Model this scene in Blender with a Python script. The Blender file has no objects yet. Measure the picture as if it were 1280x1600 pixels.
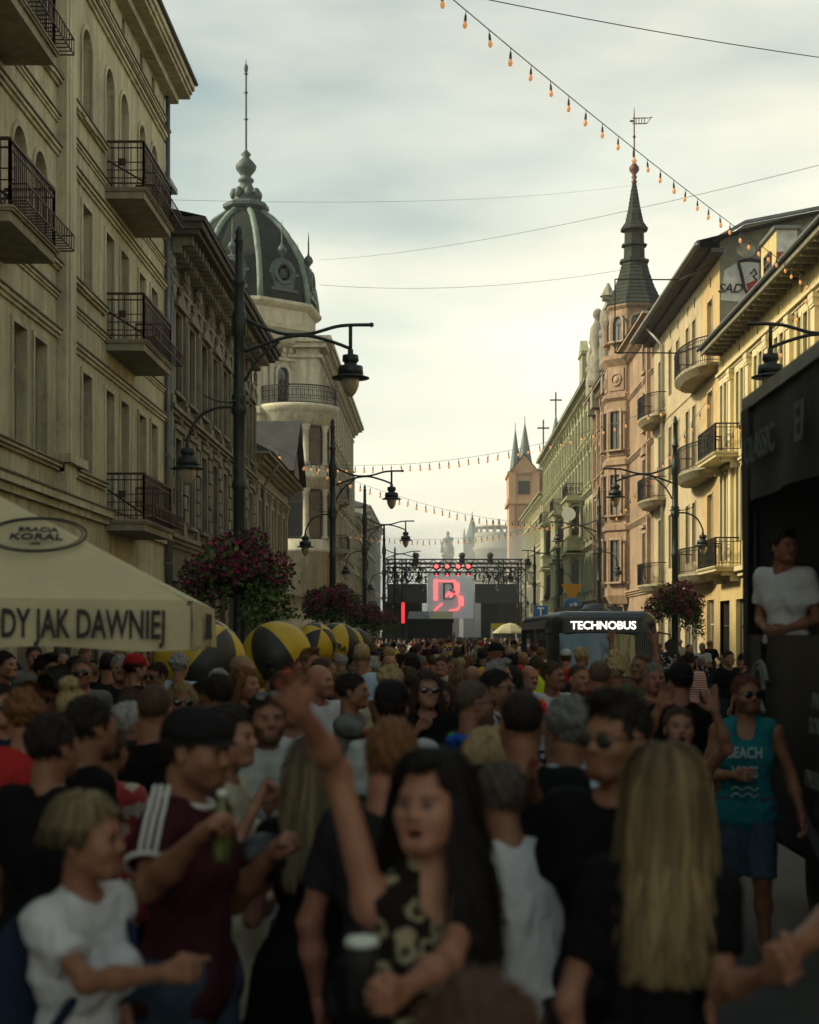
import bpy, math, random
import numpy as np
from mathutils import Matrix, Vector
R = math.radians
random.seed(7); np.random.seed(7)
scene = bpy.context.scene
COL = scene.collection
# ------------------------------------------------------------------ camera
CAM_H, F, VX, VY = 2.04, 2400.0, 684.0, 992.0     # eye height, focal length in photo pixels, vanishing point
cam_d = bpy.data.cameras.new('camera'); cam = bpy.data.objects.new('camera', cam_d); COL.objects.link(cam)
cam.location = (0, 0, CAM_H); cam.rotation_euler = (R(90), 0, 0)
cam_d.sensor_fit = 'AUTO'; cam_d.sensor_width = 36; cam_d.lens = 54.0
cam_d.shift_x = (640 - VX) / 1600; cam_d.shift_y = (VY - 800) / 1600
cam_d.clip_start = 0.05; cam_d.clip_end = 4000
cam_d.dof.use_dof = True; cam_d.dof.focus_distance = 46; cam_d.dof.aperture_fstop = 2.5
scene.camera = cam
# ------------------------------------------------------------------ sky and sun
HAZE = .00038                          # even density of the evening haze
SUN_EL, SUN_AZ = 33.0, -96.0          # azimuth measured from +Y (the view direction) towards +X
world = bpy.data.worlds.new('World'); scene.world = world; world.use_nodes = True
nt = world.node_tree; nt.nodes.clear()
def wn(t, **k):
    n = nt.nodes.new(t)
    for a, b in k.items(): setattr(n, a, b)
    return n
sky = wn('ShaderNodeTexSky', sky_type='NISHITA', sun_disc=False)
sky.sun_elevation = R(SUN_EL); sky.sun_rotation = R(SUN_AZ); sky.dust_density = 3.0; sky.air_density = 1.1; sky.ozone_density = 0.25
tc = wn('ShaderNodeTexCoord')
mp = wn('ShaderNodeMapping'); mp.inputs['Scale'].default_value = (1.5, 1.5, 5.0); mp.inputs['Location'].default_value = (3.1, 0.4, 0.75)
nz = wn('ShaderNodeTexNoise'); nz.inputs['Scale'].default_value = 1.5; nz.inputs['Detail'].default_value = 5; nz.inputs['Roughness'].default_value = 0.5
nz2 = wn('ShaderNodeTexNoise'); nz2.inputs['Scale'].default_value = 3.4; nz2.inputs['Detail'].default_value = 4
cr = wn('ShaderNodeValToRGB')
cr.color_ramp.elements[0].color = (9.2, 9.1, 7.6, 1); cr.color_ramp.elements[1].color = (10.6, 9.9, 7.9, 1)
cr.color_ramp.elements[0].position = .35; cr.color_ramp.elements[1].position = .62
mx = wn('ShaderNodeMixRGB'); bg = wn('ShaderNodeBackground'); wo = wn('ShaderNodeOutputWorld')
bg.inputs['Strength'].default_value = 0.1
L = nt.links.new
L(tc.outputs['Generated'], mp.inputs['Vector']); L(mp.outputs[0], nz.inputs['Vector']); L(mp.outputs[0], nz2.inputs['Vector'])
L(nz2.outputs['Fac'], cr.inputs['Fac'])
sp_ = wn('ShaderNodeSeparateXYZ'); mr = wn('ShaderNodeMapRange'); ma = wn('ShaderNodeMath', operation='MULTIPLY_ADD', use_clamp=True); mb = wn('ShaderNodeMath', operation='SUBTRACT')
mr.inputs['From Min'].default_value = 0.0; mr.inputs['From Max'].default_value = .5; mr.inputs['To Min'].default_value = 1.02; mr.inputs['To Max'].default_value = .16   # haze thickens towards the horizon
mb.inputs[1].default_value = .5; ma.inputs[1].default_value = 1.9
L(tc.outputs['Generated'], sp_.inputs[0]); L(sp_.outputs['Z'], mr.inputs['Value']); L(nz.outputs['Fac'], mb.inputs[0]); L(mb.outputs[0], ma.inputs[0]); L(mr.outputs[0], ma.inputs[2])
L(ma.outputs[0], mx.inputs['Fac']); tn = wn('ShaderNodeMixRGB', blend_type='MULTIPLY'); tn.inputs['Fac'].default_value = 1; tn.inputs['Color2'].default_value = (.92, 1.14, .93, 1); L(sky.outputs['Color'], tn.inputs['Color1']); L(tn.outputs['Color'], mx.inputs['Color1']); L(cr.outputs['Color'], mx.inputs['Color2'])
L(mx.outputs['Color'], bg.inputs['Color']); L(bg.outputs[0], wo.inputs['Surface'])
sun_d = bpy.data.lights.new('sun', 'SUN'); sun = bpy.data.objects.new('sun', sun_d); COL.objects.link(sun)
sun_d.energy = 3.4; sun_d.angle = R(7.0); sun_d.color = (1.0, 0.86, 0.62)
sv = Vector((math.sin(R(SUN_AZ)) * math.cos(R(SUN_EL)), math.cos(R(SUN_AZ)) * math.cos(R(SUN_EL)), math.sin(R(SUN_EL))))
sun.rotation_euler = sv.to_track_quat('Z', 'Y').to_euler(); sun.location = (-30, 20, 60)
vs = scene.view_settings
vs.view_transform = 'Standard'; vs.look = 'None'; vs.gamma = 1; vs.exposure = 0.36; vs.use_curve_mapping = False
scene.cycles.max_bounces = 4; scene.cycles.diffuse_bounces = 2; scene.cycles.glossy_bounces = 2; scene.cycles.transmission_bounces = 4
scene.cycles.volume_bounces = 0; scene.cycles.use_denoising = True; scene.cycles.use_adaptive_sampling = True; scene.cycles.adaptive_threshold = .03
scene.cycles.caustics_reflective = False; scene.cycles.caustics_refractive = False

def px(x, y, Y):
    "world point that the photograph shows at pixel x, y when it stands Y metres down the street"
    return Vector(((x - VX) * Y / F, Y, CAM_H - (y - VY) * Y / F))
# ------------------------------------------------------------------ materials
MATS = {}
def new_mat(name):
    m = bpy.data.materials.new(name); m.use_nodes = True; t = m.node_tree
    return m, t, t.nodes['Principled BSDF']
def mat(name, col, rough=.7, metal=0, var=.0, vscale=1.0, bump=0, bscale=20, col2=None, streak=0, emit=None, estr=0, spec=.5, trans=0, dirt=None, dirtamt=0):
    if name in MATS: return MATS[name]
    m, t, b = new_mat(name); N = t.nodes.new; K = t.links.new
    c = (*col, 1)
    b.inputs['Base Color'].default_value = c; b.inputs['Roughness'].default_value = rough; b.inputs['Metallic'].default_value = metal
    b.inputs['Specular IOR Level'].default_value = spec
    if trans: b.inputs['Transmission Weight'].default_value = trans
    if emit: m.cycles.emission_sampling = 'NONE'
    if emit: b.inputs['Emission Color'].default_value = (*emit, 1); b.inputs['Emission Strength'].default_value = estr
    geo = None
    if var or bump or streak or dirtamt:
        geo = N('ShaderNodeNewGeometry')
    out = None
    if var or col2:
        n = N('ShaderNodeTexNoise'); n.inputs['Scale'].default_value = vscale; n.inputs['Detail'].default_value = 7; n.inputs['Roughness'].default_value = .62
        K(geo.outputs['Position'], n.inputs['Vector'])
        r = N('ShaderNodeValToRGB'); r.color_ramp.elements[0].position = .32; r.color_ramp.elements[1].position = .68
        d = col2 or tuple(max(0, x * (1 - var)) for x in col)
        r.color_ramp.elements[0].color = (*d, 1)
        r.color_ramp.elements[1].color = (*tuple(min(1, x * (1 + var * .5)) for x in col), 1) if not col2 else c
        K(n.outputs['Fac'], r.inputs['Fac']); out = r.outputs['Color']
    if streak:
        mpn = N('ShaderNodeMapping'); mpn.inputs['Scale'].default_value = (2.2, 2.2, .16); K(geo.outputs['Position'], mpn.inputs['Vector'])
        n = N('ShaderNodeTexNoise'); n.inputs['Scale'].default_value = 1.6; n.inputs['Detail'].default_value = 8; n.inputs['Roughness'].default_value = .7
        K(mpn.outputs[0], n.inputs['Vector'])
        r = N('ShaderNodeValToRGB'); r.color_ramp.elements[0].position = .38; r.color_ramp.elements[1].position = .6
        s = 1 - streak; r.color_ramp.elements[0].color = (s, s * .97, s * .9, 1); r.color_ramp.elements[1].color = (1, 1, 1, 1)
        K(n.outputs['Fac'], r.inputs['Fac'])
        q = N('ShaderNodeMixRGB'); q.blend_type = 'MULTIPLY'; q.inputs['Fac'].default_value = 1
        if out: K(out, q.inputs['Color1'])
        else: q.inputs['Color1'].default_value = c
        K(r.outputs['Color'], q.inputs['Color2']); out = q.outputs['Color']
    if dirtamt:
        n = N('ShaderNodeTexNoise'); n.inputs['Scale'].default_value = 2.3; n.inputs['Detail'].default_value = 10; n.inputs['Roughness'].default_value = .75
        K(geo.outputs['Position'], n.inputs['Vector'])
        r = N('ShaderNodeValToRGB'); r.color_ramp.elements[0].position = .5; r.color_ramp.elements[1].position = .66
        r.color_ramp.elements[0].color = (0, 0, 0, 1); r.color_ramp.elements[1].color = (dirtamt,) * 3 + (1,)
        K(n.outputs['Fac'], r.inputs['Fac'])
        q = N('ShaderNodeMixRGB'); K(r.outputs['Color'], q.inputs['Fac'])
        if out: K(out, q.inputs['Color1'])
        else: q.inputs['Color1'].default_value = c
        q.inputs['Color2'].default_value = (*(dirt or (.06, .055, .045)), 1); out = q.outputs['Color']
    if out: K(out, b.inputs['Base Color'])
    if bump:
        n = N('ShaderNodeTexNoise'); n.inputs['Scale'].default_value = bscale; n.inputs['Detail'].default_value = 5
        K(geo.outputs['Position'], n.inputs['Vector'])
        u = N('ShaderNodeBump'); u.inputs['Strength'].default_value = bump; u.inputs['Distance'].default_value = .03
        K(n.outputs['Fac'], u.inputs['Height']); K(u.outputs[0], b.inputs['Normal'])
    MATS[name] = m
    return m
def attr_mat(name, rough=.6, bump=0, bscale=60, spec=.4, sheen=0, sss=0, stretch=None):
    "colour from the mesh's own colour attribute"
    if name in MATS: return MATS[name]
    m, t, b = new_mat(name); N = t.nodes.new; K = t.links.new
    a = N('ShaderNodeAttribute'); a.attribute_name = 'Col'; K(a.outputs['Color'], b.inputs['Base Color'])
    b.inputs['Roughness'].default_value = rough; b.inputs['Specular IOR Level'].default_value = spec
    if sheen: b.inputs['Sheen Weight'].default_value = sheen
    if bump:
        tcn = N('ShaderNodeTexCoord'); n = N('ShaderNodeTexNoise'); n.inputs['Scale'].default_value = bscale; n.inputs['Detail'].default_value = 4
        src = tcn.outputs['Object']
        if stretch:
            mpn = N('ShaderNodeMapping'); mpn.inputs['Scale'].default_value = stretch; K(src, mpn.inputs['Vector']); src = mpn.outputs[0]
        K(src, n.inputs['Vector'])
        u = N('ShaderNodeBump'); u.inputs['Strength'].default_value = bump; u.inputs['Distance'].default_value = .02
        K(n.outputs['Fac'], u.inputs['Height']); K(u.outputs[0], b.inputs['Normal'])
    MATS[name] = m
    return m
# ------------------------------------------------------------------ mesh and object helpers
WORLD = {}
def setw(o, W, parent=None):
    WORLD[o] = W
    if parent is not None:
        o.parent = parent; o.matrix_basis = WORLD[parent].inverted() @ W
    else: o.matrix_basis = W
def empty(name, loc, label=None, cat=None, group=None):
    o = bpy.data.objects.new(name, None); COL.objects.link(o); o.empty_display_size = .3
    setw(o, Matrix.Translation(loc)); tag(o, label, cat, group); return o
def tag(o, label=None, cat=None, group=None, kind=None):
    if label: o['label'] = label
    if cat: o['category'] = cat
    if group: o['group'] = group
    if kind: o['kind'] = kind
    return o
def link(name, mesh, parent=None, W=None):
    o = bpy.data.objects.new(name, mesh); COL.objects.link(o); setw(o, W or Matrix.Identity(4), parent); return o
I4 = Matrix.Identity(4)
def frame(o, U, N):
    "local axes: x along the wall, y out of the wall, z up"
    U = Vector(U).normalized(); N = Vector(N).normalized(); Z = Vector((0, 0, 1))
    M = Matrix.Identity(4)
    for i in range(3): M[i][0], M[i][1], M[i][2], M[i][3] = U[i], N[i], Z[i], o[i]
    return M
class MB:
    def __init__(s, M=None): s.v = []; s.f = []; s.sm = []; s.M = M or I4; s.smooth = False; s.weld = False
    def _a(s, pts): 
        n = len(s.v); M = s.M
        s.v += [tuple(M @ Vector(p)) for p in pts]; return n
    def _f(s, f): s.f.append(f); s.sm.append(s.smooth)
    def quad(s, a, b, c, d): n = s._a((a, b, c, d)); s._f((n, n+1, n+2, n+3))
    def poly(s, pts): n = s._a(pts); s._f(tuple(range(n, n + len(pts))))
    def box(s, x0, x1, y0, y1, z0, z1):
        n = s._a([(x, y, z) for z in (z0, z1) for y in (y0, y1) for x in (x0, x1)])
        for q in ((0,2,3,1), (4,5,7,6), (0,1,5,4), (2,6,7,3), (0,4,6,2), (1,3,7,5)): s._f(tuple(n + i for i in q))
    def bar(s, a, b, w, h=None):
        a = Vector(a); b = Vector(b); h = h or w; d = (b - a)
        if d.length < 1e-6: return
        d.normalize(); up = Vector((0, 0, 1)) if abs(d.z) < .9 else Vector((0, 1, 0))
        x = d.cross(up).normalized() * w / 2; y = x.cross(d).normalized() * h / 2
        n = s._a([p + i * x + j * y for p in (a, b) for i, j in ((-1,-1), (1,-1), (1,1), (-1,1))])
        for q in ((3,2,1,0), (4,5,6,7), (0,1,5,4), (1,2,6,5), (2,3,7,6), (3,0,4,7)): s._f(tuple(n + i for i in q))
    def tube(s, pts, r, n=8, cap=True):
        pts = [Vector(p) for p in pts]; k = len(pts); rs = r if isinstance(r, (list, tuple)) else [r] * k
        ring = []; ref = None
        for i, p in enumerate(pts):
            d = (pts[min(i+1, k-1)] - pts[max(i-1, 0)]); d.normalize()
            if ref is None: ref = d.orthogonal().normalized()
            ref = (ref - d * ref.dot(d)); ref = ref.normalized() if ref.length > 1e-6 else d.orthogonal().normalized()
            b = d.cross(ref)
            ring.append(s._a([p + (ref * math.cos(2*math.pi*j/n) + b * math.sin(2*math.pi*j/n)) * rs[i] for j in range(n)]))
        old = s.smooth; s.smooth = n > 5
        for i in range(k-1):
            for j in range(n): s._f((ring[i]+j, ring[i]+(j+1)%n, ring[i+1]+(j+1)%n, ring[i+1]+j))
        s.smooth = False
        if cap: s._f(tuple(ring[0]+j for j in reversed(range(n)))); s._f(tuple(ring[-1]+j for j in range(n)))
        s.smooth = old
    def lathe(s, prof, c=(0,0,0), n=16, rot=0, smooth=None, a0=0, a1=None):
        full = a1 is None; a1 = 2*math.pi if full else a1; m = n if full else n + 1
        rings = [s._a([(c[0] + r*math.cos(rot+a0+(a1-a0)*j/n), c[1] + r*math.sin(rot+a0+(a1-a0)*j/n), c[2] + z) for j in range(m)]) for r, z in prof]
        old = s.smooth; s.smooth = (n > 8) if smooth is None else smooth
        for i in range(len(prof)-1):
            for j in range(n): s._f((rings[i]+j, rings[i]+(j+1)%m, rings[i+1]+(j+1)%m, rings[i+1]+j))
        s.smooth = False
        if full:
            if prof[0][0] > 1e-4: s._f(tuple(rings[0]+j for j in reversed(range(n))))
            if prof[-1][0] > 1e-4: s._f(tuple(rings[-1]+j for j in range(n)))
        s.smooth = old
    def ball(s, c, r, n=10, sq=(1,1,1)):
        k = max(4, n//2)
        M = s.M; s.M = M @ Matrix.Translation(c) @ Matrix.Diagonal((*sq, 1))
        s.lathe([(r*math.sin(math.pi*i/k) if 0 < i < k else 1e-5, -r*math.cos(math.pi*i/k)) for i in range(k+1)], (0,0,0), n, smooth=True); s.M = M
    def mesh(s, name, m):
        if s.weld:
            a = np.round(np.array(s.v), 5); u, inv = np.unique(a, axis=0, return_inverse=True); inv = inv.ravel(); s.v = u.tolist(); F2 = []; S2 = []
            for f, q in zip(s.f, s.sm):
                g = []
                for i in f:
                    j = int(inv[i])
                    if j not in g: g.append(j)
                if len(g) > 2: F2.append(tuple(g)); S2.append(q)
            s.f, s.sm = F2, S2
        me = bpy.data.meshes.new(name); me.from_pydata(s.v, [], s.f)
        me.polygons.foreach_set('use_smooth', s.sm); 
        if m: me.materials.append(m)
        me.update(); return me
    def build(s, name, m, parent=None): return link(name, s.mesh(name, m), parent)
def arc(c, r, a0, a1, n=12, ax='xz'):
    out = []
    for i in range(n+1):
        a = R(a0 + (a1-a0)*i/n); p = [c[0], c[1], c[2]]
        p['xyz'.index(ax[0])] += r*math.cos(a); p['xyz'.index(ax[1])] += r*math.sin(a); out.append(tuple(p))
    return out
def text(name, body, W, size, m, parent=None, ext=.004, align='CENTER', xs=1.0, shear=0, res=3):
    c = bpy.data.curves.new(name, 'FONT'); c.body = body; c.size = size; c.extrude = ext; c.align_x = align; c.align_y = 'CENTER'; c.shear = shear
    c.offset = size * .018; c.resolution_u = res
    t = bpy.data.objects.new('tmp', c); COL.objects.link(t)
    me = bpy.data.meshes.new_from_object(t.evaluated_get(bpy.context.evaluated_depsgraph_get())); me.name = name
    bpy.data.objects.remove(t); bpy.data.curves.remove(c); me.materials.clear(); me.materials.append(m)
    return link(name, me, parent, W @ Matrix.Diagonal((xs, 1, 1, 1)))
def facing(o, U, N):
    "text matrix: reading direction U, facing N"
    U = Vector(U).normalized(); N = Vector(N).normalized(); V = N.cross(U)
    M = Matrix.Identity(4)
    for i in range(3): M[i][0], M[i][1], M[i][2], M[i][3] = U[i], V[i], N[i], o[i]
    return M
# ================================================================== ground
ASPH = mat('asphalt', (.055, .055, .053), .85, var=.35, vscale=.8, bump=.4, bscale=60)
PAVE = mat('paving', (.12, .115, .10), .85, var=.3, vscale=1.5, bump=.3, bscale=30)
KERB = mat('kerb_stone', (.2, .19, .17), .8, var=.25, vscale=3, bump=.2)
m = MB(); m.quad((-300, -60, 0), (300, -60, 0), (300, 900, 0), (-300, 900, 0))
tag(m.build('ground', ASPH), kind='structure')
for nm, x0, x1 in (('pavement', -7.6, -3.9), ('pavement', 8.1, 11.4)):
    m = MB(); m.box(x0, x1, -8, 240, -.05, .12); o = tag(m.build(nm, PAVE), kind='structure')
    kx = x1 if x0 < 0 else x0
    m = MB(); m.box(kx - .14, kx + .14, -8, 240, -.05, .125); m.build('kerb', KERB, o)
# ================================================================== buildings
def plaster(name, col, **k):
    a = dict(var=.22, vscale=.5, streak=.22, bump=.25, bscale=14, dirtamt=.25); a.update(k)
    return mat(name, col, .9, **a)
GLASS = mat('window_glass', (.03, .034, .035), .06, spec=.8)
GLASSB = mat('old_window_glass', (.055, .06, .055), .12, spec=.8)
WOODW = mat('white_window_frame', (.55, .53, .46), .6, var=.15, vscale=4)
WOODB = mat('brown_window_frame', (.09, .065, .045), .6, var=.2, vscale=4)
WOODG = mat('grey_window_frame', (.25, .25, .2), .6, var=.2, vscale=4)
IRON = mat('black_iron', (.02, .02, .022), .5, metal=.6)
IRONR = mat('rusty_brown_iron', (.045, .02, .016), .6, metal=.2, var=.3, vscale=6)
ZINC = mat('zinc_sheet', (.16, .17, .165), .55, metal=.5, var=.3, vscale=2)
DARKROOF = mat('dark_roof_felt', (.05, .05, .05), .8, var=.4, vscale=1.5, bump=.3)
SHOPDARK = mat('shop_front', (.03, .03, .028), .4)

def mk_wall(m, u0, u1, z0, z1, holes, rev=.3, d=0.0):
    us = sorted({u0, u1} | {h[0] for h in holes} | {h[1] for h in holes}); us = [u for u in us if u0 <= u <= u1]
    zs = sorted({z0, z1} | {h[2] for h in holes} | {h[3] for h in holes}); zs = [z for z in zs if z0 <= z <= z1]
    for i in range(len(us)-1):
        run = None
        for j in range(len(zs)-1):
            uc = (us[i]+us[i+1])/2; zc = (zs[j]+zs[j+1])/2
            if any(h[0] < uc < h[1] and h[2] < zc < h[3] for h in holes):
                if run is not None: m.quad((us[i], d, run), (us[i+1], d, run), (us[i+1], d, zs[j]), (us[i], d, zs[j])); run = None
            elif run is None: run = zs[j]
        if run is not None: m.quad((us[i], d, run), (us[i+1], d, run), (us[i+1], d, zs[-1]), (us[i], d, zs[-1]))
    for h in holes:
        a, b, c, e = h[:4]
        m.quad((a, d, c), (a, d-rev, c), (a, d-rev, e), (a, d, e)); m.quad((b, d, c), (b, d, e), (b, d-rev, e), (b, d-rev, c))
        m.quad((a, d, c), (b, d, c), (b, d-rev, c), (a, d-rev, c))
        if len(h) > 4 and h[4] == 'arch':
            r = (b-a)/2; cx = (a+b)/2; zc = e - r; n = 10
            pts = [(cx + r*math.cos(math.pi*k/n), zc + r*math.sin(math.pi*k/n)) for k in range(n+1)]
            for k in range(n):
                (p, q), (s, t) = pts[k], pts[k+1]
                m.quad((p, d, q), (s, d, t), (s, d, e), (p, d, e)); m.quad((p, d, q), (p, d-rev, q), (s, d-rev, t), (s, d, t))
        else: m.quad((a, d, e), (a, d-rev, e), (b, d-rev, e), (b, d, e))
def block(m, u0, u1, z0, z1, dback=-12, dfront=-.55):
    "the mass behind the wall face, with its ends and flat top"
    m.box(u0, u1, dback, dfront, z0, z1)
    for u in (u0, u1): m.quad((u, dfront, z0), (u, 0, z0), (u, 0, z1), (u, dfront, z1))
    m.quad((u0, dfront, z1), (u1, dfront, z1), (u1, 0, z1), (u0, 0, z1))
WR = random.Random(3); CURT = mat('curtained_glass', (.17, .16, .13), .25, spec=.7, var=.3, vscale=5); GLASSC = mat('grey_reflection_glass', (.10, .105, .10), .18, spec=.8)  # GLASSC: pale grey reflection put into the pane's base colour
_wc = {}
def window(parent, M, h, fm, gm=None, sur=None, style='cross', sill=True, proud=.05, sw=.13):
    "one window: frame (with surround and sill) and its pane"
    u0, u1, z0, z1 = h[:4]; arch = len(h) > 4 and h[4] == 'arch'; w = round(u1-u0, 3); H = round(z1-z0, 3)
    key = (w, H, arch, fm.name, sur.name if sur else '', style, sill, proud, sw)
    if key not in _wc:
        m = MB(); d0, d1, t = -.24, -.16, .055; r = w/2
        zt = H - r if arch else H
        m.box(-w/2, -w/2+t, d0, d1, 0, zt); m.box(w/2-t, w/2, d0, d1, 0, zt); m.box(-w/2+t, w/2-t, d0, d1, 0, t)
        if arch:
            n = 10
            for k in range(n):
                a, b = math.pi*k/n, math.pi*(k+1)/n
                P = lambda q, rr, dd: (rr*math.cos(q), dd, zt + rr*math.sin(q))
                m.quad(P(a, r, d1), P(b, r, d1), P(b, r-t, d1), P(a, r-t, d1)); m.quad(P(a, r-t, d1), P(b, r-t, d1), P(b, r-t, d0), P(a, r-t, d0))
        else: m.box(-w/2+t, w/2-t, d0, d1, H-t, H)
        if style in ('cross', 'tee'): m.box(-.03, .03, d0, d1-.01, t, (zt if style == 'cross' else H*.68))
        if style in ('cross', 'tee', 'bar'): m.box(-w/2+t, w/2-t, d0, d1+.012, H*.68-.03, H*.68+.03)
        if sur:
            pass
        fr = m.mesh('window', fm)
        p = MB(); p.quad((-w/2, -.21, 0), (w/2, -.21, 0), (w/2, -.21, H), (-w/2, -.21, H))
        s = None
        if sur:
            s = MB()
            s.box(-w/2-sw, -w/2, -.01, proud, 0, zt); s.box(w/2, w/2+sw, -.01, proud, 0, zt)
            if arch:
                n = 12
                for k in range(n):
                    a, b = math.pi*k/n, math.pi*(k+1)/n
                    P = lambda q, rr, dd: (rr*math.cos(q), dd, zt + rr*math.sin(q))
                    s.quad(P(a, r, proud), P(b, r, proud), P(b, r+sw, proud), P(a, r+sw, proud))
                    s.quad(P(a, r+sw, proud), P(b, r+sw, proud), P(b, r+sw, -.01), P(a, r+sw, -.01)); s.quad(P(a, r, -.01), P(b, r, -.01), P(b, r, proud), P(a, r, proud))
            else: s.box(-w/2-sw, w/2+sw, -.01, proud, H, H+sw)
            if sill: s.box(-w/2-sw-.05, w/2+sw+.05, -.2, proud+.08, -.1, 0)
            s = s.mesh('surround', sur)
        _wc[key] = (fr, p.mesh('pane', None), s)
    fr, pn, su = _wc[key]
    W = M @ Matrix.Translation(((u0+u1)/2, 0, z0))
    o = link('window', fr, parent, W)
    g = link('pane', pn, o, W)
    if not pn.materials: pn.materials.append(gm or GLASS)
    q = WR.random()
    if q < .34:
        g.material_slots[0].link = 'OBJECT'; g.material_slots[0].material = CURT if q < .2 else GLASSC
    if su: link('surround', su, o, W)
    return o
def belt(parent, M, u0, u1, z, h, d, mt, name='string_course', steps=2):
    m = MB(M)
    for i in range(steps):
        f = (i+1)/steps; m.box(u0-(d*f if d > .3 else 0), u1+(d*f if d > .3 else 0), -.02, d*f, z+h*i/steps, z+h*(i+1)/steps)
    return m.build(name, mt, parent)
def brackets(parent, M, u0, u1, step, z, h, d, w, mt, name='bracket_row'):
    m = MB(M); n = int((u1-u0)/step)
    for i in range(n+1):
        u = u0 + i*step; m.box(u-w/2, u+w/2, -.02, d, z+h*.45, z+h); m.box(u-w/2, u+w/2, -.02, d*.55, z, z+h*.45)
    return tag(m.build(name, mt, parent), kind='stuff')
def pilaster(parent, M, u, w, z0, z1, d, mt, cap=True, flute=False):
    m = MB(M); m.box(u-w/2, u+w/2, -.02, d, z0, z1)
    if cap:
        m.box(u-w/2-.05, u+w/2+.05, -.02, d+.05, z0, z0+.25); m.box(u-w/2-.03, u+w/2+.03, -.02, d+.04, z1-.42, z1-.34)
        m.box(u-w/2-.06, u+w/2+.06, -.02, d+.07, z1-.16, z1); m.box(u-w/2-.02, u+w/2+.02, -.02, d+.06, z1-.34, z1-.16)
    if flute:
        for k in (-1, 0, 1): m.box(u+k*w*.28-.03, u+k*w*.28+.03, d-.001, d+.025, z0+.4, z1-.6)
    return m.build('pilaster', mt, parent)
def railing(m, u0, u1, d1, z, h, style='bars', d0=.0):
    t = .028; path = [((u0, d0), (u0, d1)), ((u0, d1), (u1, d1)), ((u1, d1), (u1, d0))]
    for (a, b), (c, d) in path:
        ln = math.hypot(c-a, d-b)
        for zz, tt in ((h, .05), (h-.14, t), (.1, t)) if style != 'plain' else ((h, .05), (.08, t)): m.bar((a, b, z+zz), (c, d, z+zz), tt, tt)
        n = max(2, int(ln/(.125 if style != 'sparse' else .24)))
        for i in range(n+1):
            x, y = a+(c-a)*i/n, b+(d-b)*i/n
            m.bar((x, y, z), (x, y, z+(h if i in (0, n) else h-.02)), .045 if i in (0, n) else .017)
        if style == 'ornate':
            k = max(1, int(ln/.5))
            for i in range(k):
                x, y = a+(c-a)*(i+.5)/k, b+(d-b)*(i+.5)/k; ux, uy = (c-a)/ln, (d-b)/ln
                for rr, zc in ((.15, .48), (.09, .48), (.1, .25), (.08, .72)):
                    pts = [(x+ux*rr*math.cos(q), y+uy*rr*math.cos(q), z+zc+rr*math.sin(q)) for q in [2*math.pi*j/10 for j in range(11)]]
                    m.tube(pts, .011, 4, cap=False)
def balcony(parent, M, u0, u1, z, depth, slab, iron, th=.22, h=1.05, style='bars', curved=False, basket=False, brk=True):
    m = MB(M)
    if curved:
        n = 14
        pt = [(u0, 0)] + [(u0+(u1-u0)*i/n, depth*(.42+.58*math.sin(math.pi*min(1, max(0, (i/n)))**1.0)**.6)) for i in range(n+1)] + [(u1, 0)]
        for zz0, zz1, k0, k1 in ((z-.1, z, 1.0, 1.0), (z-th-.12, z-.1, .8, 1.0)):
            lo = [((u0+u1)/2+(u-(u0+u1)/2)*k0, d*k0, zz0) for u, d in pt]; hi = [((u0+u1)/2+(u-(u0+u1)/2)*k1, d*k1, zz1) for u, d in pt]
            for i in range(len(pt)-1): m.quad(lo[i], lo[i+1], hi[i+1], hi[i])
            m.poly(hi); m.poly(lo[::-1])
        o = m.build('balcony', slab, parent); r = MB(M); q = pt[1:-1]
        for i in range(len(q)-1):
            for zz, tt in ((h, .045), (h-.13, .025), (.1, .025)): r.bar((*q[i], z+zz), (*q[i+1], z+zz), tt)
        for (a, b) in ((pt[0], q[0]), (q[-1], pt[-1])):
            for zz, tt in ((h, .045), (.1, .025)): r.bar((*a, z+zz), (*b, z+zz), tt)
        for i in range(len(q)-1):
            for s in range(4):
                f = s/4; a = (q[i][0]*(1-f)+q[i+1][0]*f, q[i][1]*(1-f)+q[i+1][1]*f); r.bar((*a, z), (*a, z+h), .018)
        r.build('railing', iron, o); return o
    m.box(u0, u1, -.02, depth, z-.09, z); m.box(u0+.05, u1-.05, -.02, depth-.05, z-th, z-.09); m.box(u0-.03, u1+.03, -.02, depth+.03, z-.05, z-.015)
    if brk:
        for u in (u0+.35, u1-.35): m.box(u-.09, u+.09, -.02, depth*.7, z-th-.16, z-th); m.box(u-.09, u+.09, -.02, depth*.35, z-th-.38, z-th-.16)
    o = m.build('balcony', slab, parent)
    r = MB(M); railing(r, u0+.06, u1-.06, depth-.06, z, h, style)
    if basket:
        for zz in (.05, .32): r.bar((u0, depth+.22, z+zz), (u1+.25, depth+.22, z+zz), .022); r.bar((u0, depth-.05, z+zz), (u0, depth+.22, z+zz), .022); r.bar((u1+.25, depth-.05, z+zz), (u1+.25, depth+.22, z+zz), .022)
        k = int((u1-u0)/.16)
        for i in range(k+1):
            u = u0+(u1+.25-u0)*i/k; r.bar((u, depth+.22, z+.05), (u, depth+.22, z+.32), .016); r.bar((u, depth-.04, z+.05), (u, depth+.22, z+.05), .016)
        r.bar((u0+.35, 0, z+.7), (u0+.05, depth*.9, z+.15), .04); r.box(u0+.02, u0+.06, depth*.32, depth*.5, z+.5, z+.66)
        for zz in (.22, .4, .58): r.bar((u0+.06, 0, z+zz), (u0+.06, depth, z+zz), .02)
    r.build('railing', iron, o); return o
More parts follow.
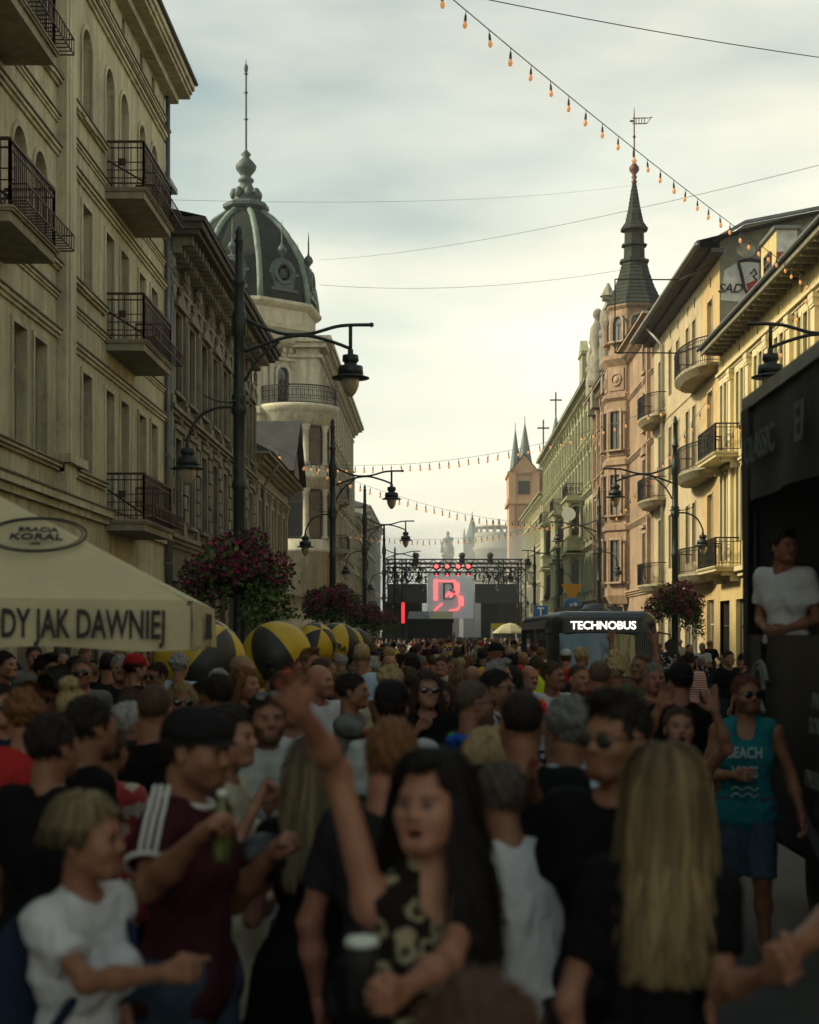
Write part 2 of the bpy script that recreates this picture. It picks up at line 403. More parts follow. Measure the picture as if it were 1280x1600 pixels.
def shopfront(parent, M, u0, u1, z1, wallm, framem, n):
    "ground floor bays of glass between piers"
    w = (u1-u0)/n
    for i in range(n): window(parent, M, (u0+i*w+.35, u0+(i+1)*w-.35, .35, z1), framem, GLASS, style='bar')
def gable_over(m, u, w, z, h, d):
    for dd in (d,):
        m.poly([(u-w/2, dd, z), (u+w/2, dd, z), (u, dd, z+h)]); m.quad((u-w/2, 0, z), (u, 0, z+h), (u, dd, z+h), (u-w/2, dd, z)); m.quad((u+w/2, 0, z), (u+w/2, dd, z), (u, dd, z+h), (u, 0, z+h))
        m.quad((u-w/2, 0, z), (u-w/2, dd, z), (u+w/2, dd, z), (u+w/2, 0, z))
def relief(m, u, z, s, d, seed):
    "carved scroll and leaf ornament"
    rd = random.Random(seed)
    m.ball((u, d, z), s*.28, 8, (1, .5, 1.1))
    for sgn in (-1, 1):
        pts = []
        for k in range(9):
            a = k*.7; rr = s*.34*(1-k/11); pts.append((u+sgn*(s*.5-rr*math.cos(a)), d, z+s*.1+rr*math.sin(a)))
        m.tube(pts, s*.07, 5)
        for k in range(3): m.ball((u+sgn*s*(.3+.22*k), d, z-s*(.25+.08*rd.random())*(1 if k else 1.3)), s*.13, 6, (1.2, .5, .8))
    m.ball((u, d, z+s*.42), s*.16, 6, (1, .6, 1.2))

# ------------------------------------------------------------------ cream house with stacked balconies, nearest on the shaded side
P1 = plaster('cream_plaster', (.52, .48, .325), streak=.3, dirtamt=.35); P1T = plaster('cream_trim', (.55, .515, .365), streak=.35); P1D = mat('belt_capping', (.10, .085, .06), .8, var=.4, vscale=3)
CONC = plaster('balcony_slab', (.34, .32, .24), streak=.3)
XL = -7.6
ML = frame((XL, 0, 0), (0, 1, 0), (1, 0, 0))
b = empty('apartment_house', (XL, 30, 0), 'cream four-storey house with stacked iron balconies beside the parasol', 'house')
cols = [31.6, 33.2, 35.5, 37.15, 39.4, 41.05, 29.3, 27.85, 25.6, 23.9, 21.5, 19.8, 17, 15.3, 12.6, 10.9]
H1 = []
for c in cols:
    lowdoor = 35 < c < 38.5
    near = c < 30.5
    H1.append((c-.45, c+.45, 5.5 if not lowdoor else 4.7, 7.65))
    H1.append((c-.45, c+.45, 9.45 if not (lowdoor or 23.5 < c < 27) else 8.85, 11.25) + (('arch',) if near else ()))
    H1.append((c-.45, c+.45, 13.1 if not lowdoor else 12.3, 15.1, 'arch'))
    if c > 30: H1.append((c-.2, c+.2, 16.48, 16.95))
gs = []
u = 9.0
while u < 42: gs.append((u+.2, u+2.3, .3, 3.5)); u += 2.65
m = MB(ML); mk_wall(m, -6, 42.8, 0, 17.2, H1 + gs); block(m, -6, 42.8, 0, 17.2); m.build('wall', P1, b)
for h in H1:
    if h[3]-h[2] < .6: window(b, ML, h, WOODB, style='none', sill=False)
    else: window(b, ML, h, WOODG, GLASSB, P1T, style='cross', proud=.045, sw=.1, sill=h[2] not in (4.7, 8.85, 12.3))
for h in gs: window(b, ML, h, WOODB, GLASS, style='bar')
for z, hh, d in ((4.55, .3, .2), (7.95, .15, .10), (8.74, .12, .07), (11.6, .15, .10), (12.26, .12, .07), (15.75, .15, .12), (16.22, .12, .08)):
    belt(b, ML, -6, 42.8, z, hh, d, P1T); belt(b, ML, -6, 42.8, z+hh, .035, d+.03, P1D, 'belt_capping', 1)
for z in (5.32, 9.3, 12.98):
    belt(b, ML, 31.7, 34.9, z, .12, .13, P1T); belt(b, ML, 31.7, 34.9, z+.12, .03, .16, P1D, 'belt_capping', 1)
    belt(b, ML, 38.8, 42.7, z, .12, .13, P1T); belt(b, ML, 8, 30.7, z, .12, .13, P1T); belt(b, ML, 8, 30.7, z+.12, .03, .16, P1D, 'belt_capping', 1)
for u, w in ((31.2, .55), (30.75, .22), (22.6, .6)): pilaster(b, ML, u, w, 4.9, 17.1, .2, P1T, cap=False)
belt(b, ML, 30.8, 31.7, 5.3, .35, .32, P1T, 'pilaster_base')
m = MB(ML); m.box(-6.3, 43.5, -1, .6, 17.2, 17.3); m.box(-6.3, 43.45, -1, .66, 17.3, 17.42); m.box(-6.3, 43.5, -1, .72, 17.42, 17.62); m.box(-6.2, 43.3, 0, .3, 17.0, 17.2); m.build('cornice', P1T, b)
m = MB(ML); m.tube([(-6.3, .76, 17.66), (43.55, .76, 17.64)], .06, 8); m.poly([(-6.3, .74, 17.665), (43.5, .74, 17.665), (43.5, -6, 20.5), (-6.3, -6, 20.5)]); m.poly([(43.5, .74, 17.665), (43.5, -6, 20.5), (43.5, -6, 17.665)]); m.build('roof', DARKROOF, b)
for z in (12.28, 8.8, 4.68): balcony(b, ML, 35.1, 38.7, z, .93, CONC, IRONR, th=.25, style='sparse' if 0 else 'bars', basket=True, brk=False)
for z in (12.28, 8.8): balcony(b, ML, 24.1, 27.0, z, .93, CONC, IRONR, th=.25, basket=True, brk=False)
m = MB(ML); m.tube([(42.68, .1, 0), (42.68, .1, 17.2)], .07, 8)
for z in range(1, 17, 3): m.box(42.6, 42.76, 0, .19, z, z+.06)
m.build('downpipe', ZINC, b)
# ------------------------------------------------------------------ dark ornate house
P2 = plaster('sooty_stucco', (.18, .165, .12), var=.35, streak=.45, dirtamt=.6); P2T = plaster('sooty_stone_trim', (.26, .24, .175), var=.35, streak=.45, dirtamt=.5)
b = empty('ornate_house', (XL, 52, 0), 'sooty grey-brown house with carved window heads under a heavy cornice', 'house')
cols = [44.4 + 2.45*i for i in range(8)]
H = []
for c in cols: H += [(c-.5, c+.5, 5.3, 7.7), (c-.52, c+.52, 9.0, 11.3), (c-.75, c+.75, .4, 3.6)]
m = MB(ML); mk_wall(m, 42.8, 63, 0, 13.0, H); block(m, 42.8, 63, 0, 13.0); m.build('wall', P2, b)
for h in H: window(b, ML, h, WOODB, GLASS, P2T if h[2] > 4 else None, style='cross', proud=.12, sw=.2)
belt(b, ML, 42.8, 63, 4.55, .35, .25, P2T, steps=3); belt(b, ML, 42.8, 63, 8.2, .3, .28, P2T, steps=3); belt(b, ML, 42.8, 63, 11.9, .2, .18, P2T)
for c in cols:
    m = MB(ML); gable_over(m, c, 1.7, 11.5, .42, .24); m.box(c-.85, c+.85, -.02, .26, 11.4, 11.5); relief(m, c, 11.85, .5, .2, int(c*7)); m.build('window_head', P2T, b)
    m = MB(ML); m.box(c-.75, c+.75, -.02, .2, 7.9, 8.05); relief(m, c, 8.14, .3, .2, int(c*3)); m.build('window_head', P2T, b)
for c in [42.8+.35] + [c+1.22 for c in cols]:
    pilaster(b, ML, c, .42, 8.55, 11.9, .16, P2T, flute=True)
    m = MB(ML)
    for k in range(8): m.box(c-.3, c+.3, -.02, .15 if k % 2 else .12, 4.95+k*.41, 4.95+k*.41+.35)
    m.build('quoin_pier', P2T, b)
    m = MB(ML); relief(m, c, 12.5, .62, .16, int(c*11)); m.build('frieze_ornament', P2T, b)
brackets(b, ML, 43.1, 62.8, .6, 12.75, .45, .75, .2, P2T)
m = MB(ML); m.box(42.7, 63.1, -.5, .95, 13.2, 13.32); m.box(42.6, 63.2, -.5, 1.08, 13.32, 13.5); m.box(42.5, 63.3, -.5, 1.16, 13.5, 13.62); m.build('cornice', mat('dark_cornice', (.07, .065, .05), .9, var=.4, vscale=2, bump=.3), b)  # whole cornice, underside included, in one near-black tone
m = MB(ML); m.poly([(42.5, 1.18, 13.63), (63.3, 1.18, 13.63), (63.3, -5, 15), (42.5, -5, 15)]); m.box(43.2, 44.8, -2.5, -.2, 13.6, 14.9); m.box(43.1, 44.9, -2.6, 0, 14.9, 15.05); m.build('roof', ZINC, b)
m = MB(ML); m.tube([(42.95, .14, 0), (42.95, .14, 13.2)], .06, 8); m.build('downpipe', ZINC, b)
# ------------------------------------------------------------------ low house with gabled roof
P3 = plaster('grey_stucco', (.34, .31, .225), streak=.35, dirtamt=.4)
b = empty('gabled_house', (XL, 70, 0), 'low two-storey stucco house with small pediment and grey gabled roof', 'house')
cols = [65.0 + 2.5*i for i in range(5)]
H = []
for c in cols: H += [(c-.5, c+.5, 5.4, 7.7), (c-.7, c+.7, .4, 3.6)]
m = MB(ML); mk_wall(m, 63.3, 78, 0, 9.2, H); block(m, 63.3, 78, 0, 9.2); m.build('wall', P3, b)
for h in H: window(b, ML, h, WOODW, GLASS, P3 if h[2] > 4 else None, style='cross', proud=.1, sw=.16)
belt(b, ML, 63.3, 78, 4.5, .3, .25, P3, steps=3); belt(b, ML, 63.3, 78, 8.3, .22, .16, P3)
for c in [63.6] + [c+1.25 for c in cols]: pilaster(b, ML, c, .34, 4.8, 8.3, .14, P3)
brackets(b, ML, 63.5, 77.8, .45, 8.95, .3, .4, .16, P3)
belt(b, ML, 63.3, 78, 9.2, .35, .75, P3, 'cornice', 3)
m = MB(ML); m.poly([(63.0, .85, 9.56), (78, .85, 9.56), (78, -6, 13.0), (63.0, -6, 13.0)]); m.poly([(63.0, .85, 9.56), (63.0, -6, 13.0), (63.0, -6, 9.56)]); m.build('roof', DARKROOF, b)
m = MB(ML)
m.poly([(71, .7, 9.58), (77, .7, 9.58), (74, .7, 12.2)]); m.build('pediment', P3, b)
m = MB(ML)
for s in (-1, 1):
    m.poly([(74, .95, 12.35), (74+s*3.3, .95, 9.5), (74+s*3.3, -5, 9.5), (74, -5, 12.35)]); m.bar((74, .9, 12.3), (74+s*3.25, .9, 9.52), .2, .25)
m.build('gable_roof', DARKROOF, b)
m = MB(ML); m.tube([(66, .8, 9.4), (66, .5, 9.0), (66, .12, 8.4), (66, .12, 0)], .06, 8); m.build('downpipe', ZINC, b)
# ------------------------------------------------------------------ domed corner building
P4 = plaster('pale_stone', (.58, .535, .40), var=.18, streak=.22, dirtamt=.25); P4T = plaster('pale_stone_trim', (.62, .575, .44), var=.15, streak=.3, dirtamt=.3)
SLATE = mat('dark_slate', (.026, .032, .028), .85, spec=.15, var=.4, vscale=2.5, bump=.6, bscale=9, dirtamt=.3, dirt=(.055, .062, .045))
COPPER = mat('weathered_copper', (.17, .235, .195), .6, var=.35, vscale=3, streak=.3); COPPERD = mat('dark_copper', (.06, .085, .072), .6, var=.4, vscale=3)
b = empty('domed_building', (-12.2, 98.5, 0), 'pale stone corner building with ribbed slate dome and tall spire', 'building')
DC = (-12.25, 98.2, 0); ph = R(-90 + 17.7)      # octagon turned a little to the street
# dome
prof = [(4.62, 22.7), (4.56, 23.4), (4.42, 24.2), (4.08, 25.4), (3.6, 26.3), (3.06, 27.2), (2.55, 27.8), (1.95, 28.4), (1.15, 28.95)]
m = MB(); m.lathe(prof, DC, 8, ph, smooth=False); dome = m.build('dome', SLATE, b)
for k in range(8):
    a = ph + k*math.pi/4; m = MB(); pts = [(DC[0]+(r+.03)*math.cos(a), DC[1]+(r+.03)*math.sin(a), z) for r, z in prof]
    m.tube(pts, [.2]*len(pts), 6); m.build('rib', COPPER, dome)
    a2 = a + math.pi/8; ap = math.cos(math.pi/8)
    Mw = frame((DC[0]+4.42*ap*math.cos(a2), DC[1]+4.42*ap*math.sin(a2), 24.4), (-math.sin(a2), math.cos(a2), 0), (math.cos(a2), math.sin(a2), 0))
    m = MB(Mw); m.tube(arc((0, .15, 0), .62, 0, 360, 20), .17, 6); m.tube(arc((0, .02, 0), .82, 0, 360, 20), .16, 6); m.box(-1.0, 1.0, -.6, .3, -1.15, -.95); m.box(-.75, .75, -.6, .2, -.95, -.6)
    m.box(-1.1, -.75, -.4, .2, -.1, .1); m.box(.75, 1.1, -.4, .2, -.1, .1); m.tube([(0, -.9, 0), (0, .1, 0)], .86, 16)
    dm = m.build('dormer', COPPERD, dome)
    m = MB(Mw); m.lathe([(.18, .85), (.1, 1.0), (.08, 1.1), (.28, 1.35), (.3, 1.5), (.2, 1.7), (.08, 1.8), (.05, 2.0), (.05, 2.6), (.01, 3.3)], (0, -.05, 0), 10); m.build('finial', COPPERD, dm)
    m = MB(Mw); m.lathe([(.001, 0), (.6, 0)], (0, 0, 0), 16); 
    me = m.mesh('oculus', SHOPDARK); link('oculus', me, dm, Mw @ Matrix.Translation((0, .12, 0)) @ Matrix.Rotation(R(90), 4, 'X') @ Mw.inverted())
m = MB(); m.lathe([(1.2, 28.8), (1.15, 29.05), (1.5, 29.25), (1.5, 29.45), (1.25, 29.6), (.9, 29.65), (.85, 30.1)], DC, 8, ph, smooth=False)
for k in range(8):
    a = ph + k*math.pi/4; m.ball((DC[0]+.78*math.cos(a), DC[1]+.78*math.sin(a), 30.15), .28, 8, (1, 1, 1.4))
m.lathe([(.55, 29.9), (.5, 30.6), (.35, 30.9), (.5, 31.0), (.5, 31.15), (.32, 31.3), (.34, 31.4), (.62, 31.75), (.68, 32.0), (.45, 32.3), (.2, 32.55), (.34, 32.75), (.1, 33.0), (.07, 33.1), (.06, 38.0), (.02, 38.4)], DC, 12)
for z in (35.0, 36.7, 37.9): m.lathe([(.02, z-.08), (.16, z), (.02, z+.08)], DC, 10)
m.ball((DC[0], DC[1], 38.25), .14, 8, (1, 1, 2.2)); m.lathe([(.05, 38.4), (.005, 38.9)], DC, 6)
m.build('spire', COPPERD, b)
m = MB(); m.lathe([(4.3, 0), (4.3, 4.5), (4.5, 4.6), (4.5, 4.95), (4.3, 5.05), (4.3, 11.5), (4.45, 11.6), (4.45, 11.9), (4.3, 12.0), (4.3, 15.5), (4.5, 15.65), (4.5, 16.0), (4.3, 16.1), (4.3, 18.95), (4.45, 19.05), (4.45, 19.2), (4.32, 19.25), (4.32, 19.75), (4.75, 19.95), (4.95, 20.1), (5.05, 20.4), (5.05, 20.55), (4.5, 20.6)], DC, 8, ph, smooth=False); twr = m.build('corner_tower', P4, b)
for k in range(8):
    a = ph + math.pi/8 + k*math.pi/4
    if math.sin(a) > .45: continue
    rr = 4.3*math.cos(math.pi/8); Mw = frame((DC[0]+rr*math.cos(a), DC[1]+rr*math.sin(a), 0), (-math.sin(a), math.cos(a), 0), (math.cos(a), math.sin(a), 0))
    window(twr, Mw @ Matrix.Translation((0, .24, 0)), (-.42, .42, 16.3, 18.6, 'arch'), WOODB, GLASS, P4T, style='cross', proud=.02, sw=.2)
    for u in (-1.25, -.82, .82, 1.25): pilaster(twr, Mw, u, .3, 16.1, 18.95, .14, P4T)
    brackets(twr, Mw, -1.5, 1.5, .5, 19.3, .5, .36, .2, P4T)
    m = MB(Mw); m.box(-.55, .55, -.02, .06, 12.5, 14.9); m.box(-.75, .75, -.02, .16, 15.0, 15.15); m.build('panel', P4T, twr)
    m = MB(Mw); [m.box(u-.28, u+.28, .04, .12, 21.75, 21.8) for u in (0,)]; relief(m, -.7, 21.75, .3, .12, k); relief(m, .7, 21.75, .3, .12, k+9); tag(m.build('frieze_ornament', P4T, twr), kind='stuff')
m = MB(); m.lathe([(4.5, 20.55), (4.5, 20.8), (4.75, 21.0), (4.75, 21.2), (4.55, 21.3), (4.55, 22.2), (4.8, 22.35), (4.95, 22.5), (4.95, 22.68), (4.7, 22.75)], DC, 8, ph, smooth=False); m.build('drum', P4, b)
M4 = frame((XL, 0, 0), (0, 1, 0), (1, 0, 0)); M4f = frame((0, 96.4, 0), (1, 0, 0), (0, -1, 0))
zr = [(5.4, 7.6), (8.6, 11.2), (12.3, 14.8), (16.4, 19.0)]
H = []
for c in [100.5 + 3.1*i for i in range(12)]: H += [(c-.65, c+.65, z0, z1) + (('arch',) if z0 > 16 else ()) for z0, z1 in zr] + [(c-.9, c+.9, .4, 3.8)]
m = MB(M4); mk_wall(m, 96.4, 137, 0, 20.0, H); block(m, 96.4, 137, 0, 20.0, -16); m.build('wall', P4, b)
for h in H: window(b, M4, h, WOODB, GLASS, P4T, style='cross', proud=.18, sw=.22)
Hf = [(-19.85, -18.95, 16.3, 19.0, 'arch')]
m = MB(M4f); mk_wall(m, -23.5, XL, 0, 20.0, Hf); m.build('side_wall', P4, b)
for h in Hf: window(b, M4f, h, WOODB, GLASS, P4T, style='cross', proud=.14, sw=.2)
for MM, u0, u1 in ((M4, 97.5, 137), (M4f, -23.5, -17.5)):
    for z, hh, d in ((4.6, .4, .3), (8.0, .25, .25), (11.6, .3, .3), (15.6, .4, .4), (19.05, .2, .2)): belt(b, MM, u0, u1, z, hh, min(d, .3), P4T, steps=3)
    brackets(b, MM, u0+.3, u1-.3, .55, 19.5, .5, .55, .22, P4T)
    m = MB(MM); m.box(u0, u1, 0, .6, 20.0, 20.15); m.box(u0-.6, u1+.6, 0, .85, 20.15, 20.35); m.box(u0-.8, u1+.8, 0, 1.0, 20.35, 20.6); m.build('cornice', P4T, b)
    m = MB(MM); m.box(u0-.3, u1, -1, .3, 20.6, 20.8); m.build('roof_edge', ZINC, b)
for c in (98.0,) + tuple(102.05 + 3.1*i for i in range(11)): pilaster(b, M4, c, .5, 16.1, 19.05, .2, P4T); pilaster(b, M4, c, .5, 8.3, 15.6, .22, P4T)
for c in (-7.85, -17.0): pilaster(b, M4f, c, .42, 16.1, 19.05, .2, P4T)
for z in (8.3, 12.0): balcony(b, M4, 112.5, 116, z, 1.0, P4T, IRON, style='ornate')
m = MB(M4)
for k in range(26):
    z = 5 + k*.42; m.box(97, 97.9 if k % 2 else 97.6, -.02, .22, z, z+.36); m.box(135.8 if k % 2 else 136.2, 136.9, -.02, .22, z, z+.36)
m.build('quoins', P4T, b)
m = MB(); relief(m, 0, 0, .001, 0, 1)
m = MB(); m.box(-9.4, -7.42, 95.7, 97.6, 0, 19.9); m.box(-9.4, -7.2, 95.5, 97.6, 19.3, 19.5); m.box(-9.4, -6.9, 95.2, 97.7, 19.9, 20.2); m.box(-9.4, -6.6, 94.95, 97.8, 20.2, 20.58); m.build('corner_pier', P4T, b)
BC = (-8.75, 95.6, 0)          # round bay with columns
m = MB()
m.lathe([(2.1, 4.4), (2.1, 7.05), (2.3, 7.1), (2.3, 7.3), (2.15, 7.4), (2.15, 7.9), (1.75, 7.92), (1.75, 11.0), (2.15, 11.02), (2.15, 11.5), (2.35, 11.6), (2.35, 11.85), (2.15, 12.0), (2.15, 12.4), (1.75, 12.42), (1.75, 14.9), (2.15, 14.92), (2.2, 15.5), (2.45, 15.7), (2.6, 15.95), (2.6, 16.15), (2.0, 16.16)], BC, 40)
bay = m.build('bay', P4T, b)
for zz0, zz1 in ((7.92, 11.0), (12.42, 14.9)):
    for k in range(6):
        a = R(-194 + 41.6*k)
        m = MB(); c = (BC[0]+1.98*math.cos(a), BC[1]+1.98*math.sin(a), 0)
        m.lathe([(.27, zz0), (.27, zz0+.14), (.2, zz0+.22), (.185, zz1-.4), (.22, zz1-.36), (.2, zz1-.3), (.28, zz1-.1), (.3, zz1)], c, 14)
        m.build('column', P4T, bay)
        if k < 5:
            a = R(-194 + 41.6*k + 20.8); Mw = frame((BC[0]+1.7*math.cos(a), BC[1]+1.7*math.sin(a), 0), (-math.sin(a), math.cos(a), 0), (math.cos(a), math.sin(a), 0))
            m = MB(Mw); w = .5
            for q in (-1, 1): m.box(q*w-.05, q*w+.05, 0, .24, zz0+.05, zz1-.05)
            m.box(-w, w, 0, .22, zz0+.05, zz0+.14); m.box(-w, w, 0, .22, zz1-.14, zz1-.05); m.box(-w, w, 0, .2, zz1-.9, zz1-.82); wd = m.build('bay_window', WOODB, bay)
            m = MB(Mw); m.quad((-w, .14, zz0), (w, .14, zz0), (w, .14, zz1), (-w, .14, zz1)); m.build('pane', GLASSB, wd)
m = MB()
pts = [(BC[0]+2.45*math.cos(R(a)), BC[1]+2.45*math.sin(R(a))) for a in range(-185, 12, 6)]
for i in range(len(pts)-1):
    for zz, t in ((16.2, .06), (16.45, .03), (17.1, .03), (17.25, .07)): m.bar((*pts[i], zz), (*pts[i+1], zz), t)
    for f in (0, .5): m.bar((pts[i][0]*(1-f)+pts[i+1][0]*f, pts[i][1]*(1-f)+pts[i+1][1]*f, 16.16), (pts[i][0]*(1-f)+pts[i+1][0]*f, pts[i][1]*(1-f)+pts[i+1][1]*f, 17.2), .025)
    c = pts[i]; tx, ty = pts[i+1][0]-c[0], pts[i+1][1]-c[1]; ln = math.hypot(tx, ty)
    m.tube([(c[0]+tx/ln*.14*math.cos(q), c[1]+ty/ln*.14*math.cos(q), 16.78+.22*math.sin(q)) for q in [j*math.pi/4 for j in range(9)]], .02, 4, cap=False)
m.build('railing', IRON, bay)
# ------------------------------------------------------------------ farther houses on the shaded side
def plain_house(label, M, u0, u1, h, floors, wm, tm, bay=2.8, fm=WOODB, ww=1.1, roofh=2.2, name='town_house', eave=.6, balc=(), arch_top=False, shop=True, pil=False, shared=None):
    c0 = M @ Vector(((u0+u1)/2, 0, 0)); b = empty(name, c0, label, 'house')
    n = int((u1-u0-.6)/bay); H = []; cs = [u0+(u1-u0)*(i+.5)/n for i in range(n)]
    for c in cs:
        for k, (z0, z1) in enumerate(floors): H.append((c-ww/2, c+ww/2, z0, z1) + (('arch',) if arch_top and k == len(floors)-1 else ()))
        if shop: H.append((c-ww*.75, c+ww*.75, .4, 3.5))
    m = MB(M); mk_wall(m, u0, u1, 0, h, H); block(m, u0, u1, 0, h); m.build('wall', wm, b)
    for hh in H: window(b, M, hh, fm, GLASS, tm if hh[2] > 1 else None, style='cross', proud=.09, sw=.15)
    belt(b, M, u0, u1, 4.2, .3, .22, tm, steps=2)
    for z0, z1 in floors[1:]: belt(b, M, u0, u1, z0-.75, .2, .15, tm)
    for z0, z1 in floors:
        for c in cs: 
            m = MB(M); m.box(c-ww*.85, c+ww*.85, -.02, .24, z1+.2, z1+.32); gable_over(m, c, ww*1.6, z1+.32, .3, .2); m.build('window_head', tm, b)
    if pil:
        for c in [u0+.3]+[(cs[i]+cs[i+1])/2 for i in range(n-1)]+[u1-.3]: pilaster(b, M, c, .3, 4.5, h-.3, .12, tm)
    brackets(b, M, u0+.2, u1-.2, .6, h-.35, .35, eave*.8, .18, tm); belt(b, M, u0, u1, h, .4, eave, tm, 'cornice', 3)
    m = MB(M); m.poly([(u0, eave+.03, h+.41), (u1, eave+.03, h+.41), (u1, -5.5, h+roofh), (u0, -5.5, h+roofh)]); m.poly([(u0, eave+.03, h+.41), (u0, -5.5, h+roofh), (u0, -5.5, h)]); m.build('roof', ZINC, b)
    for u, z in balc: balcony(b, M, u-1.3, u+1.3, z, .95, tm, IRON, style='ornate')
    return b
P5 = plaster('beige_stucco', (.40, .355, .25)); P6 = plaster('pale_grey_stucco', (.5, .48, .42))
plain_house('beige stucco house just past the domed building with dark balconies', ML, 137.2, 152, 12.4, [(5, 7.3), (8.6, 10.8)], P5, P4T, balc=((141, 4.6), (147, 8.2)))
plain_house('narrow beige house with low cornice behind the third lamp', ML, 152.2, 163, 11.2, [(5, 7.2), (8.2, 10.2)], P3, P3)
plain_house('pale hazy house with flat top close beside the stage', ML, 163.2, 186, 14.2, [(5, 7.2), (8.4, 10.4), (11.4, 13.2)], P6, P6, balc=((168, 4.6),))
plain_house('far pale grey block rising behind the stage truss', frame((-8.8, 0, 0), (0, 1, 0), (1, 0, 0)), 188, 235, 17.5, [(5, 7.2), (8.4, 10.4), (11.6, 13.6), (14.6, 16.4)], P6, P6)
# ================================================================== sunlit side
XR = 11.4
MR = frame((XR, 0, 0), (0, 1, 0), (-1, 0, 0))
Y1 = plaster('yellow_plaster', (.62, .49, .22), var=.16, streak=.2, dirtamt=.22); Y1T = plaster('pale_yellow_trim', (.66, .57, .34), var=.1, streak=.12, dirtamt=.1)
OLDW = mat('peeling_eave_boards', (.26, .25, .19), .9, col2=(.12, .10, .06), vscale=7, var=.2, bump=.3)
b = empty('yellow_house', (XR, 55, 0), 'bright yellow house with pale pilasters and peeling wooden eaves behind the float', 'house')
H = []
bays = [61.0 - 3.3*i for i in range(19)]
for i, c in enumerate(bays):
    for s in (-.42, .42): H += [(c+s-.27, c+s+.27, 5.0 if i % 2 == 0 else 5.6, 8.4, 'arch'), (c+s-.27, c+s+.27, 9.3 if i % 2 == 0 else 9.9, 12.0)]
    H.append((c+.2, c+.42, 12.75, 13.05)); H.append((c-1.0, c+1.0, .3, 3.4))
m = MB(MR); mk_wall(m, -6, 62, 0, 13.4, H); block(m, -6, 62, 0, 13.4); m.build('wall', Y1, b)
for h in H:
    sm = h[3]-h[2] < .5
    window(b, MR, h, WOODB if h[2] < 1 else WOODW, GLASS, None if sm else (Y1T if h[2] > 1 else None), style='none' if sm else 'bar', proud=.07, sw=.11, sill=False)
for c in bays:
    pilaster(b, MR, c-1.65, .5, 4.6, 12.3, .14, Y1T); pilaster(b, MR, c-1.25, .16, 4.6, 12.3, .08, Y1T, cap=False)
    m = MB(MR); m.box(c-1.0, c+1.0, -.02, .1, 8.75, 9.0); m.lathe([(.001, 0), (.16, .0)], (0, 0, 0), 4); m.box(c-1.0, c+1.0, -.02, .06, 12.1, 12.5); m.build('panel', Y1T, b)
for z, hh, d in ((4.25, .35, .28), (8.5, .18, .14), (12.3, .2, .2)): belt(b, MR, -6, 62, z, hh, d, Y1T)
m = MB(MR); m.poly([(-6.2, .75, 13.35), (62.1, .75, 13.35), (62.1, 0, 13.42), (-6.2, 0, 13.42)]); m.box(-6.2, 62.1, .7, .8, 13.3, 13.62); m.poly([(-6.2, .8, 13.62), (62.1, .8, 13.62), (62.1, -1.6, 14.3), (-6.2, -1.6, 14.3)])
for i in range(80): m.box(-5.8+i*.85, -5.7+i*.85, 0, .7, 13.2, 13.36)
m.build('eaves', OLDW, b)
m = MB(MR); m.poly([(-6.2, .82, 13.64), (62.1, .82, 13.64), (62.1, -6, 15.4), (-6.2, -6, 15.4)]); m.tube([(-6.2, .88, 13.55), (62.2, .88, 13.55)], .07, 6); m.build('roof', ZINC, b)
GABLEP = mat('patchy_cement', (.235, .22, .16), .9, col2=(.15, .14, .105), vscale=.6, var=.3, bump=.4, dirtamt=.5, dirt=(.1, .095, .07))
m = MB(MR); m.box(54.0, 56.5, -1.25, -.5, 13.6, 16.3); m.build('attic_block', Y1, b)
m = MB(MR); m.box(53.9, 56.6, -1.35, -.4, 16.3, 16.42); m.build('attic_coping', ZINC, b)
m = MB(frame((0, 54.0, 0), (1, 0, 0), (0, -1, 0))); m.box(XR+.52, XR+1.22, 0, .03, 15.5, 16.25); m.build('white_patch', mat('chalky_white', (.5, .48, .44), .9, var=.3, vscale=4), b)
m = MB(frame((0, 54.0, 0), (1, 0, 0), (0, -1, 0))); m.box(XR+.52, XR+1.22, 0, .035, 15.0, 15.5); m.build('red_patch', mat('faded_red', (.25, .07, .05), .9, var=.3, vscale=4), b)
window(b, frame((XR+.25, 0, 0), (0, 1, 0), (-1, 0, 0)), (54.7, 55.7, 14.5, 15.7), WOODB, GLASS, None)
for z in (4.65, 8.95): balcony(b, MR, 57.7, 61.7, z, 1.0, Y1T, IRON, style='ornate', th=.2)
for z in (4.65, 8.95): balcony(b, MR, 44.5, 48.5, z, 1.0, Y1T, IRON, style='ornate', th=.2)
# ------------------------------------------------------------------ tall tan house
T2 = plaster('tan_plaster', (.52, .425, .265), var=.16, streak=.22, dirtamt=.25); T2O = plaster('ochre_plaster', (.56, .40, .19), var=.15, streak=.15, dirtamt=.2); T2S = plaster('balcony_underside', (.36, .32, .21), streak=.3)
b = empty('tan_house', (XR, 72, 0), 'tall tan house with curved balconies and grey graffitied gable wall', 'house')
H = []
tan_cols = [(64.2, 1.15), (68.2, .8), (70.0, .8), (72.9, .8), (75.2, .8), (78.6, 1.0)]
for c, w in tan_cols:
    for z0, z1, dz in ((5.3, 7.9, 4.7), (9.6, 12.2, 8.95), (13.8, 16.0, 13.2)): H.append((c-w/2, c+w/2, dz if c in (64.2, 78.6) else z0, z1))
    H.append((c-.16, c+.16, 16.55, 17.0)); H.append((c-.8, c+.8, .3, 3.5))
m = MB(MR); mk_wall(m, 66.4, 81, 0, 17.4, [h for h in H if h[0] > 66.4]); block(m, 62, 81, 0, 17.4, -14, -.56); m.build('wall', T2, b)
m = MB(MR); mk_wall(m, 62, 66.4, 0, 17.4, [h for h in H if h[0] < 66.4]); m.build('end_wall', T2O, b)
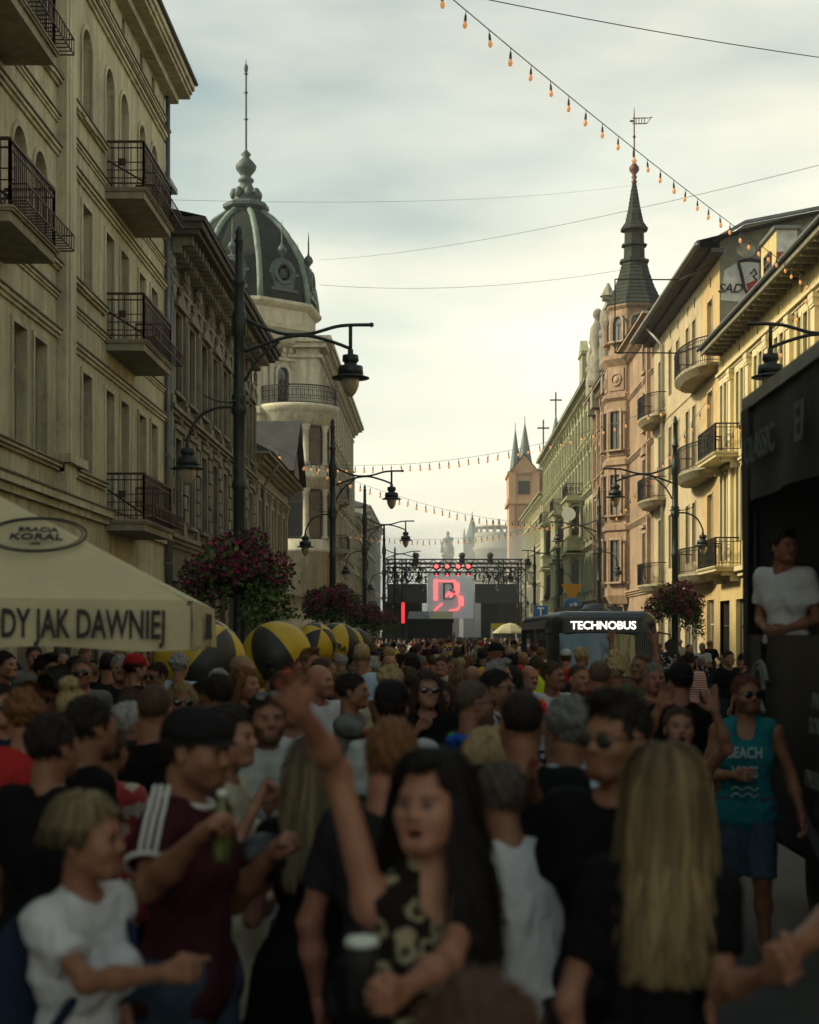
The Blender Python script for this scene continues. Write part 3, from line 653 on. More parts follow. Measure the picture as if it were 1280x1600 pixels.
for h in H:
    sm = h[3]-h[2] < .5
    window(b, MR, h, WOODW if h[0] < 66 else WOODG, GLASS, None if sm or h[2] < 1 else T2, style='none' if sm else 'cross', proud=.04, sw=.09, sill=False)
belt(b, MR, 62, 81, 4.15, .25, .18, T2); belt(b, MR, 66.5, 81, 12.75, .06, .05, T2)
m = MB(MR); m.poly([(61.2, 1.0, 17.5), (81.6, 1.0, 17.5), (81.6, 0, 17.45), (61.2, 0, 17.45)]); m.box(61.2, 81.6, .95, 1.08, 17.45, 17.75); m.poly([(61.2, 1.08, 17.75), (81.6, 1.08, 17.75), (81.6, -6, 19.5), (61.2, -6, 19.5)]); m.box(61.2, 81.6, 0, .5, 17.3, 17.46); m.build('eaves', DARKROOF, b)
m = MB(MR); m.tube([(61.1, 1.12, 17.6), (81.7, 1.12, 17.6)], .08, 8); m.tube([(77.2, .12, .2), (77.2, .12, 16.6), (77.2, .9, 17.5)], .09, 8)
m.build('downpipe', mat('pale_zinc', (.34, .34, .3), .5, metal=.4), b)
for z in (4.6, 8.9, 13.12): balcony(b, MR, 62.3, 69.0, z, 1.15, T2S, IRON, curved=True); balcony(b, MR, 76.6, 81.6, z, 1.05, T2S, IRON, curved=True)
MG = frame((0, 62, 0), (1, 0, 0), (0, -1, 0))
m = MB(MG); m.poly([(XR-.02, .02, 13.3), (26, .02, 13.3), (26, .02, 21.2), (XR+1, .02, 18.6), (XR-.02, .02, 17.9)]); m.build('gable_wall', GABLEP, b)
m = MB(MG); m.bar((XR-.3, .08, 17.95), (XR+1, .08, 18.68), .2, .12); m.bar((XR+1, .08, 18.68), (26, .08, 21.3), .2, .12); m.build('gable_coping', ZINC, b)
for q in ((XR+.6, 17.2, .9, .7), (XR+3.2, 17.6, 1.2, 1.3), (XR+4.3, 17.0, 1.0, .9), (XR+1.75, 17.3, .35, .9)):
    m = MB(MG); rd = random.Random(q[0]); m.poly([(q[0]+q[2]*(.5+.5*math.cos(k*.7)*rd.uniform(.75, 1)), .03+q[0]*.0007, q[1]+q[3]*(.5+.5*math.sin(k*.7)*rd.uniform(.7, 1))) for k in range(9)]); m.build('cement_patch', mat('pale_cement', (.37, .35, .27), .9, var=.4, vscale=3), b)
# graffiti piece on the gable
gw, gr_, gk = mat('graffiti_white', (.5, .48, .44), .8, var=.2, vscale=4), mat('graffiti_red', (.3, .03, .035), .8), mat('graffiti_black', (.02, .02, .02), .8)
gz, gx = 16.3, XR+.02
m = MB(MG); m.poly([(gx, .034, gz-.75), (gx+1.5, .034, gz-.9), (gx+1.55, .034, gz+.75), (gx+.7, .034, gz+.8), (gx+.15, .034, gz+.45)]); g = m.build('graffiti', gw, b)
m = MB(MG); m.poly([(gx+1.02, .040, gz-.1), (gx+1.5, .040, gz+.1), (gx+1.5, .040, gz-.75), (gx+1.15, .040, gz-.5)]); m.build('graffiti_red', gr_, g)
m = MB(MG); m.tube([(gx+.7, .05, gz+.75), (gx+.85, .05, gz+.2), (gx+.95, .05, gz-.3), (gx+1.25, .05, gz-.75)], .08, 4); m.tube([(gx+.7, .05, gz+.78), (gx+1.2, .05, gz+.9), (gx+1.6, .05, gz+.8)], .07, 4)
m.tube([(gx+1.2, .05, gz+.3), (gx+1.35, .05, gz+.5), (gx+1.45, .05, gz+.3), (gx+1.3, .05, gz+.2), (gx+1.45, .05, gz+.05)], .04, 4); m.build('graffiti_outline', gk, g)
text('graffiti_tag', 'SAD', facing((gx+.36, 62-.06, gz-.3), (1, 0, 0), (0, -1, 0)), .52, gk, g, shear=.3)
# rooftop frame of pipes in front of the tan house
m = MB()
for z in (14.15, 17.3): m.bar((10.4, 66, z), (7.6, 66, z+.02), .05); m.bar((10.4, 66, z), (11.6, 62.5, z), .06)
m.bar((7.62, 66, 14.15), (7.62, 66, 17.3), .05)
m.build('banner_frame', IRON, b)
# ------------------------------------------------------------------ pink house with corner turret
K3 = plaster('pink_plaster', (.40, .275, .18), var=.3, streak=.35, dirtamt=.45); K3T = plaster('pink_trim', (.45, .325, .225), var=.25, streak=.35, dirtamt=.4); K3S = plaster('grey_sculpture', (.36, .33, .26), var=.25, streak=.35, dirtamt=.5)
TILE = mat('grey_roof_tiles', (.045, .048, .04), .85, spec=.2, var=.4, vscale=3, bump=.7, bscale=8)
b = empty('turret_house', (XR, 96, 0), 'pink ornate house with octagonal turret, pointed roof and weather vane', 'house')
H = []
pk = [84.0] + [99.4 + 2.6*i for i in range(5)]
for c in pk: H += [(c-.55, c+.55, 5.3, 7.6), (c-.55, c+.55, 9.3, 11.6), (c-.55, c+.55, 13.2, 15.3, 'arch'), (c-.5, c+.5, 16.4, 17.8), (c-.8, c+.8, .4, 3.6)]
m = MB(MR); mk_wall(m, 81, 112, 0, 18.6, H); block(m, 81, 112, 0, 18.6); m.build('wall', K3, b)
for h in H: window(b, MR, h, WOODB, GLASS, K3T if h[2] > 1 else None, style='cross', proud=.14, sw=.2)
for z, hh, d in ((4.3, .35, .28), (8.3, .25, .2), (12.2, .25, .2), (15.9, .2, .16), (18.2, .2, .2)): belt(b, MR, 81, 112, z, hh, d, K3T, steps=3)
for c in [82.4] + [98.0+2.6*i for i in range(6)]: pilaster(b, MR, c, .4, 4.7, 18.2, .2, K3T)
for c in pk:
    m = MB(MR); gable_over(m, c, 1.6, 11.85, .5, .26); m.build('window_head', K3T, b)
    m = MB(MR); m.box(c-.8, c+.8, -.02, .28, 7.85, 8.0); relief(m, c, 8.12, .3, .2, int(c)); m.build('window_head', K3T, b)
    m = MB(MR); relief(m, c, 15.75, .4, .2, int(c*5)); m.build('relief', K3T, b)
brackets(b, MR, 81.2, 111.8, .6, 18.2, .4, .5, .2, K3T); belt(b, MR, 81, 112, 18.6, .4, .7, K3T, 'cornice', 3)
m = MB(MR); m.poly([(81, .75, 19.0), (112, .75, 19.0), (112, -6, 22.5), (81, -6, 22.5)]); m.build('roof', TILE, b)
TC = (11.9, 93.0, 0); tp = R(22.5)
m = MB(); m.lathe([(1.55, 3.9), (1.85, 4.4), (1.85, 8.2), (2.0, 8.3), (2.0, 8.6), (1.85, 8.7), (1.85, 12.1), (2.0, 12.2), (2.0, 12.5), (1.85, 12.6), (1.85, 16.0), (2.05, 16.2), (2.05, 16.4), (1.8, 16.5), (1.8, 18.1), (2.1, 18.5), (2.1, 18.75), (1.62, 18.85), (1.62, 21.5), (1.8, 21.7), (1.8, 21.85)], TC, 8, tp, smooth=False)
tur = m.build('turret', K3, b)
for k in (2, 3, 4, 5, 6):
    a = tp + math.pi/8 + k*math.pi/4; n = (math.cos(a), math.sin(a), 0); U = (-math.sin(a), math.cos(a), 0)
    for rr, z0, z1, kind in ((1.85, 5.2, 7.7, 'r'), (1.85, 9.2, 11.6, 'r'), (1.85, 13.1, 15.4, 'r'), (1.62, 19.6, 21.1, 'arch')):
        Mw = frame((TC[0]+n[0]*(rr*math.cos(math.pi/8)+.16), TC[1]+n[1]*(rr*math.cos(math.pi/8)+.16), 0), U, n)
        w = .42 if rr > 1.7 else .4
        hh = (-w, w, z0, z1) + (('arch',) if kind == 'arch' else ())
        wd = MB(Mw); ww = window(tur, Mw @ Matrix.Translation((0, .08, 0)), hh, WOODB, GLASS, K3T, style='cross', proud=-.05 if 0 else .03, sw=.14)
    Mw = frame((TC[0]+n[0]*1.8*math.cos(math.pi/8), TC[1]+n[1]*1.8*math.cos(math.pi/8), 0), U, n)
    m = MB(Mw); m.box(-.55, .55, -.02, .06, 16.65, 17.95); m.tube(arc((0, .08, 17.3), .36, 0, 360, 16), .07, 5); m.ball((0, .04, 17.3), .22, 8, (1, .5, 1)); m.build('medallion', K3T, tur)
    m = MB(Mw); m.box(-.6, .6, -.02, .12, 12.75, 12.95); relief(m, 0, 8.95, .35, .1, k); m.build('relief', K3T, tur)
def shingled(prof, step):
    "roof profile broken into overlapping courses"
    out = []
    for (r0, z0), (r1, z1) in zip(prof, prof[1:]):
        k = max(1, round((z1-z0)/step))
        for i in range(k): f, g = i/k, (i+1)/k; out += [(r0+(r1-r0)*f+.035, z0+(z1-z0)*f), (r0+(r1-r0)*g, z0+(z1-z0)*g)]
    return out
m = MB(); m.lathe(shingled([(1.85, 21.85), (1.55, 22.4), (1.22, 23.1), (.94, 23.9), (.78, 24.5)], .24), TC, 8, tp, smooth=False); m.lathe([(.74, 24.45), (.92, 24.55), (.92, 24.7), (.66, 24.75), (.64, 25.5), (.8, 25.55), (.8, 25.65), (.62, 25.7), (.6, 26.5)], TC, 8, tp, smooth=False)
m.lathe(shingled([(.82, 26.5), (.84, 26.6), (.56, 27.0), (.36, 27.9), (.2, 28.9), (.1, 29.4)], .24), TC, 8, tp, smooth=False); m.build('turret_roof', TILE, tur)
m = MB(); m.lathe([(.12, 29.3), (.18, 29.5), (.1, 29.6), (.18, 29.75), (.1, 29.9), (.3, 30.15), (.3, 30.35), (.1, 30.6), (.16, 30.75), (.05, 30.9), (.04, 33.4), (.01, 34.0)], TC, 10)
m.ball((TC[0], TC[1], 32.2), .1, 8); vz = 33.1
for zz in (vz-.12, vz+.22): m.bar((TC[0]-.1, TC[1], zz), (TC[0]+.75, TC[1], zz+.02), .05)
m.bar((TC[0]+.75, TC[1], vz-.12), (TC[0]+1.05, TC[1], vz+.3), .04); m.bar((TC[0]+.75, TC[1], vz+.22), (TC[0]+1.1, TC[1], vz+.28), .04); m.bar((TC[0]-.25, TC[1], vz+.05), (TC[0], TC[1], vz+.05), .1)
for k in range(4): m.bar((TC[0]+.12+k*.17, TC[1], vz-.12), (TC[0]+.12+k*.17, TC[1], vz+.22), .045)
m.build('weather_vane', mat('rusty_copper', (.12, .055, .035), .6, metal=.3), tur)
for (yy, zz, s) in ((100.5, 19.0, 1.25), (107.0, 19.0, 1.3), (110.5, 19.0, 1.05)):       # gable sculptures along the parapet
    m = MB(frame((XR-.25, yy, zz-1.2), (0, 1, 0), (-1, 0, 0)) @ Matrix.Scale(s, 4))
    m.box(-.5, .5, -.5, .35, 0, 1.2); m.lathe([(.5, 1.2), (.42, 1.6), (.5, 2.2), (.42, 2.7), (.3, 3.1), (.36, 3.4), (.45, 3.8), (.4, 4.3), (.22, 4.6), (.16, 4.75), (.27, 4.95), (.27, 5.15), (.12, 5.35)], (0, 0, 0), 12)
    for k in range(7): m.ball((.36*math.sin(k*2.1), .3*math.cos(k*1.7), 1.5+k*.42), .2, 8, (1, 1, 1.5))
    if yy < 103: m.box(-.3, .3, -.3, .3, 4.9, 5.1); m.lathe([(.45, 5.1), (.3, 5.3), (.06, 5.8)], (0, 0, 0), 8)
    m.build('parapet_sculpture', K3S, b)
m = MB(MR); m.lathe([(.09, .2), (.09, 18.5)], (97.2, .15, 0), 8); m.build('downpipe', IRON, b)
# ------------------------------------------------------------------ green and cream house with columned bays
G4 = plaster('celadon_plaster', (.36, .365, .225), var=.2, streak=.25, dirtamt=.3); G4T = plaster('cream_green_trim', (.45, .44, .29), var=.18, streak=.25, dirtamt=.3)
b = empty('columned_house', (XR, 130, 0), 'pale green house with two storeys of columned bays and a satellite dish', 'house')
H = []
gc = [114.0 + 2.7*i for i in range(19)]
for c in gc: H += [(c-.55, c+.55, 5.4, 7.9, 'arch'), (c-.55, c+.55, 9.3, 12.0, 'arch'), (c-.55, c+.55, 13.4, 15.6), (c-.55, c+.55, 17.0, 19.0), (c-.8, c+.8, .4, 3.6)]
m = MB(MR); mk_wall(m, 112, 165, 0, 20.2, H); block(m, 112, 165, 0, 20.2); m.build('wall', G4T, b)
for h in H: window(b, MR, h, WOODB, GLASS, G4 if h[2] > 1 else None, style='cross', proud=.12, sw=.18)
for z, hh, d in ((4.3, .35, .28), (8.4, .3, .28), (12.5, .3, .28), (16.2, .25, .2)): belt(b, MR, 112, 165, z, hh, d, G4, steps=3)
for c in [112.5] + [c+1.35 for c in gc]: pilaster(b, MR, c, .34, 12.8, 16.2, .16, G4); pilaster(b, MR, c, .34, 16.5, 19.9, .16, G4)
brackets(b, MR, 112.2, 164.8, .6, 19.85, .35, .5, .2, G4); belt(b, MR, 112, 165, 20.2, .45, .8, G4, 'cornice', 3)
m = MB(MR); m.poly([(112, .85, 20.66), (165, .85, 20.66), (165, -4, 24), (112, -4, 24)]); m.poly([(112, .85, 20.66), (112, -4, 24), (112, -4, 20.6)]); m.build('roof', TILE, b)
for k in range(1):
    m = MB(MR); u = 117+k*11; m.box(u-1.2, u+1.2, -1.5, .5, 20.6, 23.2); m.box(u-1.35, u+1.35, -1.6, .6, 23.2, 23.45); gable_over(m, u, 2.6, 23.45, 1.0, .55); m.build('dormer', G4, b)
for k in range(3):
    u = 121.0 + k*14; bm = MB(MR)
    for z0, z1 in ((4.3, 8.4), (8.6, 12.6)):
        bm.box(u-1.9, u+1.9, -.02, 1.35, z0, z0+.9); bm.box(u-1.95, u+1.95, -.02, 1.42, z0+.9, z0+1.0); bm.box(u-1.95, u+1.95, -.02, 1.42, z1-.35, z1-.15); bm.box(u-2.1, u+2.1, -.02, 1.55, z1-.15, z1)
        bm.box(u-1.55, u+1.55, -.02, 1.0, z0+1.0, z1-.35)
    bm.box(u-1.95, u+1.95, -.02, 1.4, 12.6, 12.85)
    bo = bm.build('bay', G4, b)
    m = MB(MR); railing(m, u-1.9, u+1.9, 1.4, 12.85, .95, 'ornate'); m.build('railing', IRON, bo)
    for z0, z1 in ((5.3, 8.05), (9.6, 12.25)):
        for cu, cd in ((u-1.75, 1.2), (u-.62, 1.2), (u+.62, 1.2), (u+1.75, 1.2), (u-1.75, .3)):
            m = MB(MR); m.lathe([(.2, z0), (.2, z0+.15), (.14, z0+.22), (.13, z1-.35), (.2, z1-.12), (.22, z1)], (cu, cd, 0), 10); m.build('column', G4T, bo)
        for cu in (u-1.15, u, u+1.15): window(bo, MR @ Matrix.Translation((0, 1.22, 0)), (cu-.36, cu+.36, z0+.2, z1-.2, 'arch'), WOODB, GLASS, None, style='tee', sill=False)
        window(bo, frame((0, 121+k*14-1.55, 0), (-1, 0, 0), (0, -1, 0)) @ Matrix.Translation((0, .23, 0)), (-(XR-.2), -(XR-1.0), z0+.2, z1-.2, 'arch'), WOODB, GLASS, G4T, style='tee', sill=False)
m = MB(); m.lathe([(.001, 0), (.25, .03), (.5, .12), (.55, .16)], (0, 0, 0), 20)
o = link('satellite_dish', m.mesh('satellite_dish', mat('dish_white', (.5, .5, .46), .5)), b, Matrix.Translation((10.1, 118.6, 11.3)) @ Matrix.Rotation(R(72), 4, 'X'))
m = MB(); m.bar((10.1, 118.65, 11.3), (10.1, 119.3, 11.2), .06); m.build('dish_arm', IRON, o)
# ------------------------------------------------------------------ more houses and the church
C5 = plaster('cream_stucco', (.46, .41, .26)); 
plain_house('cream house with evenly spaced windows between the columned house and church', MR, 165.2, 205, 17.0, [(5.2, 7.6), (9.0, 11.2), (12.8, 14.8)], C5, G4T, balc=((172, 4.5), (180, 8.3), (190, 4.5)), pil=True)
S6 = plaster('salmon_plaster', (.50, .31, .185), var=.1, streak=.12, dirtamt=.1); CUP = mat('green_copper_roof', (.10, .145, .13), .6, var=.3, vscale=1.5)
b = empty('church', (14, 245, 0), 'salmon church tower with green spires and crosses rising beyond the street', 'church')
m = MB(); m.box(11.3, 15.7, 240, 250, 0, 22.5); m.box(10.9, 16.1, 239.6, 250.4, 22.5, 23.2); m.box(11.2, 15.8, 240, 250, 23.2, 27.2); m.box(10.95, 16.05, 239.7, 250.3, 27.2, 27.6); m.box(15.7, 34, 243, 265, 0, 19)
m.box(11.15, 12.0, 239.75, 240, 0, 22.5); m.box(15.0, 15.85, 239.75, 240, 0, 22.5); m.box(11.1, 12.2, 239.7, 240, 23.2, 27.2); m.box(14.8, 15.9, 239.7, 240, 23.2, 27.2)
m.poly([(11.4, 239.6, 27.6), (15.6, 239.6, 27.6), (13.5, 239.6, 30.2)]); m.build('tower', S6, b)
m = MB(frame((0, 240, 0), (1, 0, 0), (0, -1, 0))); m.box(12.6, 14.4, 0, .06, 24, 26.1); m.build('belfry_opening', SHOPDARK, b)
m = MB()
for cx, cy, r, z0, z1 in ((12.2, 241.3, 1.0, 27.6, 34.4), (13.7, 241.3, 1.3, 28.5, 35.4)):
    m.lathe([(r, z0), (r*.95, z0+.4), (.05, z1)], (cx, cy, 0), 8, R(22.5), smooth=False); m.lathe([(.06, z1-.1), (.05, z1+1.0)], (cx, cy, 0), 6)
m.poly([(11.2, 239.4, 27.55), (13.5, 239.4, 30.4), (13.5, 248, 30.4), (11.2, 248, 27.55)]); m.poly([(15.8, 239.4, 27.55), (13.5, 239.4, 30.4), (13.5, 248, 30.4), (15.8, 248, 27.55)])
m.build('tower_spires', CUP, b)
for cx, zt, r in ((17.0, 33.0, 1.3), (19.0, 37.5, 2.4)):
    m = MB(); z0 = zt-9; m.lathe([(r*1.25, z0-6), (r*1.25, z0-.4), (r*1.4, z0-.2), (r*1.4, z0)], (cx, 247, 0), 8, R(22.5), smooth=False); dr = m.build('drum', S6, b)
    m = MB(); m.lathe([(r*1.35, z0), (r*1.1, z0+1.2), (r*.62, z0+3.0), (r*.5, z0+3.6), (r*.42, z0+4.4), (.06, zt)], (cx, 247, 0), 8, R(22.5), smooth=False); m.build('spire', CUP, dr)
    m = MB(); m.bar((cx, 247, zt-.2), (cx, 247, zt+3.6), .22); m.bar((cx-.95, 247, zt+2.3), (cx+.95, 247, zt+2.3), .22); m.build('cross', IRON, dr)
# town-hall roofed block, far steeple and the monument beyond the stage
HZ = plaster('far_stone', (.40, .38, .31))
b = empty('far_block', (9.8, 285, 0), 'far pale block with balustraded round corner beside the salmon church', 'building')
m = MB(); m.box(7.6, 14, 285, 310, 0, 19); m.lathe([(3.6, 0), (3.6, 17.4), (4.0, 17.8), (4.0, 18.3), (3.7, 18.4), (3.7, 21.0), (3.4, 21.1)], (10.6, 287, 0), 20); m.build('wall', HZ, b)
m = MB()
for k in range(16):
    a = k*math.pi/8; m.box(10.6+3.5*math.cos(a)-.18, 10.6+3.5*math.cos(a)+.18, 287+3.5*math.sin(a)-.18, 287+3.5*math.sin(a)+.18, 21.0, 22.0)
m.lathe([(3.6, 22.0), (3.6, 22.3)], (10.6, 287, 0), 20); m.box(10.1, 10.5, 286, 286.4, 22, 23.4); m.box(11.2, 11.6, 286, 286.4, 22, 23.6); m.build('balustrade', HZ, b)
sx_, sy_ = (738-VX)*330/F, 330
b = empty('steeple', (sx_, sy_, 0), 'slender hazy steeple with pinnacles far behind the stage', 'steeple')
m = MB(); m.box(sx_-1.9, sx_+1.9, sy_-2, sy_+2, 0, 21.5)
for q in (-1.75, 1.75): m.lathe([(.35, 21.5), (.35, 23), (.02, 25)], (sx_+q, sy_-1.8, 0), 6)
m.build('tower', HZ, b)
m = MB(); m.lathe([(1.75, 21.4), (1.5, 22.6), (.1, 27.6), (.06, 28.6)], (sx_, sy_, 0), 8); m.build('spire', CUP, b)
# ================================================================== street lamps
LAMPM = mat('lamp_green_black', (.022, .032, .032), .45, metal=.3, var=.2, vscale=5)
LGLASS = mat('lamp_glass', (.42, .37, .26), .35, spec=.6, trans=.25)
def lantern(parent, c, s=1.0):
    m = MB(Matrix.Translation(c) @ Matrix.Scale(s, 4))
    m.lathe([(.02, .16), (.05, .14), (.05, .06), (.14, .04), (.15, -.06), (.12, -.09), (.11, -.13), (.22, -.16), (.23, -.3), (.2, -.31), (.34, -.36), (.34, -.375), (.15, -.37)], (0, 0, 0), 20)
    o = m.build('lantern', LAMPM, parent)
    m = MB(Matrix.Translation(c) @ Matrix.Scale(s, 4)); m.lathe([(.155, -.36), (.16, -.42), (.145, -.52), (.105, -.62), (.05, -.69), (.005, -.71)], (0, 0, 0), 18); m.build('globe', LGLASS, o)
def bez(p, n=14):
    "smooth curve through points"
    p = [Vector(q) for q in p]; out = []
    for i in range(len(p)-1):
        p0, p1, p2, p3 = p[max(i-1, 0)], p[i], p[i+1], p[min(i+2, len(p)-1)]
        for k in range(n if i < len(p)-2 else n+1):
            t = k/n; out.append(.5*((2*p1) + (p2-p0)*t + (2*p0-5*p1+4*p2-p3)*t*t + (3*p1-p0-3*p2+p3)*t**3))
    return out
def lamp(x, y, s, label, group='street lamps'):
    b = empty('street_lamp', (x, y, .12 if x < 0 else 0), label, 'lamp', group)
    m = MB(); m.lathe([(.24, .0), (.24, .25), (.2, .35), (.17, .8), (.15, 1.3), (.18, 1.36), (.14, 1.44), (.11, 1.6), (.105, 4.55), (.125, 4.6), (.125, 4.68), (.105, 4.72), (.105, 5.85), (.14, 5.9), (.14, 6.0), (.12, 6.05), (.12, 6.12), (.14, 6.16), (.1, 6.25), (.095, 7.2), (.13, 7.25), (.13, 7.6), (.1, 7.68), (.095, 7.75), (.08, 8.1), (.11, 8.14), (.11, 8.2), (.075, 8.24), (.065, 8.85), (.09, 8.88), (.05, 8.95), (.07, 9.03), (.02, 9.14)], (x, y, 0), 16)
    for k in range(6):
        a = k*math.pi/3; m.ball((x+.15*math.cos(a), y+.15*math.sin(a), 6.08), .03, 6)
    m.build('pole', LAMPM, b)
    P = lambda u, z: (x+s*u, y, z)
    m = MB(); m.tube(bez([P(.1, 7.53), P(.45, 7.37), P(.8, 7.27), P(1.25, 7.28), P(1.75, 7.41), P(2.28, 7.43)], 6), .03, 8); m.ball(P(2.3, 7.43), .045, 8)
    m.tube(bez([P(.1, 6.97), P(.45, 7.1), P(.85, 7.22), P(1.2, 7.24), P(1.6, 7.14), P(1.92, 7.02)], 6), .03, 8)
    m.tube(bez([P(.1, 6.45), P(.25, 6.72), P(.45, 6.95), P(.7, 7.14)], 6), .025, 8); m.tube([P(.18, 6.98), P(.32, 6.78)], .015, 6)
    m.tube([P(1.935, 7.42), P(1.935, 6.95)], .032, 8); m.build('arm', LAMPM, b)
    m = MB(); m.tube(bez([P(-.1, 6.0), P(-.4, 5.98), P(-.7, 5.82), P(-.88, 5.5), P(-.9, 5.35)], 6), .026, 8); m.tube(bez([P(-.1, 6.08), P(-.35, 6.1), P(-.62, 6.2)], 5), .014, 6); m.build('side_arm', LAMPM, b)
    lantern(b, P(1.935, 6.86), .97); lantern(b, P(-.9, 5.24), .85)
    return b
PETM = attr_mat('blossom_colours', .6); 
def leafcloud(name, pts, size, cols, parent, rnd, flat=.5):
    n = len(pts); pts = np.asarray(pts); nr = np.random.RandomState(rnd)
    a = nr.normal(size=(n, 3)); a /= np.linalg.norm(a, axis=1)[:, None]; b2 = np.cross(a, nr.normal(size=(n, 3))); b2 /= np.linalg.norm(b2, axis=1)[:, None]
    sz = size*nr.uniform(.6, 1.3, n)[:, None]
    V = np.stack([pts-a*sz-b2*sz*.2, pts-b2*sz*.7, pts+a*sz, pts+b2*sz*.7], 1).reshape(-1, 3)
    me = bpy.data.meshes.new(name); me.from_pydata(V.tolist(), [], np.arange(4*n).reshape(-1, 4).tolist())
    ca = me.color_attributes.new('Col', 'FLOAT_COLOR', 'POINT'); ci = np.asarray(cols)[nr.randint(0, len(cols), n)]*nr.uniform(.6, 1.35, n)[:, None]
    c4 = np.ones((n, 4)); c4[:, :3] = ci; ca.data.foreach_set('color', np.repeat(c4, 4, 0).astype(np.float32).ravel())
    me.materials.append(PETM); return link(name, me, parent)
def basket(x, y, zc, s, label, seed):
    nr = np.random.RandomState(seed); b = empty('flower_basket', (x, y, zc-.4*s), label, 'flowers', 'flower baskets on the lamp posts')
    m = MB(); m.lathe([(.12, -.35), (.4, -.3), (.5, -.05), (.52, .05), (.3, .1)], (x, y, zc), 16); m.build('planter', IRON, b)
    lob = [(nr.uniform(-.62, .62), nr.uniform(-.45, .45), nr.uniform(-.25, .42), nr.uniform(.24, .4)) for _ in range(16)] + [(-.68, 0, -.05, .34), (.62, 0, .05, .34), (.3, -.2, .5, .26), (-.2, -.3, .2, .45), (.1, -.3, .25, .45)]
    P = []; G = []
    for lx, ly, lz, lr in lob:
        k = int(330*lr/.35); d = nr.normal(size=(k, 3)); d /= np.linalg.norm(d, axis=1)[:, None]
        q = d*(lr*nr.uniform(.5, 1.08, k)**.5)[:, None] + (lx, ly, lz); P += q[: k*2//3].tolist(); G += q[k*2//3:].tolist()
    for _ in range(26):
        a = nr.uniform(0, 6.28); rr = nr.uniform(.45, .85); ln = nr.uniform(.35, 1.0)*(1.2 if math.cos(a) > .3 else .8); k = int(ln*95)
        t = nr.uniform(0, 1, k); G += np.stack([rr*math.cos(a)*(1+.15*t)+nr.normal(0, .08, k), rr*.8*math.sin(a)+nr.normal(0, .08, k), .05-ln*t+nr.normal(0, .05, k)], 1).tolist()
    W = np.array((x, y, zc)); P = np.array(P)*s + W; G = np.array(G)*s + W
    leafcloud('blossoms', P, .042*s, [(.20, .010, .06), (.30, .018, .11), (.12, .008, .04), (.36, .03, .10), (.06, .02, .03)], b, seed)
    leafcloud('leaves', G, .05*s, [(.045, .095, .014), (.06, .135, .022), (.028, .06, .012), (.10, .17, .035)], b, seed+1)
LX, RX = -3.45, 7.7
lampsL = [(26.7, 'tall green-black lamp in front of the ornate house with the biggest flower basket'), (50.5, 'lamp before the domed building, second along the shaded kerb'), (72.7, 'lamp third along the shaded kerb, near the dome side street'), (98.9, 'lamp fourth along the shaded kerb'), (124, 'lamp fifth along the shaded kerb toward the stage'), (149, 'lamp sixth along the shaded kerb beside the stage screens')]
for y, lb in lampsL: lamp(LX, y, 1, lb)
lampsR = [(26.6, 'lamp whose lantern hangs in front of the yellow house above the float'), (49.8, 'lamp with flower basket in front of the tan house, behind the bus'), (73.3, 'lamp rising just behind the bus roof'), (98.0, 'lamp beside the columned house with its arm over the road'), (122, 'lamp next to the road signs on the sunlit kerb'), (147, 'small lamp on the sunlit kerb closest to the stage')]
for y, lb in lampsR: lamp(RX, y, -1, lb)
basket(LX, 26.5, 3.12, 1.0, 'large round basket of dark red flowers with trailing leaves above the parasol corner', 3)
basket(LX, 50.3, 3.0, .98, 'round flower basket behind the yellow logo balloon', 13)
basket(LX, 72.5, 2.85, .95, 'smaller flower basket on the third lamp from the parasol', 23)
basket(LX, 98.7, 2.9, .95, 'hazy flower basket in front of the stage screens', 43)
basket(RX, 49.6, 3.05, 1.0, 'flower basket beside the bus in front of the tan house', 33)
# ================================================================== festoon lights and cables
CABLE = mat('black_cable', (.02, .02, .02), .6)
BULB = mat('lit_bulb', (.45, .2, .06), .25, emit=(1.0, .42, .14), estr=.34)
SOCK = mat('bulb_socket', (.035, .02, .014), .5)
_b = MB(); _b.lathe([(.008, .0), (.008, -.07), (.022, -.1), (.03, -.2), (.028, -.23)], (0, 0, 0), 8); SOCKME = _b.mesh('socket', SOCK)
_b = MB(); _b.lathe([(.026, -.225), (.045, -.28), (.048, -.32), (.03, -.365), (.002, -.38)], (0, 0, 0), 10); BULBME = _b.mesh('bulb', BULB)
def festoon(a, c, sag, n, label, r=.009, scale=1.0, t0=0, t1=1):
    a, c = Vector(a), Vector(c); pt = lambda t: a.lerp(c, t) - Vector((0, 0, 4*sag*t*(1-t)))
    b = empty('string_lights', a, label, 'string lights', 'festoon strings over the street')
    m = MB(); m.tube([pt(i/60) for i in range(61)], r, 6); m.build('wire', CABLE, b)
    rd = random.Random(n)
    for i in range(n):
        t = t0+(t1-t0)*(i+.5)/n
        W = Matrix.Translation(pt(t)) @ Matrix.Rotation(rd.uniform(-.12, .12), 4, 'Y') @ Matrix.Scale(scale*rd.uniform(.92, 1.08), 4)
        o = link('socket', SOCKME, b, W); link('bulb', BULBME, o, W)
def cable(a, c, sag, label, r=.012):
    a, c = Vector(a), Vector(c); m = MB(Matrix.Translation(-a)); m.tube([a.lerp(c, i/40) - Vector((0, 0, 4*sag*(i/40)*(1-i/40))) for i in range(41)], r, 6)
    o = m.build('overhead_cable', CABLE); setw(o, Matrix.Translation(a)); tag(o, label, 'cable', 'cables across the street')
festoon((-7.5, 10, 12.9), (11.3, 46.5, 12.75), .45, 46, 'bulb string crossing the upper sky down to the yellow house eaves', scale=.85)
festoon((11.3, 46.5, 12.75), (11.3, 60.5, 9.5), .3, 12, 'bulb string running along the yellow house front', scale=1.0)
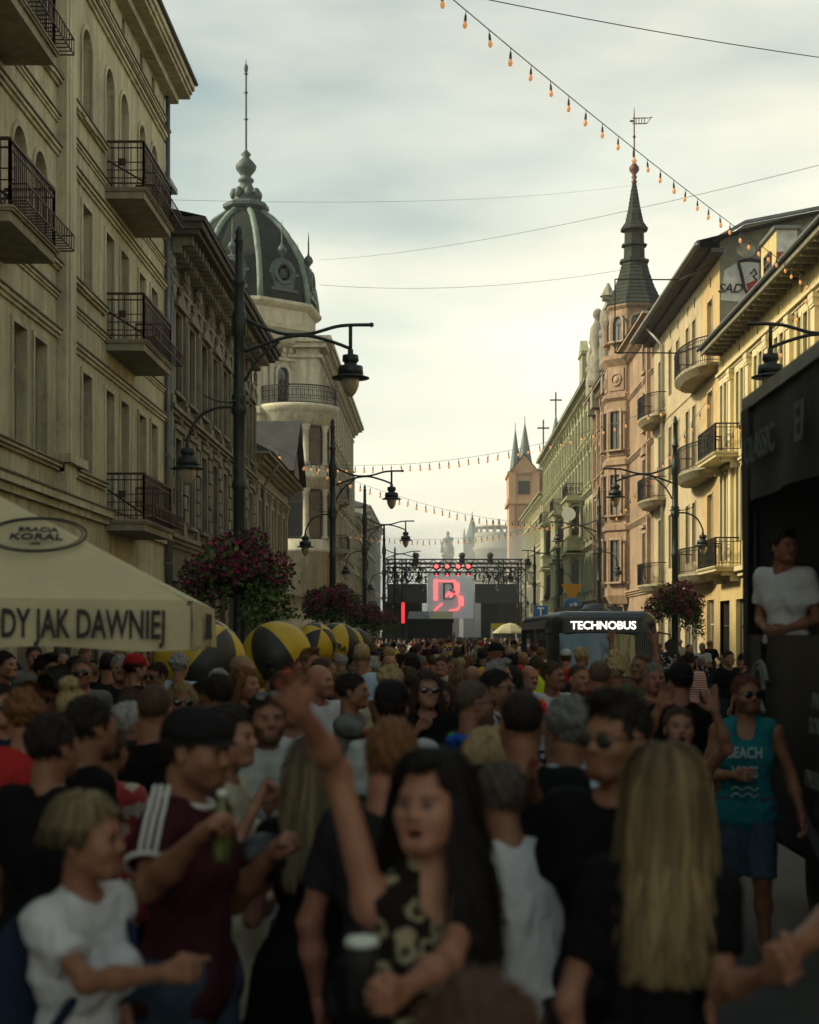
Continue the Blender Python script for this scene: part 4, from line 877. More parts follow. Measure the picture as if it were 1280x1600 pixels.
festoon((-7.5, 88, 11.9), (11.3, 76, 13.4), 1.1, 36, 'sagging bulb string crossing between domed building and pink house', scale=1.15)
festoon((-7.5, 70, 10.6), (11.3, 118, 10.8), 1.3, 40, 'bulb string sloping across the street above the second lamp', scale=1.2)
festoon((-7.5, 128, 10.6), (11.3, 122, 11.6), 1.2, 40, 'lowest far bulb string just above the stage truss', scale=1.25)
festoon((11.2, 62.5, 11.9), (10.6, 92, 9.2), .3, 16, 'bulb string along the tan house under its balconies', scale=1.05)
cable((-7.6, 32.6, 17.5), (11.4, 45.9, 19.3), .25, 'black cable in the top corner of the sky', .013)
cable((-7.6, 99, 26.2), (11.4, 46, 16.1), .5, 'thin cable rising past the turret toward the yellow house', .008)
cable((-7.6, 99, 24.6), (11.4, 94, 24.4), .6, 'thin level cable between dome base and turret', .011)
cable((-7.6, 44, 14.5), (11.4, 86, 27.3), .4, 'faint cable from the cream house to the turret', .005)
# ================================================================== parasol
CANV = mat('beige_canvas', (.50, .455, .28), .85, var=.08, vscale=3, bump=.12, bscale=40)
INK = mat('black_print', (.03, .022, .022), .8); WOODP = mat('parasol_wood', (.2, .12, .06), .6, var=.3, vscale=6)
C1 = px(298, 938, 9.0); U = Vector((-.995, -.1, .012)).normalized(); V = Vector((-.1, .995, 0)).normalized(); Z = Vector((0, 0, 1))
w, dp = 3.9, 3.1
C0 = C1 + U*w; C2 = C1 + V*dp; C3 = C0 + V*dp; AP = C1 + U*w/2 + V*dp/2 + Z*1.02
b = empty('parasol', (AP.x, AP.y, 0), 'big beige café parasol with black lettering on its valance', 'parasol')
m = MB(); N = 10
for A, B in ((C0, C1), (C1, C2), (C2, C3), (C3, C0)):
    g = {}
    for i in range(N+1):
        for j in range(N+1):
            t = j/N; p = A.lerp(B, i/N).lerp(AP, t)
            p = p - Z*.10*math.sin(math.pi*i/N)*math.sin(math.pi*min(1, t*1.0))*(1-t)
            g[i, j] = m._a([p])
    m.smooth = True
    for i in range(N):
        for j in range(N): m._f((g[i, j], g[i+1, j], g[i+1, j+1], g[i, j+1]))
m.build('canopy', CANV, b)
for A, B in ((C0, C1), (C1, C2), (C2, C3), (C3, C0)):
    m = MB(); m.smooth = True; k = 40; g = []
    for i in range(k+1):
        p = A.lerp(B, i/k); out = (B-A).cross(Z).normalized(); wob = .02*math.sin(i*.9)+.012*math.sin(i*2.3)
        g.append(m._a([p+out*.004, p+out*(.012+wob*.5)-Z*.14, p+out*(.004+wob)-Z*(.29+.012*math.sin(i*.55))]))
    for i in range(k):
        for q in (0, 1): m._f((g[i]+q, g[i+1]+q, g[i+1]+q+1, g[i]+q+1))
    vl = m.build('valance', CANV, b)
    if A is C0: front = vl
    if A is C1: sidev = vl
fr = (C1-C0).normalized(); fn = fr.cross(Z).normalized()
text('lettering', 'LODY JAK DAWNIEJ', facing(C1 - fr*.14 + fn*.035 - Z*.155, fr, fn), .235, INK, front, ext=.002, align='RIGHT', xs=.52)
sr = (C2-C1).normalized(); sn = sr.cross(Z).normalized()
text('lettering', 'LODY JAK', facing(C1 + sr*1.5 + sn*.035 - Z*.155, sr, sn), .24, INK, sidev, ext=.002, xs=.8)
# oval logo on the front slope
pc = C1.lerp(C0, .5); up = (AP - pc).normalized(); nn = fr.cross(up).normalized()
if nn.y > 0: nn = -nn
lc = px(62, 868, 9.55); t_ = (lc - pc).dot(up); u_ = (lc - pc).dot(fr); lc = pc + up*t_ + fr*u_ + nn*.03
m = MB(facing(lc, fr, nn)); m.tube([(.3*math.cos(a), .21*math.sin(a), 0) for a in np.linspace(0, 2*math.pi, 41)], .007, 4, cap=False); m.tube([(.275*math.cos(a), .19*math.sin(a), 0) for a in np.linspace(0, 2*math.pi, 41)], .004, 4, cap=False)
lg = m.build('logo', INK, b)
text('logo_lettering', 'BRACIA', facing(lc + up*.06, fr, nn), .07, INK, lg); text('logo_lettering', 'KORAL', facing(lc - up*.03, fr, nn), .1, INK, lg); text('logo_lettering', '1979', facing(lc - up*.115, fr, nn), .035, INK, lg)
m = MB()
for P_ in (C0, C1, C2, C3): m.bar(P_ - Z*.02, AP - Z*.05, .03); m.bar(P_.lerp(AP, .5) - Z*.06, Vector((AP.x, AP.y, 2.3)), .025)
m.tube([(AP.x, AP.y, 0.1), (AP.x, AP.y, AP.z+.08)], .03, 10); m.box(AP.x-.3, AP.x+.3, AP.y-.3, AP.y+.3, 0, .14); m.build('pole', WOODP, b)
# ================================================================== inflatable balls on sticks
YEL = mat('yellow_vinyl', (.52, .35, .012), .5, var=.15, vscale=4, bump=.15, bscale=5); BLK = mat('black_vinyl', (.012, .013, .015), .5, bump=.2, bscale=5)
def ball(c, r, label, tilt, spin, logo=False, nseg=6):
    b = empty('inflatable_ball', (c[0], c[1], 0), label, 'balloon', 'yellow and black inflatable balls')
    M = Matrix.Translation(c) @ Matrix.Rotation(R(tilt[0]), 4, 'X') @ Matrix.Rotation(R(tilt[1]), 4, 'Y') @ Matrix.Rotation(R(spin), 4, 'Z')
    for k in range(nseg):
        m = MB(M); m.weld = True; n = 16; s = 6
        for i in range(n):
            for j in range(s):
                def P(ii, jj):
                    th = math.pi*ii/n; f = jj/s; phi = 2*math.pi*(k+f)/nseg; rr = r*(1+.02*math.sin(math.pi*f)*math.sin(th)); return (rr*math.sin(th)*math.cos(phi), rr*math.sin(th)*math.sin(phi), rr*math.cos(th)*.97)
                m.smooth = True; m.quad(P(i, j), P(i+1, j), P(i+1, j+1), P(i, j+1))
        o = m.build('panel', YEL if k % 2 == 0 else BLK, b)
        if logo and k == 0:
            ph = 2*math.pi*.5/nseg; W = M @ facing((1.035*r*math.cos(ph), 1.035*r*math.sin(ph), .12*r), (-math.sin(ph), math.cos(ph), 0), (math.cos(ph), math.sin(ph), 0))
            text('logo', 'XTRA', W @ Matrix.Rotation(R(-12), 4, 'Z'), r*.34, BLK, o, ext=.012)
            text('logo', 'energy', W @ Matrix.Translation((0, -r*.3, -.03)) @ Matrix.Rotation(R(-12), 4, 'Z'), r*.27, mat('white_print', (.6, .6, .58), .6), o, ext=.012)
    m = MB(); m.tube([(c[0], c[1], .02), (c[0], c[1], c[2]-r*.9)], .035, 8); m.lathe([(.28, .02), (.26, .08), (.04, .1)], (c[0], c[1], 0), 12); m.build('stand', IRON, b)
ball(px(432, 1024, 20), .46, 'large yellow and black ball below the big flower basket', (12, -30), 62)
ball(px(312, 1036, 17), .52, 'large yellow and black ball half hidden behind the parasol corner', (15, 38), 80)
ball(px(527, 1008, 30), .45, 'ball with logo on its yellow panel below the second flower basket', (8, 12), -118, True)
ball(px(553, 1008, 36), .42, 'small ball with logo just behind the other logo ball', (4, -8), -112, True)
ball(px(492, 1006, 26), .36, 'dark ball between the big ball and the logo ball', (40, 20), 30)
# ================================================================== bus
BUSB = mat('bus_dark_paint', (.03, .035, .036), .3, spec=.6); BUSS = mat('bus_silver_paint', (.20, .21, .2), .35, metal=.4); BGL = mat('bus_glass', (.10, .12, .12), .05, spec=1.0, metal=.55); RUB = mat('black_rubber', (.015, .015, .015), .8)
bx0, bx1, by0, by1, bh = 2.78, 5.32, 37.0, 51.0, 2.62
b = empty('bus', ((bx0+bx1)/2, by0, 0), 'dark bus with lit TECHNOBUS sign over its curved windscreen', 'bus')
def section(y, inset=0, top=0):
    z1 = bh - top; q = inset; r = .3
    pts = [(bx0+q, .35), (bx0+q, z1-r)] + [(bx0+q+r-r*math.cos(a), z1-r+r*math.sin(a)) for a in np.linspace(0, math.pi/2, 6)[1:]] + [(bx1-q-r+r*math.sin(a), z1-r+r*math.cos(a)) for a in np.linspace(0, math.pi/2, 6)] + [(bx1-q, z1-r-.02), (bx1-q, .35)]
    return [(x, y, z) for x, z in pts]
m = MB(); m.weld = True; secs = [section(by0+.02, .22, .16), section(by0+.12, .08, .06), section(by0+.4), section(by1)]
for a_, c_ in zip(secs, secs[1:]):
    for i in range(len(a_)-1): m.smooth = True; m.quad(a_[i], a_[i+1], c_[i+1], c_[i])
m.smooth = False; m.poly(secs[0]); m.poly(secs[-1][::-1]); m.quad(secs[0][0], secs[0][-1], secs[-1][-1], secs[-1][0]); m.build('body', BUSB, b)
# curved windscreen bulging forward
m = MB(); m.smooth = True; n = 16; g = []
for i in range(n+1):
    f = i/n; x = bx0+.14+(bx1-bx0-.72)*f; bul = .16*math.sin(math.pi*(f*.8+.1))
    g.append(m._a([(x, by0-.02-bul-.26*(2.08-z), z) for z in (1.05, 1.3, 1.55, 1.8, 2.08)]))
for i in range(n):
    for q in range(4): m._f((g[i]+q, g[i+1]+q, g[i+1]+q+1, g[i]+q+1))
m.build('windscreen', BGL, b)
m = MB()
for i in range(11): x = bx1-.54+i*.05; m.box(x, x+.03, by0-.06, by0+.06, 1.0, 2.12)
m.build('pleated_curtain', BUSB, b)
m = MB(); m.box(bx0+.25, bx1-.42, by0-.2, by0+.1, 2.1, 2.44); sg = m.build('destination_sign', SHOPDARK, b)
text('lettering', 'TECHNOBUS', facing(((bx0+bx1)/2-.08, by0-.215, 2.26), (1, 0, 0), (0, -1, 0)), .268, mat('lit_letters', (.8, .8, .75), .4, emit=(1, .95, .82), estr=1.6), sg, ext=.008, xs=1.0)
m = MB(); m.box(bx0-.015, bx0+.05, by0+1.2, by0+2.5, .4, 2.2); m.box(bx0-.015, bx0+.05, by0+6, by0+7.2, .4, 2.2); m.build('door', SHOPDARK, b)
for k in range(5):
    if k in (0, 3): continue
    m = MB(); m.box(bx0-.012, bx0+.03, by0+.6+k*2.1, by0+2.4+k*2.1, 1.15, 2.1); m.build('side_window', BGL, b)
m = MB(); m.box(bx0-.01, bx0+.1, by0+2.6, by1-.2, 2.2, 2.42); m.build('side_panel', BUSS, b)
m = MB(); m.lathe([(.42, 0), (.42, .05), (.3, .12), (.26, .2), (.05, .22)], (bx0+1.15, by0+1.4, bh-.02), 16); m.box(bx0+.5, bx1-.5, by0+3, by0+6, bh-.02, bh+.16); m.build('roof_hatch', BUSB, b)
for yy in (by0+2.9, by0+10.5):
    for xx in (bx0+.14, bx1-.14):
        M = Matrix.Translation((xx, yy, .47)) @ Matrix.Rotation(R(90), 4, 'Y'); m = MB(M); m.lathe([(.3, -.12), (.45, -.12), (.47, -.06), (.47, .06), (.45, .12), (.3, .12)], (0, 0, 0), 20); wh = m.build('wheel', RUB, b)
        m = MB(M); m.lathe([(.05, -.13), (.3, -.1), (.3, .1), (.05, .13)], (0, 0, 0), 16); m.build('rim', BUSS, wh)
for xx in (bx0+.45, bx1-.45):
    m = MB(Matrix.Translation((xx, by0-.02, .75)) @ Matrix.Rotation(R(90), 4, 'X')); m.lathe([(.001, .06), (.1, .05), (.13, 0)], (0, 0, 0), 14); m.build('headlight', LGLASS, b)
m = MB(); m.box(bx0+.1, bx1-.1, by0-.08, by0+.2, .32, .55); m.build('bumper', RUB, b)
for s_, xx in ((-1, bx0), (1, bx1)):
    m = MB(); m.tube([(xx, by0+.1, 2.1), (xx+s_*.25, by0-.15, 2.05), (xx+s_*.28, by0-.18, 1.9)], .02, 6); m.box(xx+s_*.28-.09, xx+s_*.28+.09, by0-.22, by0-.15, 1.55, 1.92); m.build('mirror', RUB, b)
# ================================================================== music float (truck) on the sunlit side
DRAPE = mat('black_drape', (.022, .024, .024), .75, var=.3, vscale=3, bump=.3, bscale=6); BANN = mat('black_banner', (.018, .018, .018), .5); ALU = mat('scuffed_aluminium', (.32, .33, .31), .45, metal=.6, var=.3, vscale=4); PRT = mat('grey_print', (.14, .15, .145), .7, var=.3, vscale=9); PRD = mat('dim_grey_print', (.09, .10, .10), .7)
fx, fy0, fy1, fz = 2.42, 3.0, 12.0, 3.78
b = empty('music_float', (fx+1.2, 8, 0), 'black draped festival truck carrying a man in white', 'truck')
m = MB(); m.box(fx, fx+2.5, fy0, fy1, .85, 1.0); m.build('platform', DRAPE, b)
m = MB(); m.box(fx-.04, fx+2.5, fy0, fy1+.02, fz, fz+.1); m.build('roof', ALU, b)
def drape(name, y0, y1, ztop, zbot, x, mt, amp=.03, n=60):
    m = MB(); m.smooth = True; g = []
    for i in range(n+1):
        y = y0+(y1-y0)*i/n; zb = zbot(y) if callable(zbot) else zbot; w = amp*math.sin(i*.8)+amp*.6*math.sin(i*.37+1)
        g.append(m._a([(x-.01, y, ztop), (x-.02-w*.5, y, (ztop+zb)/2), (x-.02-w, y, zb)]))
    for i in range(n):
        for q in (0, 1): m._f((g[i]+q, g[i+1]+q, g[i+1]+q+1, g[i]+q+1))
    return m.build(name, mt, b)
va = drape('valance', fy0, fy1, fz, lambda y: fz-.72, fx, DRAPE)
bn = drape('side_banner', fy0, fy1, 2.04, .62, fx, BANN, .02)
m = MB(); m.box(fx, fx+2.5, fy1-.02, fy1+.03, .85, fz); m.quad((fx-.05, fy1+.01, fz), (fx-.05, fy1-.3, fz), (fx-.03, fy1-.12, 1.8), (fx-.03, fy1+.01, 1.8)); m.build('end_drape', DRAPE, b)
m = MB(); m.box(fx+2.45, fx+2.5, fy0, fy1, .85, fz); m.build('back_drape', DRAPE, b)
m = MB(); m.tube([(fx+.04, fy0, 2.0), (fx+.04, fy1, 2.0)], .025, 8)
for y in (4, 6, 8, 11.9): m.tube([(fx+.04, y, 1), (fx+.04, y, fz)], .03, 8)
m.build('rail', IRON, b)
m = MB(); m.box(fx+.25, fx+2.2, fy0, fy1-.3, .5, .8); m.box(fx+.02, fx+.08, fy0, fy1, .55, .66); m.build('chassis', RUB, b)
for y in (4.3, 10.35, 7.3):
    M = Matrix.Translation((fx+.28, y, .42)) @ Matrix.Rotation(R(90), 4, 'Y'); m = MB(M); m.lathe([(.25, -.13), (.4, -.13), (.42, -.07), (.42, .07), (.4, .13), (.25, .13)], (0, 0, 0), 20); wh = m.build('wheel', RUB, b)
    m = MB(M); m.lathe([(.04, -.12), (.24, -.1), (.24, .1), (.04, .12)], (0, 0, 0), 14); m.build('rim', ALU, wh)
bw = lambda y, z: facing((fx-.06, y, z), (0, -1, 0), (-1, 0, 0))
for y, z, tx, s in ((9.55, 1.62, 'AND', .14), (9.55, 1.46, 'KOUN', .14), (9.6, 1.12, 'ENERGY', .15)): text('lettering', tx, bw(y, z), s, PRT, bn, align='LEFT' if 0 else 'CENTER')
text('lettering', 'CLASSIC', facing((fx-.07, 11.25, 3.42), (0, -1, 0), (-1, 0, 0)), .28, PRD, va); text('lettering', 'EI', facing((fx-.07, 10.0, 3.42), (0, -1, 0), (-1, 0, 0)), .36, PRD, va)
m = MB(bw(11.25, 1.58)); m.tube([(.26*math.cos(a), .26*math.sin(a), 0) for a in np.linspace(.5, 5.6, 24)], .022, 5); m.tube([(.17*math.cos(a)-.02, .2*math.sin(a)+.02, 0) for a in np.linspace(.2, 3.3, 14)], .02, 5); m.tube([(-.12, -.08, 0), (0, -.02, 0), (.14, -.1, 0)], .018, 5); m.build('emblem', PRT, bn)
m = MB(bw(9.95, .95)); m.poly([(-.5, .14, 0), (-.1, .06, 0), (.5, -.2, 0), (.5, -.34, 0), (-.15, -.06, 0), (-.5, .06, 0)]); m.build('stripe', PRD, bn)
m = MB(); m.ball((fx+.3, 9.62, 2.86), .05, 8); m.build('stage_light', mat('green_led', (.05, .4, .1), .4, emit=(.05, 1, .25), estr=2.5), b)
m = MB(); m.box(fx+.22, fx+.45, 9.5, 9.75, 2.7, 3.0); m.build('light_housing', RUB, b)
# ================================================================== road signs
SW = mat('sign_white', (.6, .6, .58), .5); SO = mat('sign_amber', (.55, .26, .02), .5); SBL = mat('sign_blue', (.02, .12, .33), .5); SRD = mat('sign_red', (.4, .05, .03), .5)
p = px(894, 935, 58); b = empty('road_sign', (p.x, 58, 0), 'amber triangle sign above a blue arrow sign behind the bus', 'sign', None)
m = MB(); m.tube([(p.x, 58.03, 0), (p.x, 58.03, 4.0)], .035, 8); m.build('post', ALU, b)
m = MB(frame((p.x, 58, 3.6), (1, 0, 0), (0, -1, 0))); m.poly([(-.42, .02, .36), (.42, .02, .36), (0, .02, -.36)]); m.poly([(-.42, 0, .36), (0, 0, -.36), (.42, 0, .36)]); m.build('triangle_plate', SO, b)
m = MB(Matrix.Translation((p.x+.03, 57.97, 3.12)) @ Matrix.Rotation(R(90), 4, 'X')); m.lathe([(.001, .012), (.32, .012), (.32, 0), (.001, 0)], (0, 0, 0), 24); pl = m.build('round_plate', SBL, b)
m = MB(frame((p.x+.03, 57.95, 3.12), (1, 0, 0), (0, -1, 0))); m.box(-.13, -.06, 0, .008, -.2, .1); m.box(-.06, .08, 0, .008, .04, .1); m.poly([(.06, .004, .17), (.06, .004, -.03), (.2, .004, .07)]); m.build('arrow', SW, pl)
m = MB(); m.box(p.x-.35, p.x+.35, 57.97, 58.0, 2.62, 2.78); m.build('text_plate', SW, b)
p = px(845, 957, 66); b = empty('parking_sign', (p.x, 66, 0), 'small blue square sign with white T near the stage side', 'sign')
m = MB(); m.tube([(p.x, 66.03, 0), (p.x, 66.03, 3.2)], .035, 8); m.build('post', ALU, b)
m = MB(); m.box(p.x-.3, p.x+.3, 65.97, 66.0, 2.75, 3.3); pl = m.build('plate', SBL, b)
text('letter', 'T', facing((p.x, 65.95, 3.02), (1, 0, 0), (0, -1, 0)), .5, SW, pl)
# ================================================================== stage
SX0, SX1, SY = -5.6, 9.2, 165.0
TR = mat('truss_black', (.03, .032, .035), .5, metal=.3)
b = empty('stage', ((SX0+SX1)/2, SY, 0), 'festival stage truss with hanging dark screens and red letter on its backdrop', 'stage')
def truss(m, a, c, w=.5, n=12, r=.075):
    a, c = Vector(a), Vector(c); d = (c-a).normalized(); s1 = d.cross(Vector((0, 1, 0)) if abs(d.y) < .9 else Vector((0, 0, 1))).normalized()*w/2; s2 = d.cross(s1).normalized()*w/2
    cr = [(i, j) for i in (-1, 1) for j in (-1, 1)]
    for i, j in cr: m.bar(a+s1*i+s2*j, c+s1*i+s2*j, r*1.6)
    for k in range(n):
        p, q = a.lerp(c, k/n), a.lerp(c, (k+1)/n); sg = 1 if k % 2 else -1
        for j in (-1, 1): m.bar(p+s1*sg+s2*j, q-s1*sg+s2*j, r); m.bar(p+s2*sg+s1*j, q-s2*sg+s1*j, r)
for x in (SX0, -3.6, SX1-2.4, SX1): m = MB(); truss(m, (x, SY, 0), (x, SY, 10.2), .5, 14); m.build('tower_truss', TR, b)
for z, yy in ((9.9, SY), (9.0, SY), (9.9, SY+8)): m = MB(); truss(m, (SX0, yy, z), (SX1, yy, z), .5, 26); m.build('beam_truss', TR, b)
for x0, x1 in ((SX0+.2, -1.15), (4.0, 8.75)):
    m = MB(); m.box(x0, x1, SY-.6, SY-.35, 5.45, 7.5); m.build('screen', mat('dark_screen', (.02, .025, .026), .35), b)
    m = MB()
    for k in range(90):
        x = x0+random.random()*(x1-x0); z = 7.5+random.random()*1.6; m.box(x-.08, x+.08, SY-.5, SY-.2, z, z+random.uniform(.1, .4)); m.bar((x, SY-.4, z), (x+random.uniform(-.6, .6), SY-.3, 7.5+random.random()*1.6), .05)
    tag(m.build('rigging', TR, b), kind='stuff')
m = MB(); m.box(-1.15, 4.0, SY+7.4, SY+7.6, 3.9, 9.2); bd = m.build('backdrop_screen', mat('pale_led_screen', (.24, .27, .26), .6, emit=(.5, .62, .6), estr=.22), b)
RED = mat('red_led', (.6, .05, .05), .4, emit=(1.0, .09, .09), estr=2.4); MB_ = lambda x, y: px(x, y, SY+7.3)
def stroke(name, pts, w, mt, par, dy=0):
    m = MB()
    for a, c in zip(pts, pts[1:]): A, B = MB_(*a), MB_(*c); A.y -= dy; B.y -= dy; d = (B-A).normalized()*w*.3; m.bar(A-d, B+d, w, .12)
    return m.build(name, mt, par)
stroke('letter_outline', [(681, 907), (681, 936)], .42, RED, bd); stroke('letter_outline', [(681, 908), (710, 908), (714, 913), (714, 924), (712, 928), (720, 934), (721, 944), (715, 952), (704, 954)], .5, RED, bd, .02); stroke('letter_outline', [(690, 944), (680, 953)], .5, RED, bd, .01)
GRL = mat('dark_letter', (.10, .09, .1), .5); stroke('inner_letter', [(694, 912), (694, 936), (706, 936), (712, 931), (710, 924), (704, 922), (708, 918), (706, 912), (694, 912)], .22, GRL, bd, .06); stroke('inner_fill', [(697, 931), (701, 926), (705, 932), (707, 928)], .3, RED, bd, .04)
for x in (682, 699, 716, 732):
    c = px(x, 886, SY-.3); m = MB(Matrix.Translation(c)); m.lathe([(.18, .5), (.34, .4), (.34, -.2), (.24, -.3)], (0, 0, 0), 12); m.bar((-.4, 0, 0), (-.4, 0, .7), .06); m.bar((.4, 0, 0), (.4, 0, .7), .06); sl = m.build('spotlight', TR, b)
    m = MB(Matrix.Translation(c)); m.ball((0, -.25, .05), .24, 8); m.ball((0, -.1, -.75), .22, 8); m.build('red_lens', RED, sl)
    m = MB(Matrix.Translation(c)); m.lathe([(.16, -.4), (.3, -.5), (.3, -.85), (.2, -.9)], (0, 0, 0), 12); m.build('moving_head', TR, sl)
for x, y in ((650, 872), (722, 872), (766, 872)): c = px(x, y, SY); m = MB(Matrix.Translation(c)); m.lathe([(.3, -.5), (.35, -.2), (.25, .1), (.38, .2), (.3, .5), (.1, .6)], (0, 0, 0), 10); m.build('spotlight', TR, b)
m = MB(); m.box(SX0, SX1, SY-2, SY+8, 0, 1.5); m.build('deck', TR, b)
for q0, q1 in ((SX0-.3, -1.7), (4.7, SX1)):
    m = MB(); m.box(q0, q1, SY+2, SY+2.2, 1.5, 5.6); m.build('side_drape', DRAPE, b)
b = empty('mixing_tent', (px(674, 980, 120).x, 120, 0), 'black mixing-desk tent with pale awning in the crowd before the stage', 'tent')
a0, a1 = px(637, 967, 120), px(707, 992, 120)
m = MB(); m.box(a0.x, a1.x, 119.4, 121.5, 0, a0.z-.35); m.box(a0.x-.1, a1.x+.1, 119.3, 121.6, a0.z-.35, a0.z); m.build('body', DRAPE, b)
m = MB(); q0, q1 = px(672, 955, 120), px(707, 967, 120); m.poly([(q0.x, 119.3, q1.z), (q1.x, 119.3, q1.z), (q1.x-.1, 121, q0.z), (q0.x+.1, 121, q0.z)]); m.box(q0.x, q1.x, 121, 121.1, q1.z-.2, q0.z); m.build('awning', CANV, b)
m = MB(); q0, q1 = px(637, 955, 120), px(672, 967, 120); m.poly([(q0.x, 119.3, q1.z), (q1.x, 119.3, q1.z), (q1.x-.1, 121, q0.z), (q0.x+.1, 121, q0.z)]); m.build('awning', ZINC, b)
b = empty('neon_column', (px(630, 960, 126).x, 126, 0), 'glowing red neon column beside the mixing tent', 'light column')
m = MB(); c = px(630, 962, 126); m.box(c.x-.18, c.x+.18, 125.9, 126.1, 0, 5.0); m.build('frame', TR, b); m = MB(); m.box(c.x-.13, c.x+.13, 125.85, 125.9, 3.0, 4.7); m.build('tube', mat('red_neon', (.6, .03, .03), .4, emit=(1, .04, .05), estr=1.0), b)
b = empty('kiosk', (px(790, 985, 100).x, 100, 0), 'yellow kiosk stand just past the bus', 'kiosk')
c0, c1 = px(768, 974, 100), px(808, 992, 100); YK = mat('kiosk_yellow', (.55, .42, .03), .5)
m = MB(); m.box(c0.x, c1.x, 100, 102, c0.z-.35, c0.z); m.box(c0.x, c1.x, 100, 102, 0, 1.1); m.build('fascia', YK, b); m = MB(); m.box(c0.x, c0.x+.12, 100, 102, 1.1, c0.z-.35); m.box(c1.x-.12, c1.x, 100, 102, 1.1, c0.z-.35); m.box(c0.x, c1.x, 101.9, 102, 1.1, c0.z-.35); m.build('frame', SW, b)
b = empty('market_umbrella', (px(796, 985, 80).x, 80, 0), 'pale umbrella between kiosk and bus', 'umbrella')
c = px(797, 973, 80); m = MB(); m.lathe([(.9, c.z-.55), (.85, c.z-.45), (.4, c.z-.12), (.02, c.z)], (c.x, 80, 0), 8, smooth=False); m.build('canopy', CANV, b); m = MB(); m.tube([(c.x, 80, 0), (c.x, 80, c.z)], .03, 8); m.build('pole', ALU, b)
# ================================================================== monument beyond the stage
STM = mat('grey_green_bronze', (.14, .17, .15), .7)
c = px(700, 880, 262); b = empty('monument', (c.x, 262, 0), 'tall hazy statue of a standing figure on a column behind the stage', 'statue')
m = MB(); m.box(c.x-1.9, c.x+1.9, 260.1, 263.9, 0, 10); m.lathe([(1.8, 10), (1.35, 14.0), (1.25, 15.2), (1.5, 15.5), (1.5, 15.8)], (c.x, 262, 0), 4, R(45), smooth=False); m.build('pedestal', HZ, b)
m = MB(Matrix.Translation((c.x, 262, 15.8))); m.smooth = True
m.lathe([(.75, 0), (.8, .5), (.55, 1.4), (.5, 1.9), (.62, 2.5), (.6, 2.8), (.25, 3.05), (.18, 3.15), (.3, 3.4), (.28, 3.7), (.12, 3.9)], (0, 0, 0), 12); m.tube([(-.5, 0, 2.7), (-.85, -.1, 2.0), (-1.0, -.2, 1.1), (-.9, 0, .3)], [.2, .18, .25, .35], 8); m.tube([(.5, 0, 2.7), (.8, -.1, 2.4), (.75, -.3, 2.9)], [.2, .17, .12], 8); m.lathe([(.45, 0), (.5, .8), (.3, 1.6)], (.6, .2, 0), 8); m.build('figure', STM, b)
